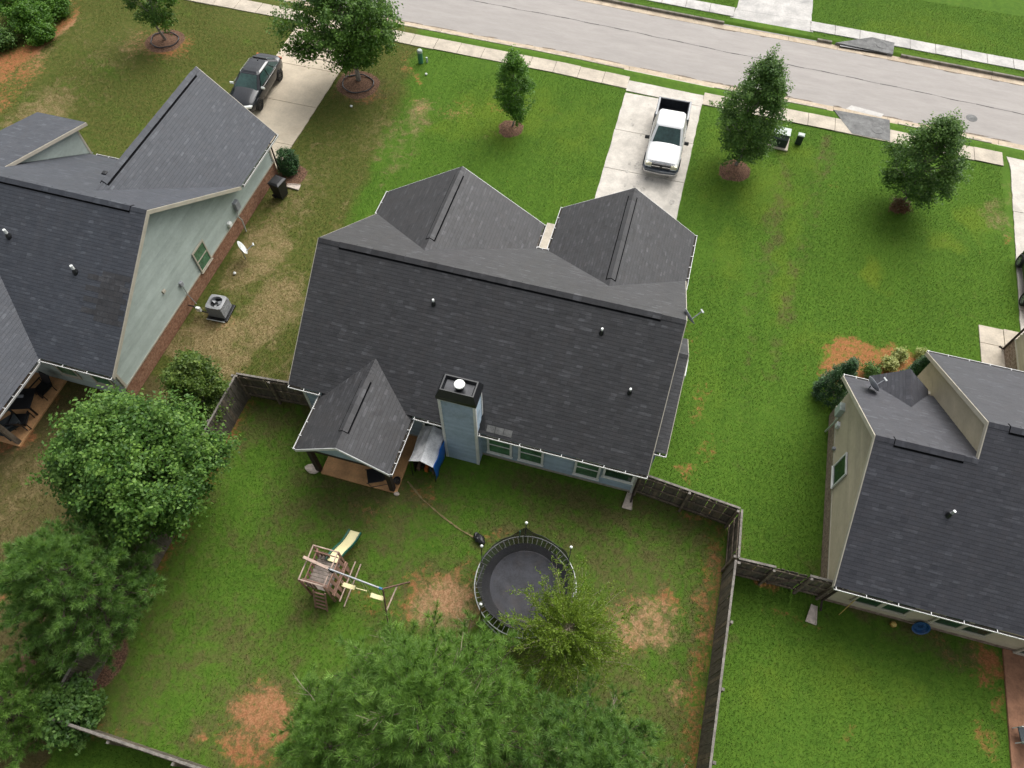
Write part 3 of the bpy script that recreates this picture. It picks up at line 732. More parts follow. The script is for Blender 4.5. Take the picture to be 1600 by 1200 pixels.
# near pavement, slab by slab
segs = [(-46, -24.4), (-19.9, -3.08), (1.42, 18.1)]
mb = MB()
for a, b in segs: strip(a, b, 0.01, 1.09, -0.1, 0.003, 12, mb)
walk = struct(mb.build('pavement', 'joint'), 'concrete pavement in front of the houses')
for a, b in segs:
    n = max(1, int(round((b - a) / 1.52)))
    e = np.linspace(a, b, n + 1)
    for i in range(n):
        dz = random.uniform(-0.004, 0.006)
        strip(e[i] + 0.014, e[i + 1] - 0.014, random.uniform(-0.02, 0.02), 1.1 + random.uniform(-0.02, 0.02), -0.09, 0.022 + dz).build('slab', 'concrete_walk', walk)
kerb = struct(strip(-46, 24, 1.8, 2.2, -0.24, -0.19, 40).build('kerb', 'kerb'), 'concrete kerb and gutter on the house side')
def kerb_run(parent, side, gaps, km='kerb'):
    o_curb = (1.74, 1.9) if side > 0 else (8.46, 8.62)
    o_pan = (1.9, 2.34) if side > 0 else (8.0, 8.46)
    e = np.arange(-46, 24.1, 3.05)
    for i in range(len(e) - 1):
        a, b = e[i] + 0.01, e[i + 1] - 0.01
        strip(a, b, o_pan[0], o_pan[1], -0.21, -0.121, 2).build('gutter_pan', 'gutter_pan', parent)
        pieces = [(a, b)]
        for (ga, gb) in gaps:
            nw = []
            for (p, q) in pieces:
                if q <= ga - 0.5 or p >= gb + 0.5: nw.append((p, q))
                else:
                    if p < ga - 0.5: nw.append((p, ga - 0.5))
                    if q > gb + 0.5: nw.append((gb + 0.5, q))
            pieces = nw
        for (p, q) in pieces:
            strip(p, q, o_curb[0], o_curb[1], -0.21, 0.03, 1).build('kerb_stone', km, parent, bevel=0.02)
kerb_run(kerb, 1, gaps_n + [(9.0, 12.0)])
kerb2 = struct(strip(-46, 24, 8.1, 8.5, -0.24, -0.19, 40).build('kerb', 'kerb'), 'concrete kerb and gutter on the far side of the street')
kerb_run(kerb2, -1, [(2.2, 7.1), (9.0, 12.2)], 'kerb_dark')
mb = MB()
for a, b in [(-12, 2.2), (7.1, 24)]: strip(a, b, 9.36, 10.34, -0.1, 0.003, 8, mb)
walk2 = struct(mb.build('pavement', 'joint'), 'concrete pavement across the street')
for a, b in [(-12, 2.2), (7.1, 24)]:
    n = int(round((b - a) / 1.55)); e = np.linspace(a, b, n + 1)
    for i in range(n):
        strip(e[i] + 0.014, e[i + 1] - 0.014, 9.35, 10.35, -0.09, 0.02 + random.uniform(-0.004, 0.006)).build('slab', 'concrete_far', walk2)

def driveway(label, mat, xl, xr, ys, apron=True, far=False):
    """slabs between joints; xl/xr are (near house, at street) edges"""
    y0, y1 = ys[0], ys[-1]
    def X(e, y): return e[0] + (e[1] - e[0]) * (y - y0) / (y1 - y0)
    mb = MB(); mb.add([(X(xl, y0), y0, -0.004), (X(xr, y0), y0, -0.004), (X(xr, y1), y1, -0.004), (X(xl, y1), y1, -0.004)], [(0, 1, 2, 3)]); d = struct(mb.build('driveway', 'joint'), label)
    for a, b in zip(ys[:-1], ys[1:]):
        a2, b2 = a + 0.016, b - 0.016
        mb = MB()
        z = 0.018 + random.uniform(-0.003, 0.003)
        n = 8
        L_, R_ = [], []
        for k in range(n + 1):
            y = a2 + (b2 - a2) * k / n
            L_.append((X(xl, y) + random.uniform(-0.02, 0.02), y)); R_.append((X(xr, y) + random.uniform(-0.02, 0.02), y))
        poly = L_ + R_[::-1]
        m = len(poly)
        mb.add([(x, y, -0.08) for x, y in poly] + [(x, y, z) for x, y in poly], [tuple(range(m, 2 * m))[::-1]] + [(i, (i + 1) % m, m + (i + 1) % m, m + i)[::-1] for i in range(m)])
        mb.build('slab', mat, d)
    return d
def apron(d, mat, xa, xb, o0, o1, oy, flare, zs):
    """apron fanning out down to the gutter"""
    mb = MB()
    v = []
    xs = np.linspace(0, 1, 9)
    rows = np.linspace(0, 1, 5)
    for t in rows:
        fl = flare * t ** 2
        for s_ in xs:
            x = xa - fl + (xb - xa + 2 * fl) * s_
            v.append((x, float(S(x)) + o0 + (o1 - o0) * t, zs[0] + (zs[1] - zs[0]) * t * t))
    f = [(r * 9 + k, r * 9 + k + 1, (r + 1) * 9 + k + 1, (r + 1) * 9 + k) for r in range(4) for k in range(8)]
    if o1 < o0: f = [q[::-1] for q in f]
    mb.add(v, f)
    o = mb.build('apron', mat, d)
    md = o.modifiers.new('thick', 'SOLIDIFY'); md.thickness = 0.1; md.offset = -1
dm = driveway('pale concrete driveway of the blue grey house', 'concrete', (-2.95, -3.08), (1.34, 1.42), [24.0, 27.15, 30.45, 33.65, 37.0])
apron(dm, 'concrete', -3.08, 1.42, -0.2, 1.93, 0, 0.55, (0.018, -0.115))
dl = driveway('tan concrete driveway beside the green sided house', 'concrete_left', (-24.15, -24.35), (-19.95, -19.95), [25.0, 27.3, 30.6, 33.9, 37.6])
apron(dl, 'concrete_left', -24.35, -19.95, -0.2, 1.93, 0, 0.5, (0.018, -0.115))
dr_ = driveway('pale concrete driveway beside the beige house', 'concrete', (17.95, 18.45), (23.2, 23.4), [24.0, 26.4, 29.8, 33.2, 36.5])
apron(dr_, 'concrete', 18.45, 23.4, -0.2, 1.93, 0, 0.5, (0.018, -0.115))
df = driveway('wide weathered concrete driveway across the street', 'concrete_far', (2.3, 2.6), (7.1, 6.98), [47.35, 50.3, 53.5, 57])
apron(df, 'concrete_far', 2.25, 7.05, 10.35, 8.45, 0, 0.7, (0.018, -0.115))
# irregular darker blotches, densest by the front of the pickup
mb = MB()
for k in range(26):
    x, y = (random.gauss(-0.9, 0.35), random.gauss(30.6, 1.0)) if k < 18 else (random.uniform(-2.4, 1.0), random.uniform(27.5, 36.5))
    r_ = random.uniform(0.03, 0.16); n = 10
    mb.add([(x + r_ * math.cos(2 * math.pi * q / n) * random.uniform(0.6, 1.3), y + r_ * 1.5 * math.sin(2 * math.pi * q / n) * random.uniform(0.6, 1.3), 0.0255 + 0.00003 * k) for q in range(n)], [tuple(range(n))])
mb.build('oil_stain', 'oil', dm)
# short walks
fw = struct(MB().box(-4.98, -4.15, 21.6, 23.3, -0.08, 0.02).build('path', 'concrete_walk'), 'narrow concrete path between the two front gables')
MB().box(-4.98, -4.15, 23.33, 25.6, -0.08, 0.022).build('slab', 'concrete_walk', fw)
fw2 = struct(MB().box(16.12, 17.2, 22.75, 23.9, -0.08, 0.02).build('path', 'concrete_walk'), 'concrete path from the beige house to its driveway')
MB().box(16.12, 17.2, 23.93, 24.95, -0.08, 0.02).build('slab', 'concrete_walk', fw2)
MB().box(17.23, 17.93, 23.7, 25.0, -0.08, 0.022).build('slab', 'concrete_walk', fw2)

# storm drains set into the kerb
def storm_drain(label, pts, mh, zc, mouth):
    c = np.mean(np.array(pts), 0)
    t = wthing('storm_drain', label, 'storm drain', (c[0], c[1], 0), 'storm drains on the street')
    m = len(pts)
    mb = MB()
    zz = [0.035 if k < 2 else 0.03 for k in range(m)]
    mb.add([(x, y, -0.2) for x, y in pts] + [(x, y, 0.034) for x, y in pts], [tuple(range(m, 2 * m)), tuple(range(m))[::-1]] + [(i, (i + 1) % m, m + (i + 1) % m, m + i) for i in range(m)])
    mb.build('cover_slab', 'concrete_grey', t, bevel=0.015)
    mb = MB(); r = 0.34
    mb.lathe([(r, 0.02), (r, 0.047), (r * 0.9, 0.047), (r * 0.88, 0.041), (0.01, 0.041)], (mh[0], mh[1], 0), 20)
    mb.build('manhole_lid', 'concrete_grey', t)
    mb = MB(); mb.box(*mouth, -0.2, -0.02); mb.build('mouth', 'metal_black', t)
storm_drain('grey storm drain cover set into the pavement near the green utility boxes', [(9.95, 37.02), (12.05, 36.98), (12.02, 38.86), (8.85, 38.86)], (11.35, 37.75), 0, (9.2, 11.9, 38.8, 38.88))
storm_drain('grey storm drain cover set into the kerb across the street', [(8.7, 45.5), (12.2, 45.28), (12.3, 46.55), (10.9, 46.75)], (11.5, 46.05), 0, (9.0, 12.1, 45.3, 45.42))
# ================================================================= houses
def roof_plane(mb, e0, e1, r1, r0, th=0.09):
    """thick roof slope; e0->e1 along the eave, r0/r1 the ridge ends above them; UV in metres"""
    e0, e1, r1, r0 = map(Vector, (e0, e1, r1, r0))
    ud = (e1 - e0).normalized()
    n = (e1 - e0).cross(r0 - e0).normalized()
    if n.z < 0: n = -n
    vd = n.cross(ud)
    if vd.z < 0: vd = -vd
    P = [e0, e1, r1, r0]
    uv = [(p.dot(ud), p.dot(vd)) for p in P]
    B = [p - n * th for p in P]
    f = [(0, 1, 2, 3), (7, 6, 5, 4)] + [(4 + i, 4 + (i + 1) % 4, (i + 1) % 4, i) for i in range(4)]
    if (e1 - e0).cross(r0 - e0).z < 0: f = [q[::-1] for q in f]; uv = uv[::-1]
    mb.add(P + B, f, [uv] + [None] * 5)
    return mb
def gable_x(mb, x0, x1, y0, y1, ze, zr, yr):       # ridge along X
    roof_plane(mb, (x0, y0, ze), (x1, y0, ze), (x1, yr, zr), (x0, yr, zr))
    roof_plane(mb, (x1, y1, ze), (x0, y1, ze), (x0, yr, zr), (x1, yr, zr))
    return mb
def gable_y(mb, x0, x1, y0, y1, ze, zr, xr, ye0=None, ye1=None):       # ridge along Y from y0 to y1; ye0/ye1 = eave ends where a valley cuts it
    ye0 = y0 if ye0 is None else ye0
    ye1 = y1 if ye1 is None else ye1
    roof_plane(mb, (x1, ye0, ze), (x1, ye1, ze), (xr, y1, zr), (xr, y0, zr))
    roof_plane(mb, (x0, ye1, ze), (x0, ye0, ze), (xr, y0, zr), (xr, y1, zr))
    return mb
def ridge_vent(roof, a, b, pitch, mat, w=0.17, h=0.05):
    """raised shingle-capped vent with black baffles along a ridge"""
    a, b = Vector(a), Vector(b)
    d = (b - a).normalized()
    sd = Vector((d.y, -d.x, 0))
    L = (b - a).length
    mb = MB()
    def prof(p, hh, ww): return [p - sd * ww + Vector((0, 0, hh - pitch * ww)), p + Vector((0, 0, hh)), p + sd * ww + Vector((0, 0, hh - pitch * ww))]
    n = max(2, int(L / 0.33))
    for i in range(n):
        p0, p1 = a + d * (L * i / n + 0.004), a + d * (L * (i + 1) / n)
        A, B = prof(p0, h + 0.006 * (i % 2), w), prof(p1, h + 0.006 * (i % 2), w)
        u = random.uniform(0, 30); v0 = random.randint(0, 60) * 0.143 + 0.03
        uv = [(u, v0), (u + 0.2, v0), (u + 0.2, v0 + 0.1), (u, v0 + 0.1)]
        mb.add(A + B, [(0, 1, 4, 3), (1, 2, 5, 4)], [uv, uv])
    o = mb.build('ridge_vent', mat, roof)
    mb = MB()
    for s_ in (-1, 1):
        lo = [p + sd * s_ * w + Vector((0, 0, -pitch * w + 0.0)) for p in (a, b)]
        mb.add([lo[0] - Vector((0, 0, 0.03)), lo[1] - Vector((0, 0, 0.03)), lo[1] + Vector((0, 0, h - 0.004)), lo[0] + Vector((0, 0, h - 0.004))], [(0, 1, 2, 3)])
        ou = [p + sd * s_ * (w + 0.042) + Vector((0, 0, -pitch * (w + 0.042) + 0.012)) for p in (a, b)]
        mb.add([lo[0] + Vector((0, 0, 0.02)), lo[1] + Vector((0, 0, 0.02)), ou[1], ou[0]], [(0, 1, 2, 3)])
    for p in (a, b):
        A = prof(p, h - 0.004, w); B = prof(p, -0.02, w)
        mb.add(A + B, [(0, 1, 4, 3), (1, 2, 5, 4)])
    mb.build('vent_baffle', 'baffle', roof)
def ridge_cap(roof, a, b, pitch, mat):
    ridge_cap_w = 0.14
    a, b = Vector(a), Vector(b)
    d = (b - a).normalized(); sd = Vector((d.y, -d.x, 0)); L = (b - a).length
    mb = MB(); n = max(1, int(L / 0.15))
    for i in range(n):
        p0, p1 = a + d * (L * i / n), a + d * (L * (i + 1) / n)
        v = []
        for p, h in ((p0, 0.012), (p1, 0.026)):
            v += [p - sd * ridge_cap_w + Vector((0, 0, h - pitch * ridge_cap_w)), p + Vector((0, 0, h)), p + sd * ridge_cap_w + Vector((0, 0, h - pitch * ridge_cap_w))]
        u = random.uniform(0, 30); v0 = random.randint(0, 60) * 0.143 + 0.03
        uv = [(u, v0), (u + 0.14, v0), (u + 0.14, v0 + 0.1), (u, v0 + 0.1)]
        mb.add(v, [(0, 1, 4, 3), (1, 2, 5, 4)], [uv, uv])
    mb.build('ridge_cap', mat, roof)
def gutter(house, a, b, out, z, mat='trim_white', hang=1.05):
    """open trough with hangers; out = outward unit (x,y); z = roof edge height"""
    a, b, out = Vector((*a, z)), Vector((*b, z)), Vector((*out, 0))
    d = (b - a).normalized(); L = (b - a).length
    prof = [(-0.01, -0.10), (-0.01, -0.14), (0.09, -0.14), (0.108, -0.03), (0.088, -0.03), (0.078, -0.12), (0.004, -0.12), (0.004, -0.10)]
    rings = [[p + out * q + Vector((0, 0, r)) for q, r in prof] for p in (a, b)]
    mb = MB(); mb.loft(rings, True, True)
    g_ = mb.build('gutter', mat, house)
    mb = MB(); mb.obox((a + b) / 2 + out * 0.04 + Vector((0, 0, -0.085)), d * (L / 2 - 0.01), out * 0.034, (0, 0, 0.03)); mb.build('leaf_litter', 'litter', g_)  # dark strip added to paint the shaded inside of the trough
    n = max(2, int(L / hang))
    for i in range(n + 1):
        p = a + d * (L * (i + 0.5 * (i == 0) * 0.1) / n)
        mb = MB(); mb.obox(p + out * 0.05 + Vector((0, 0, -0.022)), d * 0.012, out * 0.062, (0, 0, 0.01)); mb.build('hanger', 'trim_white', g_)
    return g_
def downspout(house, p, z0, z1, out, mat='trim_white'):
    out = Vector((*out, 0)); p = Vector((*p, 0))
    mb = MB()
    mb.tube([p + out * 0.3 + Vector((0, 0, z1)), p + out * 0.06 + Vector((0, 0, z1 - 0.3)), p + out * 0.06 + Vector((0, 0, z0 + 0.25)), p + out * 0.4 + Vector((0, 0, z0 + 0.06))], 0.045, 6)
    return mb.build('downspout', mat, house)
def rake(house, a, b, mat, drop=0.17, w=0.035, out=(0, 0, 0)):
    """board along a sloping roof edge"""
    a, b, out = Vector(a), Vector(b), Vector(out)
    mb = MB()
    c = (a + b) / 2 - Vector((0, 0, drop / 2 + 0.012)) + out * w / 2
    mb.obox(c, (b - a) / 2, out * (w / 2), (0, 0, drop / 2))
    return mb.build('rake_board', mat, house)
def siding(house, along, at, outsign, lo, hi, z0, top, mat, exposure=0.18):
    """lap boards one by one; along 'x' or 'y', the other coordinate fixed at `at`; top(u) is the wall height"""
    us = np.linspace(lo, hi, 241)
    tops = np.array([top(u) for u in us])
    z = z0
    def spans(zz):
        ok = tops >= zz - 1e-6
        if not ok.any(): return None
        i = np.where(ok)[0]
        return us[i[0]], us[i[-1]]
    while True:
        zb = z + exposure
        s0, s1 = spans(z), spans(min(zb, tops.max()))
        if s0 is None or z >= tops.max() - 0.02: break
        if s1 is None: s1 = s0
        zb = min(zb, tops.max())
        mb = MB()
        P = lambda u, o, zz: ((u, at + outsign * o, zz) if along == 'x' else (at + outsign * o, u, zz))
        v = [P(s0[0], 0.068, z), P(s0[1], 0.068, z), P(s1[1], 0.008, zb + 0.012), P(s1[0], 0.008, zb + 0.012),
             P(s0[0], 0.0, z), P(s0[1], 0.0, z), P(s1[1], 0.0, zb + 0.012), P(s1[0], 0.0, zb + 0.012)]
        mb.add(v, [(0, 1, 2, 3), (7, 6, 5, 4), (0, 4, 5, 1), (2, 6, 7, 3), (1, 5, 6, 2), (3, 7, 4, 0)])
        mb.build('siding_board', random.choice((mat, mat, mat + '_b', mat + '_c')), house)
        z += exposure
def window(house, along, at, outsign, c, w, zc, h, frame_mat='trim_white', glass='glass_green', split='h', fw=0.09):
    at = at + outsign * 0.05
    P = lambda u, o, z: ((u, at + outsign * o, z) if along == 'x' else (at + outsign * o, u, z))
    def bx(mb, u0, u1, o0, o1, z0, z1):
        p, q = P(u0, o0, z0), P(u1, o1, z1)
        mb.box(min(p[0], q[0]), max(p[0], q[0]), min(p[1], q[1]), max(p[1], q[1]), z0, z1)
    u0, u1, z0, z1 = c - w / 2, c + w / 2, zc - h / 2, zc + h / 2
    mb = MB()
    bx(mb, u0 - fw, u1 + fw, 0.0, 0.06, z1, z1 + fw); bx(mb, u0 - fw, u1 + fw, 0.0, 0.06, z0 - fw, z0)
    bx(mb, u0 - fw, u0, 0.0, 0.058, z0, z1); bx(mb, u1, u1 + fw, 0.0, 0.058, z0, z1)
    if split == 'h': bx(mb, u0, u1, 0.0, 0.05, zc - 0.025, zc + 0.025)
    if split == 'v': bx(mb, c - 0.07, c + 0.07, 0.0, 0.05, z0, z1)
    if split == 'hv': bx(mb, c - 0.08, c + 0.08, 0.0, 0.052, z0, z1); bx(mb, u0, c - 0.08, 0, 0.05, zc - 0.02, zc + 0.02); bx(mb, c + 0.08, u1, 0, 0.05, zc - 0.02, zc + 0.02)
    wn = mb.build('window', frame_mat, house)
    rects = {'h': [(u0, u1, z0, zc - 0.025), (u0, u1, zc + 0.025, z1)], 'v': [(u0, c - 0.07, z0, z1), (c + 0.07, u1, z0, z1)], 'n': [(u0, u1, z0, z1)],
             'hv': [(a, b, q, r) for a, b in ((u0, c - 0.08), (c + 0.08, u1)) for q, r in ((z0, zc - 0.02), (zc + 0.02, z1))]}[split]
    for a, b, q, r in rects:
        mb = MB(); bx(mb, a + 0.003, b - 0.003, 0.01, 0.032, q + 0.003, r - 0.003); mb.build('pane', glass, wn)
    mb = MB(); bx(mb, u0 - fw - 0.03, u1 + fw + 0.03, 0.0, 0.09, z0 - fw - 0.035, z0 - fw - 0.002); mb.build('sill', frame_mat, wn)
    return wn
def wall_prism_x(mb, x0, x1, y0, y1, z0, ze, yr, zr):   # house body under a ridge along X
    s0 = [(x0, y0, z0), (x0, y1, z0), (x0, y1, ze), (x0, yr, zr), (x0, y0, ze)]
    s1 = [(x1, *p[1:]) for p in s0]
    mb.add(s0 + s1, [(0, 1, 2, 3, 4)[::-1], (5, 6, 7, 8, 9)] + [(i, (i + 1) % 5, 5 + (i + 1) % 5, 5 + i) for i in range(5)])
def wall_prism_y(mb, x0, x1, y0, y1, z0, ze, xr, zr):
    s0 = [(x0, y0, z0), (x1, y0, z0), (x1, y0, ze), (xr, y0, zr), (x0, y0, ze)]
    s1 = [(p[0], y1, p[2]) for p in s0]
    mb.add(s0 + s1, [(0, 1, 2, 3, 4), (5, 6, 7, 8, 9)[::-1]] + [(i, (i + 1) % 5, 5 + (i + 1) % 5, 5 + i)[::-1] for i in range(5)])
def brick_band(house, along, at, outsign, lo, hi, z0, z1, mat, th=0.05, cap=None):
    mb = MB()
    P = lambda u, o, z: ((u, at + outsign * o, z) if along == 'x' else (at + outsign * o, u, z))
    v = [P(lo, th, z0), P(hi, th, z0), P(hi, th, z1), P(lo, th, z1), P(lo, 0, z0), P(hi, 0, z0), P(hi, 0, z1), P(lo, 0, z1)]
    mb.add(v, [(0, 1, 2, 3), (3, 2, 6, 7), (1, 5, 6, 2), (4, 0, 3, 7), (0, 4, 5, 1)], [[(lo, z0), (hi, z0), (hi, z1), (lo, z1)], [(lo, 0), (hi, 0), (hi, .05), (lo, .05)]] + [[(0, z0), (.05, z0), (.05, z1), (0, z1)]] * 3)
    o = mb.build('brick_base', mat, house)
    if cap:
        mb = MB(); p, q = P(lo, 0, z1), P(hi, th + 0.025, z1)
        mb.box(min(p[0], q[0]), max(p[0], q[0]), min(p[1], q[1]), max(p[1], q[1]), z1 + 0.002, z1 + 0.075); mb.build('trim_band', cap, house)
    return o
def vent_pipe(roof, x, y, z, h=0.42, r=0.05, mat='white_cap', lean=(0, 0)):
    mb = MB()
    mb.tube([(x, y, z - 0.1), (x + lean[0], y + lean[1], z + h)], r, 10)
    o = mb.build('vent_pipe', mat, roof)
    mb = MB(); mb.lathe([(r * 2.3, z - 0.1), (r * 1.9, z + 0.05), (r * 1.1, z + 0.16), (r * 1.02, z + 0.17)], (x, y, 0), 12)
    mb.build('pipe_boot', 'metal_black', roof)

# ---------------------------------------------------------------- blue grey house in the middle
H1 = wthing('house', 'blue grey sided house with dark shingle roof, two front gables and a rear porch', 'house', (-5, 16.6, 0))
SM = 'shingle_main'
E1, YR, ZR = 2.6, 16.65, 6.0
P1 = (ZR - E1) / (YR - 11.8)
mb = MB(); wall_prism_x(mb, -12.0, 1.9, 12.2, 21.1, 0, E1 + P1 * 0.4 - 0.13, YR, ZR - 0.13)
wall_prism_y(mb, -11.95, -4.95, 20.5, 22.7, 0, E1 + 0.1, -8.45, 4.88)
wall_prism_y(mb, -3.68, 1.87, 20.5, 24.0, 0, E1 + 0.1, -0.9, 4.45)
mb.build('wall', 'siding_blue', H1)
mb = MB(); gable_x(mb, -12.3, 2.2, 11.8, 21.5, E1, ZR, YR)
roof1 = mb.build('roof', SM, H1)
ridge_vent(roof1, (-11.4, YR, ZR), (1.3, YR, ZR), P1, SM)
ridge_cap(roof1, (-12.3, YR, ZR), (-11.42, YR, ZR), P1, SM); ridge_cap(roof1, (2.2, YR, ZR), (1.32, YR, ZR), P1, SM)
mb = MB(); gable_y(mb, -12.3, -4.6, 17.75, 23.0, E1, 5.1, -8.45, ye0=21.35); rg1 = mb.build('gable_roof', SM, H1)
ridge_vent(rg1, (-8.45, 18.6, 5.1), (-8.45, 22.55, 5.1), 0.65, SM); ridge_cap(rg1, (-8.45, 23.0, 5.1), (-8.45, 22.57, 5.1), 0.65, SM); ridge_cap(rg1, (-8.45, 17.75, 5.1), (-8.45, 18.58, 5.1), 0.65, SM)
mb = MB(); gable_y(mb, -4.03, 2.23, 18.4, 24.3, E1 + 0.003, 4.66, -0.9, ye0=21.35); rg2 = mb.build('gable_roof', SM, H1)
ridge_vent(rg2, (-0.9, 18.95, 4.66), (-0.9, 23.85, 4.66), 0.66, SM); ridge_cap(rg2, (-0.9, 24.3, 4.66), (-0.9, 23.87, 4.66), 0.66, SM); ridge_cap(rg2, (-0.9, 18.45, 4.66), (-0.9, 18.93, 4.66), 0.66, SM)
# bump-out roof along the right gable end
mb = MB(); wall_prism_x(mb, 1.8, 2.45, 13.2, 18.1, 0, 2.62, 16.65, 3.78); mb.build('bump_out', 'siding_blue', H1)
mb = MB(); gable_x(mb, 1.85, 2.74, 12.87, 18.4, 2.6, 3.9, 16.65); rb = mb.build('bump_out_roof', SM, H1)
ridge_cap(rb, (1.95, 16.65, 3.9), (2.74, 16.65, 3.9), 0.4, SM)
for z0_, a, b in [(0, (2.2, 11.8, E1), (2.2, YR, ZR)), (0, (2.2, 21.5, E1), (2.2, YR, ZR))]:
    rake(H1, a, b, 'trim_tan', 0.17, 0.03, (1, 0, 0))
for a, b in [((-12.3, 11.8, E1), (-12.3, YR, ZR)), ((-12.3, 21.5, E1), (-12.3, YR, ZR))]:
    rake(H1, a, b, 'trim_tan', 0.17, 0.03, (-1, 0, 0))
for xa, xr, zr, yy in [(-12.3, -8.45, 5.1, 23.0), (-4.6, -8.45, 5.1, 23.0), (-4.03, -0.9, 4.66, 24.3), (2.23, -0.9, 4.66, 24.3)]:
    rake(H1, (xa, yy, E1), (xr, yy, zr), 'trim_white', 0.17, 0.03, (0, 1, 0))
for xa in (2.74,):
    rake(H1, (xa, 12.87, 2.6), (xa, 16.65, 3.9), 'trim_tan', 0.15, 0.025, (1, 0, 0)); rake(H1, (xa, 18.4, 2.6), (xa, 16.65, 3.9), 'trim_tan', 0.15, 0.025, (1, 0, 0))
for a, b, o_ in [((-12.3, 11.8), (-10.95, 11.8), (0, -1)), ((-7.0, 11.8), (-5.82, 11.8), (0, -1)), ((-4.36, 11.8), (2.2, 11.8), (0, -1)), ((-4.6, 21.5), (-4.03, 21.5), (0, 1)),
                 ((-12.3, 21.5), (-12.3, 23.0), (-1, 0)), ((-4.6, 21.6), (-4.6, 23.0), (1, 0)), ((-4.03, 21.6), (-4.03, 24.3), (-1, 0)), ((2.23, 21.0), (2.23, 24.3), (1, 0)), ((2.25, 12.87), (2.74, 12.87), (0, -1))]:
    gutter(H1, a, b, o_, E1, hang=0.62 if abs(o_[0]) else 0.75)
siding(H1, 'x', 12.2, -1, -12.0, 1.9, 0.22, lambda u: 2.62, 'siding_blue')
siding(H1, 'y', 1.9, 1, 12.2, 13.15, 0.22, lambda u: 2.62 + P1 * (u - 12.2), 'siding_blue')
mb = MB(); mb.box(-12.05, 1.95, 12.15, 12.19, 0, 0.22); mb.build('foundation', 'stone', H1)
for xx in (-12.03, 1.9):
    mb = MB(); mb.box(xx - 0.05, xx + 0.065, 12.115, 12.25, 0.0, 2.62); mb.build('corner_board', 'trim_white', H1)
for cx, w, hh, sp, gl in [(-3.62, 0.86, 1.3, 'h', 'glass_green'), (-2.32, 0.86, 1.3, 'h', 'glass_green'), (-0.02, 0.86, 1.3, 'h', 'glass_green'), (1.22, 1.06, 0.8, 'n', 'glass_dark'), (-6.3, 0.9, 1.3, 'h', 'glass_dark')]:
    window(H1, 'x', 12.165, -1, cx, w, 1.3 if hh > 1 else 1.5, hh, 'trim_white', gl, sp)
mb = MB(); mb.box(-9.6, -8.7, 12.14, 12.17, 0.1, 2.15); dd = mb.build('door', 'trim_white', H1)
MB().box(-9.45, -8.85, 12.125, 12.139, 1.1, 2.0).build('pane', 'glass_dark', dd); MB().lathe([(0.03, 1.02), (0.035, 1.05), (0.03, 1.08)], (-8.78, 12.1, 0), 8).build('handle', 'chrome', dd)
for (vx, vy) in [(-7.2, 15.42), (-0.7, 15.72), (0.83, 14.15)]:
    vent_pipe(roof1, vx, vy, E1 + P1 * (vy - 11.8), 0.28, 0.045)
downspout(H1, (1.98, 12.1), 0.0, 2.45, (0, -1), 'wood_post')
# replaced shingle strip above the kitchen window
mb = MB()
for k in range(3):
    xa = -4.1 + k * 0.34
    ya, yb = 11.9, 12.12
    za, zb = [E1 + P1 * (q - 11.8) + 0.016 for q in (ya, yb)]
    mb.add([(xa, ya, za), (xa + 0.32, ya, za), (xa + 0.32, yb, zb), (xa, yb, zb)], [(0, 1, 2, 3)])
mb.build('replaced_shingle', 'concrete_grey', roof1)
# chimney chase with black cap
ch = MB(); ch.box(-5.73, -4.45, 11.72, 12.42, 0, 5.0)
chim = ch.build('chimney', 'siding_blue', H1)
siding(chim, 'x', 11.72, -1, -5.72, -4.46, 0.02, lambda u: 4.84, 'siding_blue', 0.17)
siding(chim, 'y', -4.45, 1, 11.73, 12.42, 0.02, lambda u: 4.84, 'siding_blue', 0.17)
siding(chim, 'y', -5.73, -1, 11.73, 12.42, 0.02, lambda u: 4.84, 'siding_blue', 0.17)
for x0_, x1_ in ((-5.81, -5.7), (-4.48, -4.37)):
    MB().box(x0_, x1_, 11.64, 11.74, 0.01, 4.86).build('corner_board', 'trim_white', chim)
MB().box(-4.445, -4.37, 12.36, 12.44, 3.0, 4.86).build('corner_board', 'trim_white', chim)
mb = MB()
def rect(x0, x1, y0, y1, z): return [(x0, y0, z), (x1, y0, z), (x1, y1, z), (x0, y1, z)]
mb.loft([rect(-5.82, -4.36, 11.63, 12.5, 4.86), rect(-5.85, -4.33, 11.6, 12.53, 4.88), rect(-5.85, -4.33, 11.6, 12.53, 5.06), rect(-5.72, -4.46, 11.75, 12.42, 5.36), rect(-5.67, -4.51, 11.79, 12.37, 5.36), rect(-5.6, -4.58, 11.85, 12.3, 5.2)], True, False)
capo = mb.build('chimney_cap', 'metal_black', chim)
MB().box(-5.61, -4.57, 11.84, 12.31, 5.18, 5.215).build('cap_pan', 'cap_metal', chim)
mb = MB(); mb.lathe([(0.15, 5.2), (0.15, 5.42), (0.17, 5.42), (0.17, 5.44)], (-5.07, 12.07, 0), 20); mb.build('flue_pipe', 'metal_black', chim)
mb = MB(); mb.lathe([(0.19, 5.44), (0.2, 5.47), (0.19, 5.5), (0.02, 5.52)], (-5.07, 12.07, 0), 24); mb.build('flue_lid', 'white_cap', chim)
MB().box(-5.75, -4.43, 11.61, 11.625, 4.83, 4.857).build('flashing', 'galv', chim)
mb = MB(); mb.add([(-4.42, 11.95, 2.72), (-4.15, 11.95, 2.72), (-4.42, 12.75, 3.3)], [(0, 1, 2)]); mb.build('cricket', SM, roof1)
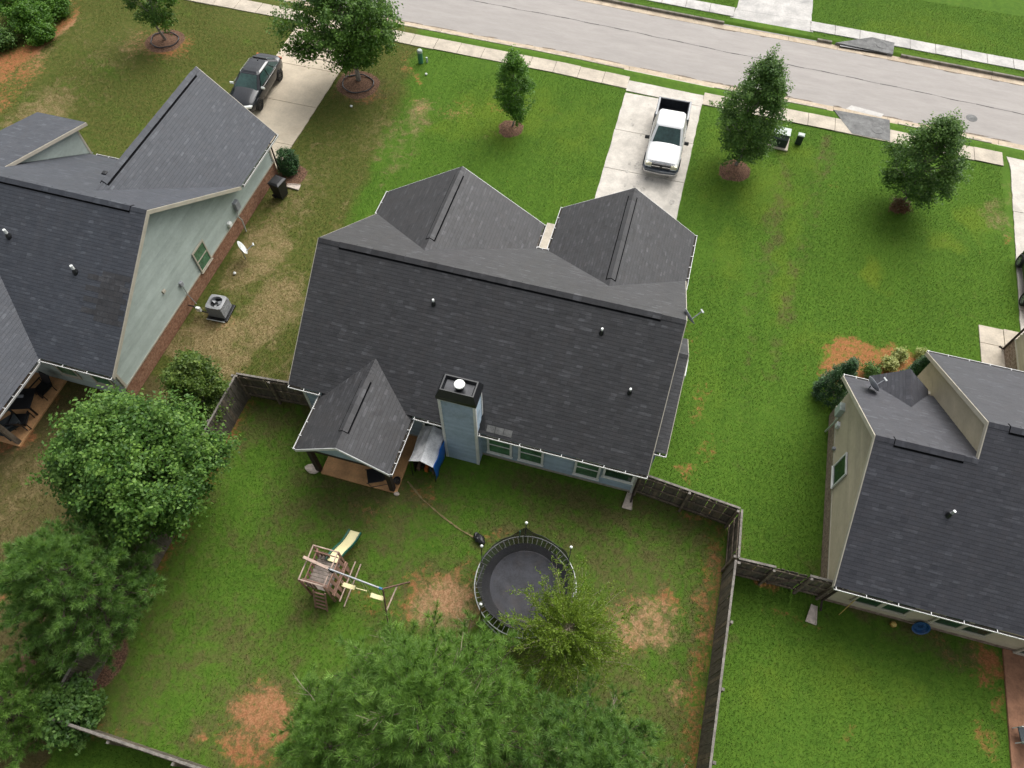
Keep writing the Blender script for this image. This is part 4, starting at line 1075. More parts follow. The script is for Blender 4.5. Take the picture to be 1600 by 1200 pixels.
# rear porch
mb = MB(); gable_y(mb, -10.92, -7.09, 9.3, 13.45, 2.45, 3.66, -9.0, ye1=11.9); pr = mb.build('porch_roof', SM, H1)
ridge_vent(pr, (-9.0, 10.0, 3.66), (-9.0, 12.3, 3.66), 0.63, SM)
ridge_cap(pr, (-9.0, 9.3, 3.66), (-9.0, 9.98, 3.66), 0.63, SM); ridge_cap(pr, (-9.0, 13.25, 3.66), (-9.0, 12.32, 3.66), 0.63, SM)
for xa in (-10.92, -7.09):
    rake(H1, (xa, 9.3, 2.45), (-9.0, 9.3, 3.66), 'trim_white', 0.16, 0.03, (0, -1, 0))
gutter(H1, (-10.92, 9.3), (-10.92, 11.75), (-1, 0), 2.45, hang=0.5); gutter(H1, (-7.09, 9.3), (-7.09, 11.75), (1, 0), 2.45, hang=0.45)
mb = MB(); mb.add([(-10.7, 9.5, 2.3), (-7.3, 9.5, 2.3), (-7.3, 9.5, 2.42), (-9.0, 9.5, 3.5), (-10.7, 9.5, 2.42), (-10.7, 9.58, 2.3), (-7.3, 9.58, 2.3), (-7.3, 9.58, 2.42), (-9.0, 9.58, 3.5), (-10.7, 9.58, 2.42)],
                  [(0, 1, 2, 3, 4), (9, 8, 7, 6, 5), (0, 5, 6, 1), (1, 6, 7, 2), (2, 7, 8, 3), (3, 8, 9, 4), (4, 9, 5, 0)]); mb.build('porch_gable', 'siding_blue', H1)
for bx_ in (-10.62, -7.42):
    mb = MB(); mb.box(bx_ - 0.09, bx_ + 0.09, 9.5, 12.15, 2.12, 2.3); mb.build('beam', 'wood_post', H1)
    mb = MB(); mb.box(bx_ - 0.1, bx_ + 0.1, 9.53, 9.73, 0.06, 2.14); mb.build('post', 'wood_post', H1, bevel=0.01)
mb = MB(); mb.box(-10.5, -7.5, 9.5, 9.68, 2.115, 2.295); mb.build('beam', 'wood_post', H1)
mb = MB(); mb.box(-10.52, -7.22, 9.5, 12.14, -0.08, 0.07); mb.build('patio_slab', 'patio', H1, bevel=0.02)

# ---------------------------------------------------------------- green sided house on the left
H2 = wthing('house', 'pale green sided house with slate grey roof and a steep garage gable', 'house', (-26, 16, 0))
SL = 'shingle_left'
E2, YR2, ZR2, RX = 2.55, 15.9, 6.28, -19.25
PF, PB = (ZR2 - E2) / (21.4 - YR2), (ZR2 - E2) / (YR2 - 10.2)
WX = -19.78
top2 = lambda u: min(E2 + PB * (u - 10.2), E2 + PF * (21.4 - u)) - 0.14 if u < 21.0 else 2.48
mb = MB(); wall_prism_x(mb, -40, WX, 10.6, 21.0, 0, 2.68, YR2, ZR2 - 0.16); wall_prism_y(mb, -25.3, WX, 20.5, 25.0, 0, 2.5, -22.4, 5.5); mb.build('wall', 'siding_green', H2)
mb = MB(); gable_x(mb, -40, RX, 10.2, 21.4, E2, ZR2, YR2); roof2 = mb.build('roof', SL, H2)
ridge_vent(roof2, (-33, YR2, ZR2), (-19.95, YR2, ZR2), 0.66, SL); ridge_cap(roof2, (RX, YR2, ZR2), (-19.93, YR2, ZR2), 0.66, SL)
mb = MB(); gable_y(mb, -25.65, RX + 0.03, 16.6, 25.3, E2 + 0.003, 5.72, -22.42, ye0=21.3); rg = mb.build('garage_roof', SL, H2)
ridge_vent(rg, (-22.42, 17.3, 5.72), (-22.42, 24.9, 5.72), 1.0, SL); ridge_cap(rg, (-22.42, 25.3, 5.72), (-22.42, 24.92, 5.72), 1.0, SL)
siding(H2, 'y', WX, 1, 10.6, 25.0, 0.93, top2, 'siding_green', 0.185)
brick_band(H2, 'y', WX, 1, 10.55, 25.05, 0, 0.85, 'brick_red', 0.06, 'trim_tan')
rake(H2, (RX, 10.2, E2), (RX, YR2, ZR2), 'trim_tan', 0.2, 0.035, (1, 0, 0)); rake(H2, (RX, 21.4, E2), (RX, YR2, ZR2), 'trim_tan', 0.2, 0.035, (1, 0, 0))
for xa in (-25.65, RX + 0.03): rake(H2, (xa, 25.3, E2), (-22.42, 25.3, 5.72), 'trim_tan', 0.2, 0.035, (0, 1, 0))
gutter(H2, (RX + 0.03, 21.5), (RX + 0.03, 25.3), (1, 0), E2); gutter(H2, (-22.6, 10.2), (RX, 10.2), (0, -1), E2, hang=0.85); gutter(H2, (-27.1, 21.4), (-25.7, 21.4), (0, 1), E2)
for yy in (10.6, 24.93):
    mb = MB(); mb.box(WX - 0.03, WX + 0.085, yy - 0.01, yy + 0.1, 0.93, 2.46); mb.build('corner_board', 'trim_tan', H2)
downspout(H2, (-19.7, 25.1), 0.0, 2.4, (0.7, 0.3), 'wood_post')
# shed dormer on the street side
mb = MB(); roof_plane(mb, (-27.2, 22.0, 4.0), (-29.85, 22.0, 4.0), (-29.85, 17.1, 5.46), (-27.2, 17.1, 5.46)); rd = mb.build('dormer_roof', SL, H2)
mb = MB(); dz = lambda q: 4.0 + (22.0 - q) * 0.298 - 0.12
mb.add([(-27.4, 21.5, 2.4), (-27.4, 17.3, 5.2), (-27.4, 17.3, dz(17.3)), (-27.4, 21.5, dz(21.5)), (-29.7, 21.5, 2.4), (-29.7, 17.3, 5.2), (-29.7, 17.3, dz(17.3)), (-29.7, 21.5, dz(21.5))], [(0, 1, 2, 3), (7, 6, 5, 4), (0, 3, 7, 4), (3, 2, 6, 7)]); mb.build('dormer_wall', 'siding_green', H2)
for k in range(9):
    za = 2.45 + 0.185 * k; zb = za + 0.185
    if za > 4.0: break
    yl0 = 21.4 - (za - E2) / PF + 0.05; yl1 = 21.4 - (zb - E2) / PF + 0.05
    mb = MB(); mb.add([(-27.376, 21.5, za), (-27.376, yl0, za), (-27.394, yl1, zb), (-27.394, 21.5, zb)], [(0, 1, 2, 3)]); mb.build('siding_board', 'siding_green', H2)
for k in range(4):
    za = 4.0 + 0.185 * k; zb = za + 0.185
    y_hi = 22.0 - (za + 0.12 - 4.0) / 0.298; y_lo = 21.4 - (za - E2) / PF
    if y_hi < y_lo: break
    mb = MB(); mb.add([(-27.376, min(21.5, y_hi), za), (-27.376, y_lo, za), (-27.394, y_lo - 0.25, zb), (-27.394, min(21.5, y_hi - 0.6), zb)], [(0, 1, 2, 3)]); mb.build('siding_board', 'siding_green', H2)
rake(H2, (-27.2, 22.0, 4.0), (-27.2, 17.1, 5.46), 'trim_tan', 0.16, 0.03, (1, 0, 0))
mb = MB(); mb.box(-27.45, -27.37, 21.42, 21.52, 2.5, 4.0); mb.build('corner_board', 'trim_tan', H2)
for vx, vy in [(-25.0, 14.0), (-21.75, 13.35)]: vent_pipe(roof2, vx, vy, E2 + PB * (vy - 10.2), 0.36, 0.06, lean=(-0.02, 0.02))
mb = MB(); mb.box(-24.22, -24.0, 18.86, 19.06, E2 + PF * 2.45, E2 + PF * 2.45 + 0.12); mb.build('roof_vent', 'metal_black', roof2, bevel=0.02)
window(H2, 'y', WX + 0.02, 1, 17.65, 0.82, 1.5, 1.15, 'trim_tan', 'glass_green', 'h', 0.07)
# darker patched shingles by the rake
mb = MB()
for r_ in range(9):
    for c_ in range(3 + r_ % 2):
        ya = 11.9 + r_ * 0.19; xa = RX - 0.05 - 0.42 * (c_ + 1) - (0.2 if r_ % 2 else 0)
        q = [(xa, ya), (xa + 0.41, ya), (xa + 0.41, ya + 0.18), (xa, ya + 0.18)]
        mb.add([(x, y, E2 + PB * (y - 10.2) + 0.011) for x, y in q], [(0, 1, 2, 3)], [[(xa + r_, 0.03), (xa + r_ + 0.4, 0.03), (xa + r_ + 0.4, 0.13), (xa + r_, 0.13)]])
mb.build('patched_shingle', 'shingle_main', roof2)
# rear porch of the green house
mb = MB(); gable_y(mb, -29.2, -22.58, 6.7, 13.6, 2.52, 4.68, -25.9, ye1=10.3); rp = mb.build('porch_roof', SL, H2)
gutter(H2, (-22.58, 6.7), (-22.58, 10.05), (1, 0), 2.52, hang=0.55)
rake(H2, (-22.58, 6.7, 2.52), (-25.9, 6.7, 4.68), 'trim_tan', 0.18, 0.03, (0, -1, 0))
mb = MB(); mb.box(-29.0, -23.05, 7.2, 10.58, -0.08, 0.06); mb.build('patio_slab', 'patio', H2, bevel=0.02)
mb = MB(); mb.box(-23.28, -23.1, 7.26, 7.44, 0.06, 2.4); mb.build('post', 'fence_brown', H2)
mb = MB(); mb.box(-23.3, -23.08, 7.45, 10.58, 2.2, 2.42); mb.build('beam', 'trim_tan', H2)
window(H2, 'x', 10.6, -1, -22.3, 0.8, 1.5, 1.2, 'trim_tan', 'glass_green', 'h'); window(H2, 'x', 10.6, -1, -20.6, 0.8, 1.5, 1.2, 'trim_tan', 'glass_green', 'h')
siding(H2, 'x', 10.6, -1, -29.0, WX, 0.1, lambda u: 2.6, 'siding_green', 0.185)
# wall fittings facing the side yard
mb = MB(); mb.box(-19.77, -19.55, 20.9, 21.25, 1.25, 1.75); mb.build('meter_box', 'dish_grey', H2, bevel=0.03)
mb = MB(); mb.tube([(-19.66, 21.0, 1.3), (-19.64, 20.85, 0.95), (-19.55, 20.9, 0.7), (-19.5, 20.8, 0.02)], 0.035, 6); mb.build('conduit', 'galv', H2)
mb = MB(); mb.lathe([(0.12, -0.1), (0.13, 0.05), (0.06, 0.1)], (0, 0, 0), 10)
mb2 = MB(); mb2.box(-19.77, -19.58, 20.0, 20.25, 1.0, 1.25); mb2.build('meter_box', 'white_cap', H2, bevel=0.04)
mb = MB(); mb.box(-19.77, -19.63, 15.72, 15.92, 1.5, 1.75); mb.build('disconnect_box', 'dish_grey', H2, bevel=0.02)
mb = MB(); mb.tube([(-19.68, 15.82, 1.5), (-19.66, 15.8, 0.9), (-19.4, 15.75, 0.35)], 0.02, 6); mb.build('conduit', 'steel', H2)
mb = MB(); mb.box(-19.77, -19.66, 14.75, 14.93, 2.2, 2.35); mb.build('wall_vent', 'trim_tan', H2, bevel=0.02)

# ---------------------------------------------------------------- beige house on the right
H3 = wthing('house', 'beige sided house with charcoal roof and a small porch gable', 'house', (16, 14, 0))
SR = 'shingle_right'
E3 = 2.6
mb = MB(); wall_prism_x(mb, 9.6, 13.2, 9.9, 18.0, 0, 2.76, 13.95, 5.46); wall_prism_x(mb, 12.62, 26, 9.9, 20.1, 0, 2.76, 15.05, 6.16)
mb.build('wall', 'siding_beige', H3)
mb = MB(); mb.box(17.2, 26, 19, 23.7, 0, 2.6); mb.build('garage_wall', 'siding_beige', H3)
mb = MB(); gable_x(mb, 9.12, 13.0, 9.5, 18.35, E3, 5.62, 13.93); roof3 = mb.build('roof', SR, H3)
ridge_vent(roof3, (9.75, 13.93, 5.62), (12.0, 13.93, 5.62), 0.68, SR); ridge_cap(roof3, (9.12, 13.93, 5.62), (9.73, 13.93, 5.62), 0.68, SR); ridge_cap(roof3, (12.45, 13.93, 5.62), (12.02, 13.93, 5.62), 0.68, SR)
mb = MB(); gable_x(mb, 12.44, 27, 9.5 + 0.004, 20.5, E3 + 0.002, 6.34, 15.0); roof3b = mb.build('roof', SR, H3)
ridge_vent(roof3b, (13.1, 15.0, 6.34), (20, 15.0, 6.34), 0.68, SR); ridge_cap(roof3b, (12.44, 15.0, 6.34), (13.08, 15.0, 6.34), 0.68, SR)
mb = MB(); gable_y(mb, 10.1, 12.4, 16.7, 18.6, E3 + 0.02, 3.62, 11.25, ye0=18.2); rg3 = mb.build('porch_gable_roof', SR, H3)
ridge_cap(rg3, (11.25, 16.6, 3.62), (11.25, 18.6, 3.62), 0.86, SR)
mb = MB(); gable_y(mb, 17.5, 27, 18, 24.3, E3 + 0.004, 5.5, 22); mb.build('garage_roof', SR, H3)
top3 = lambda u: min(E3 + 0.682 * (u - 9.5), E3 + 0.683 * (18.35 - u)) - 0.12
siding(H3, 'y', 9.6, -1, 9.9, 18.0, 0.82, top3, 'siding_beige', 0.16)
brick_band(H3, 'y', 9.6, -1, 9.85, 18.05, 0, 0.75, 'brick_tan', 0.06, 'trim_tan')
siding(H3, 'x', 9.9, -1, 9.6, 26, 0.3, lambda u: 2.6, 'siding_beige', 0.16)
brick_band(H3, 'x', 9.9, -1, 9.6, 26, 0, 0.3, 'brick_tan', 0.05)
brick_band(H3, 'y', 17.2, -1, 19, 23.75, 0, 0.85, 'brick_tan', 0.06, 'trim_tan')
siding(H3, 'y', 17.2, -1, 19, 23.7, 0.93, lambda u: 2.6, 'siding_beige', 0.16)
# side wall of the taller section above the lower roof
wt = lambda u: min(6.34 - 0.68 * (u - 15.0), 6.34) - 0.12
for k in range(24):
    za = 2.6 + 0.16 * k; zb = za + 0.16
    yl = lambda z: max(18.35 - (z - E3) / 0.683 - 0.1, 14.0 + (z - 5.62) / 0.68 if z > 5.6 else 0)
    yh = lambda z: min(20.1, 15.0 + (6.22 - z) / 0.68)
    if yh(zb) < yl(zb) or za > 6.0: break
    mb = MB(); mb.add([(12.596, yh(za), za), (12.596, yl(za), za), (12.612, yl(zb), zb), (12.612, yh(zb), zb)], [(0, 1, 2, 3)[::-1]]); mb.build('siding_board', 'siding_beige', H3)
for k in range(14):
    za = 0.3 + 0.16 * k; mb = MB(); mb.add([(12.596, 20.1, za), (12.596, 18.0, za), (12.612, 18.0, za + 0.17), (12.612, 20.1, za + 0.17)], [(0, 1, 2, 3)[::-1]]); mb.build('siding_board', 'siding_beige', H3)
rake(H3, (9.12, 9.5, E3), (9.12, 13.93, 5.62), 'trim_tan', 0.2, 0.035, (-1, 0, 0)); rake(H3, (9.12, 18.35, E3), (9.12, 13.93, 5.62), 'trim_tan', 0.2, 0.035, (-1, 0, 0))
rake(H3, (12.44, 20.5, E3), (12.44, 15.0, 6.34), 'trim_tan', 0.2, 0.035, (-1, 0, 0)); rake(H3, (12.44, 13.9, 5.6), (12.44, 15.0, 6.34), 'trim_tan', 0.2, 0.035, (-1, 0, 0))
gutter(H3, (9.12, 9.5), (24, 9.5), (0, -1), E3, hang=1.0); gutter(H3, (9.12, 18.35), (10.1, 18.35), (0, 1), E3, hang=0.9); gutter(H3, (12.44, 20.5), (17.4, 20.5), (0, 1), E3, hang=0.8)
window(H3, 'y', 9.58, -1, 14.6, 0.85, 1.55, 1.2, 'trim_white', 'glass_dark', 'n', 0.06)
window(H3, 'x', 9.88, -1, 11.3, 1.75, 1.5, 1.15, 'trim_tan', 'glass_dark', 'hv', 0.08); window(H3, 'x', 9.88, -1, 14.05, 1.75, 1.5, 1.15, 'trim_tan', 'glass_dark', 'hv', 0.08)
window(H3, 'x', 9.88, -1, 17.0, 1.0, 1.2, 2.0, 'trim_tan', 'glass_dark', 'n', 0.08)
vent_pipe(roof3, 12.0, 12.25, E3 + 0.682 * 2.75, 0.34, 0.05, 'galv', (0.03, 0.01))
downspout(H3, (9.55, 9.8), 0, 2.45, (0.1, -1), 'wood_post')
mb = MB(); mb.tube([(17.1, 23.78, 2.6), (17.1, 23.78, 0.05), (16.95, 23.9, 0.04)], 0.05, 6); mb.build('downspout', 'wood_post', H3)
mb = MB(); mb.box(16.08, 25, 5.5, 9.85, -0.08, 0.05); mb.build('patio_slab', 'patio_brown', H3, bevel=0.02)
mb = MB(); mb.box(10.2, 12.3, 18.0, 20.2, -0.05, 0.12); mb.build('porch_slab', 'brick_tan', H3)
mb = MB(); mb.box(12.36, 12.5, 18.4, 18.54, 0.1, 2.6); mb.build('post', 'trim_tan', H3)
# utility boxes on the side wall
for y0_, y1_, z0_, z1_, mt in [(17.25, 17.65, 1.15, 1.75, 'box_pale'), (17.5, 17.75, 0.95, 1.2, 'box_pale'), (16.75, 16.98, 1.05, 1.32, 'dish_white'), (15.85, 15.98, 0.8, 0.95, 'dish_grey')]:
    mb = MB(); mb.box(9.34 if z1_ > 1.5 else 9.42, 9.58, y0_, y1_, z0_, z1_); mb.build('meter_box', mt, H3, bevel=0.025)
mb = MB(); mb.tube([(9.46, 17.2, 1.2), (9.42, 17.1, 0.9), (9.4, 17.15, 0.05)], 0.04, 6); mb.build('conduit', 'galv', H3)
# house across the street and one beyond the left lawn are out of frame
# ================================================================= fences
def picket_mesh(name, h, mat, w=0.141, t=0.02):
    mb = MB(); x = w / 2
    prof = [(-x, 0), (x, 0), (x, h - 0.045), (x - 0.03, h), (-x + 0.03, h), (-x, h - 0.045)]
    v = [(a, -t / 2, z) for a, z in prof] + [(a, t / 2, z) for a, z in prof]
    n = 6
    mb.add(v, [tuple(range(n)), tuple(range(2 * n - 1, n - 1, -1))] + [(i, n + i, n + (i + 1) % n, (i + 1) % n) for i in range(n)])
    me = bpy.data.meshes.new(name); me.from_pydata(mb.v, [], mb.f); me.materials.append(MATS[mat]); me.update()
    return me
PICKETS = [picket_mesh('picket', h, m) for h, m in ((1.8, 'fence_grey'), (1.78, 'fence_brown'), (1.82, 'fence_grey'))]
def fence(label, p0, p1, rail_side, posts=2.4, tall=1.0, skip=None, gate=False):
    """pickets on one face, three rails and posts on the other; rail_side = +1 left of p0->p1"""
    p0, p1 = Vector((*p0, 0)), Vector((*p1, 0))
    d = (p1 - p0); L = d.length; d.normalize()
    nrm = Vector((-d.y, d.x, 0)) * rail_side
    t = thing('wooden_gate' if gate else 'wooden_fence', label, 'gate' if gate else 'fence', p0, math.atan2(d.y, d.x), 'weathered plank fences round the yards')
    n = int(L / 0.142)
    for i in range(n):
        u = (i + 0.5) * L / n
        o = bpy.data.objects.new('picket', PICKETS[random.choice((0, 0, 1, 2))])
        COL.objects.link(o); o.parent = t
        o.location = (u, -rail_side * (0.035 + random.uniform(0, 0.006)), -0.04)
        o.rotation_euler = (random.uniform(-0.01, 0.01), random.uniform(-0.012, 0.012), random.uniform(-0.03, 0.03))
        o.scale = (1, 1, tall * random.uniform(0.985, 1.01))
    for z in (0.22, 0.95, 1.62):
        mb = MB(); mb.box(0.0, L, rail_side * 0.02 - 0.022, rail_side * 0.02 + 0.022, z * tall - 0.045, z * tall + 0.045); mb.build('rail', 'fence_brown', t)
    if gate:
        mb = MB(); mb.bar((0.1, rail_side * 0.07, 0.26), (L - 0.1, rail_side * 0.07, 1.55), 0.04, 0.09, (0, 1, 0)); mb.build('brace', 'fence_brown', t)
    else:
        m = max(1, int(round(L / posts)))
        for i in range(m + 1):
            u = min(max(L * i / m, 0.05), L - 0.05)
            mb = MB(); y = rail_side * 0.09; zz = 1.78 * tall + random.uniform(-0.05, 0.06)
            mb.box(u - 0.045, u + 0.045, y - 0.045, y + 0.045, -0.2, zz)
            po = mb.build('post', 'fence_brown', t)
            mb = MB(); mb.box(u - 0.047, u + 0.047, y - 0.047, y + 0.047, zz + 0.001, zz + 0.012); mb.build('post_top', 'fence_top', po)
        mb = MB(); mb.box(0, L, -rail_side * 0.03 - 0.04, -rail_side * 0.03 + 0.04, 1.80 * tall, 1.83 * tall)
        mb.build('top_board', 'fence_top', t)
    return t
fence('weathered plank fence from the blue grey house corner to the yard corner', (2.02, 12.2), (5.86, 11.8), -1, 2.0)
fence('short weathered plank fence run between two yard corners beside the beige house', (5.9, 11.8), (5.98, 9.9), -1, 1.9)
fence('weathered plank fence joining the yard corner to the first gate post', (6.02, 9.86), (7.35, 9.9), -1, 1.3)
fence('plank gate with a diagonal brace in the fence by the beige house', (7.4, 9.9), (8.5, 9.92), -1, gate=True)
fence('short weathered plank fence touching the corner of the beige house', (8.55, 9.92), (9.5, 9.93), -1, 0.95)
fence('long weathered plank fence dividing the two back yards', (5.95, 9.8), (5.88, -1.35), 1, 2.4)
fence('weathered plank fence between the rear porch side and the left yard corner', (-15.0, 12.05), (-12.1, 12.3), -1, 1.45)
fence('dark plank fence down the left side of the back yard', (-15.02, 12.0), (-14.98, -1.3), -1, 2.4)
fence('weathered plank fence closing the back of the yard behind the pines', (-14.9, -1.4), (5.8, -1.4), -1, 2.4)

# ================================================================= vehicles
def wheel(parent, c, r, w, side, rim='rim', spokes=5):
    """tyre with rim; side = +1/-1 outward along x"""
    n = 22
    prof = [(r * 0.62, -w / 2), (r * 0.93, -w / 2), (r, -w * 0.32), (r, w * 0.32), (r * 0.93, w / 2), (r * 0.62, w / 2), (r * 0.6, w * 0.3), (r * 0.6, -w * 0.3)]
    rings = [[Vector((c[0] + side * q, c[1] + p * math.cos(2 * math.pi * k / n), c[2] + p * math.sin(2 * math.pi * k / n))) for p, q in prof] for k in range(n)]
    mb = MB(); mb.loft(rings + [rings[0]], True, False)
    wl = mb.build('wheel', 'rubber', parent, smooth=False)
    mb = MB()
    for k in range(spokes):
        a = 2 * math.pi * k / spokes + 0.3
        dv = Vector((0, math.cos(a), math.sin(a)))
        mb.bar(Vector(c) + Vector((side * w * 0.32, 0, 0)) + dv * 0.02, Vector(c) + Vector((side * w * 0.38, 0, 0)) + dv * r * 0.6, r * 0.17, 0.03, (1, 0, 0))
    ring = [[Vector((c[0] + side * q, c[1] + p * math.cos(2 * math.pi * k / n), c[2] + p * math.sin(2 * math.pi * k / n))) for p, q in ((r * 0.66, w * 0.2), (r * 0.66, w * 0.46), (r * 0.56, w * 0.42), (r * 0.56, w * 0.2))] for k in range(n)]
    mb.loft(ring + [ring[0]], True, False)
    mb.build('wheel_rim', rim, wl)
    mb = MB(); cc = Vector(c)
    rr = [[cc + Vector((side * w * 0.12, r * 0.6 * math.cos(2 * math.pi * k / n), r * 0.6 * math.sin(2 * math.pi * k / n))) for k in range(n)], [cc + Vector((side * w * 0.13, 0.02 * math.cos(2 * math.pi * k / n), 0.02 * math.sin(2 * math.pi * k / n))) for k in range(n)]]
    mb.loft(rr, True, False); mb.build('hub', 'rubber', wl)
def arch(parent, c, r, side, mat='black_plastic'):
    mb = MB(); n = 14
    rings = []
    for k in range(n + 1):
        a = math.pi * (-0.06 + 1.12 * k / n)
        cs, sn = math.cos(a), math.sin(a)
        rings.append([Vector((c[0] + side * q, c[1] + p * cs, c[2] + p * sn)) for p, q in ((r * 1.12, -0.12), (r * 1.12, 0.012), (r * 1.22, 0.012), (r * 1.22, -0.12))])
    mb.loft(rings, True, True); mb.build('wheel_arch', mat, parent)
def car_body(parent, mat, st, name='body'):
    """stations: (y, half width, z low, z belt, z top)"""
    rings = []
    for y, w, zl, zb, zt in st:
        h = [(w * 0.84, zl), (w * 0.97, zl + 0.10 * (zb - zl)), (w, zl + 0.45 * (zb - zl)), (w * 0.985, zl + 0.82 * (zb - zl)), (w * 0.93, zb), (w * 0.72, zb + 0.72 * (zt - zb)), (w * 0.38, zt)]
        rings.append([Vector((x, y, z)) for x, z in h] + [Vector((-x, y, z)) for x, z in h[::-1]])
    mb = MB(); mb.loft(rings, True, True)
    return mb.build(name, mat, parent, smooth=True, bevel=0.0, subsurf=1)
def cabin(parent, mat, zb, zt, bot, top, glass, name='cabin', posts=(0.5,)):
    """bot / top: (x half, y front, y rear) outlines; glass panes sit proud of the painted shell"""
    def ring(x, yf, yr, z, k=0.12):
        return [Vector(p) for p in ((-x + k, yf, z), (x - k, yf, z), (x, yf + k, z), (x, yr - k, z), (x - k, yr, z), (-x + k, yr, z), (-x, yr - k, z), (-x, yf + k, z))]
    m = lambda t: tuple(bot[i] + (top[i] - bot[i]) * t for i in range(3))
    rg = [ring(*bot, zb - 0.05), ring(*m(0.06), zb + 0.06 * (zt - zb)), ring(*m(0.92), zb + 0.93 * (zt - zb)), ring(*top, zt - 0.02), ring(top[0] * 0.86, top[1] + 0.12, top[2] - 0.12, zt + 0.025), ring(top[0] * 0.4, top[1] + 0.4, top[2] - 0.4, zt + 0.04, 0.05)]
    mb = MB(); mb.loft(rg, True, True)
    c = mb.build(name, mat, parent, smooth=False, bevel=0.05)
    def P(face, u, t):
        x, yf, yr = m(t); z = zb + t * (zt - zb)
        if face == 'f': return Vector(((2 * u - 1) * (x - 0.1), yf - 0.018, z + 0.012))
        if face == 'r': return Vector(((2 * u - 1) * (x - 0.1), yr + 0.018, z + 0.012))
        s_ = 1 if face == 'R' else -1
        return Vector((s_ * (x + 0.014), yf + 0.1 + u * (yr - yf - 0.2), z))
    def pane(nm, face, u0, u1, t0, t1):
        mb = MB(); q = [P(face, u0, t0), P(face, u1, t0), P(face, u1, t1), P(face, u0, t1)]
        n_ = (q[1] - q[0]).cross(q[3] - q[0]).normalized() * 0.012
        mb.add(q + [p - n_ for p in q], [(0, 1, 2, 3), (7, 6, 5, 4), (0, 4, 5, 1), (1, 5, 6, 2), (2, 6, 7, 3), (3, 7, 4, 0)])
        mb.build(nm, glass, c)
    pane('windscreen', 'f', 0.02, 0.98, 0.06, 0.9); pane('rear_window', 'r', 0.06, 0.94, 0.12, 0.86)
    e = [0.03] + list(posts) + [0.97]
    for s_ in 'RL':
        for a, b in zip(e[:-1], e[1:]): pane('side_window', s_, a + 0.02, b - 0.02, 0.12, 0.86)
    return c
# dark sedan on the left driveway, nose towards the garage
t = thing('parked_car', 'dark grey hatchback with pale mirrors parked on the tan driveway', 'car', (-23.82, 30.95, 0.02), math.radians(1.5))
car_body(t, 'paint_dark', [(-2.28, 0.62, 0.35, 0.55, 0.62), (-2.2, 0.76, 0.24, 0.62, 0.72), (-1.9, 0.86, 0.2, 0.7, 0.82), (-1.3, 0.9, 0.2, 0.8, 0.93), (-0.7, 0.9, 0.2, 0.9, 0.98), (0.3, 0.9, 0.2, 0.93, 0.98), (1.3, 0.9, 0.2, 0.97, 1.02), (1.9, 0.87, 0.22, 0.98, 1.05), (2.2, 0.8, 0.28, 0.95, 1.02), (2.3, 0.68, 0.36, 0.85, 0.92)])
cabin(t, 'paint_dark', 0.88, 1.38, (0.83, -1.0, 2.05), (0.57, -0.15, 1.2), 'glass_car', posts=(0.44, 0.74))
for s_ in (-1, 1):
    for yy in (-1.38, 1.38): wheel(t, (s_ * 0.83, yy, 0.31), 0.32, 0.2, s_, 'rim_dark', 7); arch(t, (s_ * 0.885, yy, 0.32), 0.32, s_)
    mb = MB(); mb.loft([[Vector((s_ * (0.86 + 0.1 * a), -0.72 + 0.06 * math.cos(q), 0.95 + 0.07 * math.sin(q))) for q in np.linspace(0, 2 * math.pi, 9)[:-1]] for a in (0, 1, 2)], True, True); mb.build('mirror', 'white_cap', t)
    mb = MB(); mb.obox((s_ * 0.6, -2.12, 0.66), (0.2, 0.06 * s_, 0), (0, 0.1, 0.0), (0, 0, 0.05)); mb.build('headlight', 'white_cap', t, bevel=0.02)
    mb = MB(); mb.obox((s_ * 0.66, 2.22, 0.86), (0.13, 0, 0), (0, 0.05, 0), (0, 0, 0.06)); mb.build('tail_light', 'orange_plastic', t, bevel=0.02)
    mb = MB(); mb.bar((s_ * 0.905, -0.6, 0.92), (s_ * 0.9, 1.2, 0.95), 0.012, 0.02); mb.build('belt_trim', 'chrome', t)
mb = MB(); mb.box(-0.45, 0.45, 1.22, 1.34, 1.36, 1.41); mb.build('spoiler', 'paint_black', t, bevel=0.02)
mb = MB(); mb.box(-0.03, 0.03, 0.95, 1.05, 1.4, 1.45); mb.build('antenna', 'black_plastic', t, bevel=0.01)
# white pickup on the middle driveway
t = thing('pickup_truck', 'white crew cab pickup with dark slate bed parked on the pale driveway', 'pickup truck', (-0.08, 33.0, 0.02), math.radians(1.0))
car_body(t, 'paint_white', [(-2.62, 0.78, 0.55, 0.88, 0.92), (-2.52, 0.88, 0.4, 0.95, 1.02), (-2.2, 0.92, 0.36, 1.0, 1.1), (-1.5, 0.93, 0.36, 1.04, 1.15), (-1.0, 0.93, 0.36, 1.08, 1.18), (-0.2, 0.93, 0.36, 1.1, 1.15), (0.85, 0.93, 0.36, 1.1, 1.14), (0.95, 0.93, 0.36, 1.1, 1.12)])
cabin(t, 'paint_white', 1.08, 1.78, (0.87, -1.18, 0.93), (0.70, -0.48, 0.82), 'glass_car', posts=(0.42, 0.72))
mb = MB()
x, y0_, y1_, zb_, zt_ = 0.93, 0.98, 2.6, 0.5, 1.2
mb.box(-x, -x + 0.13, y0_, y1_, zb_, zt_); mb.box(x - 0.13, x, y0_, y1_, zb_, zt_); mb.box(-x + 0.13, x - 0.13, y1_ - 0.1, y1_, zb_, zt_ - 0.01); mb.box(-x + 0.13, x - 0.13, y0_, y0_ + 0.06, zb_, zt_ - 0.01)
bed = mb.build('bed', 'paint_slate', t, bevel=0.03)
mb = MB(); mb.box(-x + 0.131, x - 0.131, y0_ + 0.06, y1_ - 0.1, zb_ + 0.1, zb_ + 0.16); mb.build('bed_floor', 'bed_liner', bed)
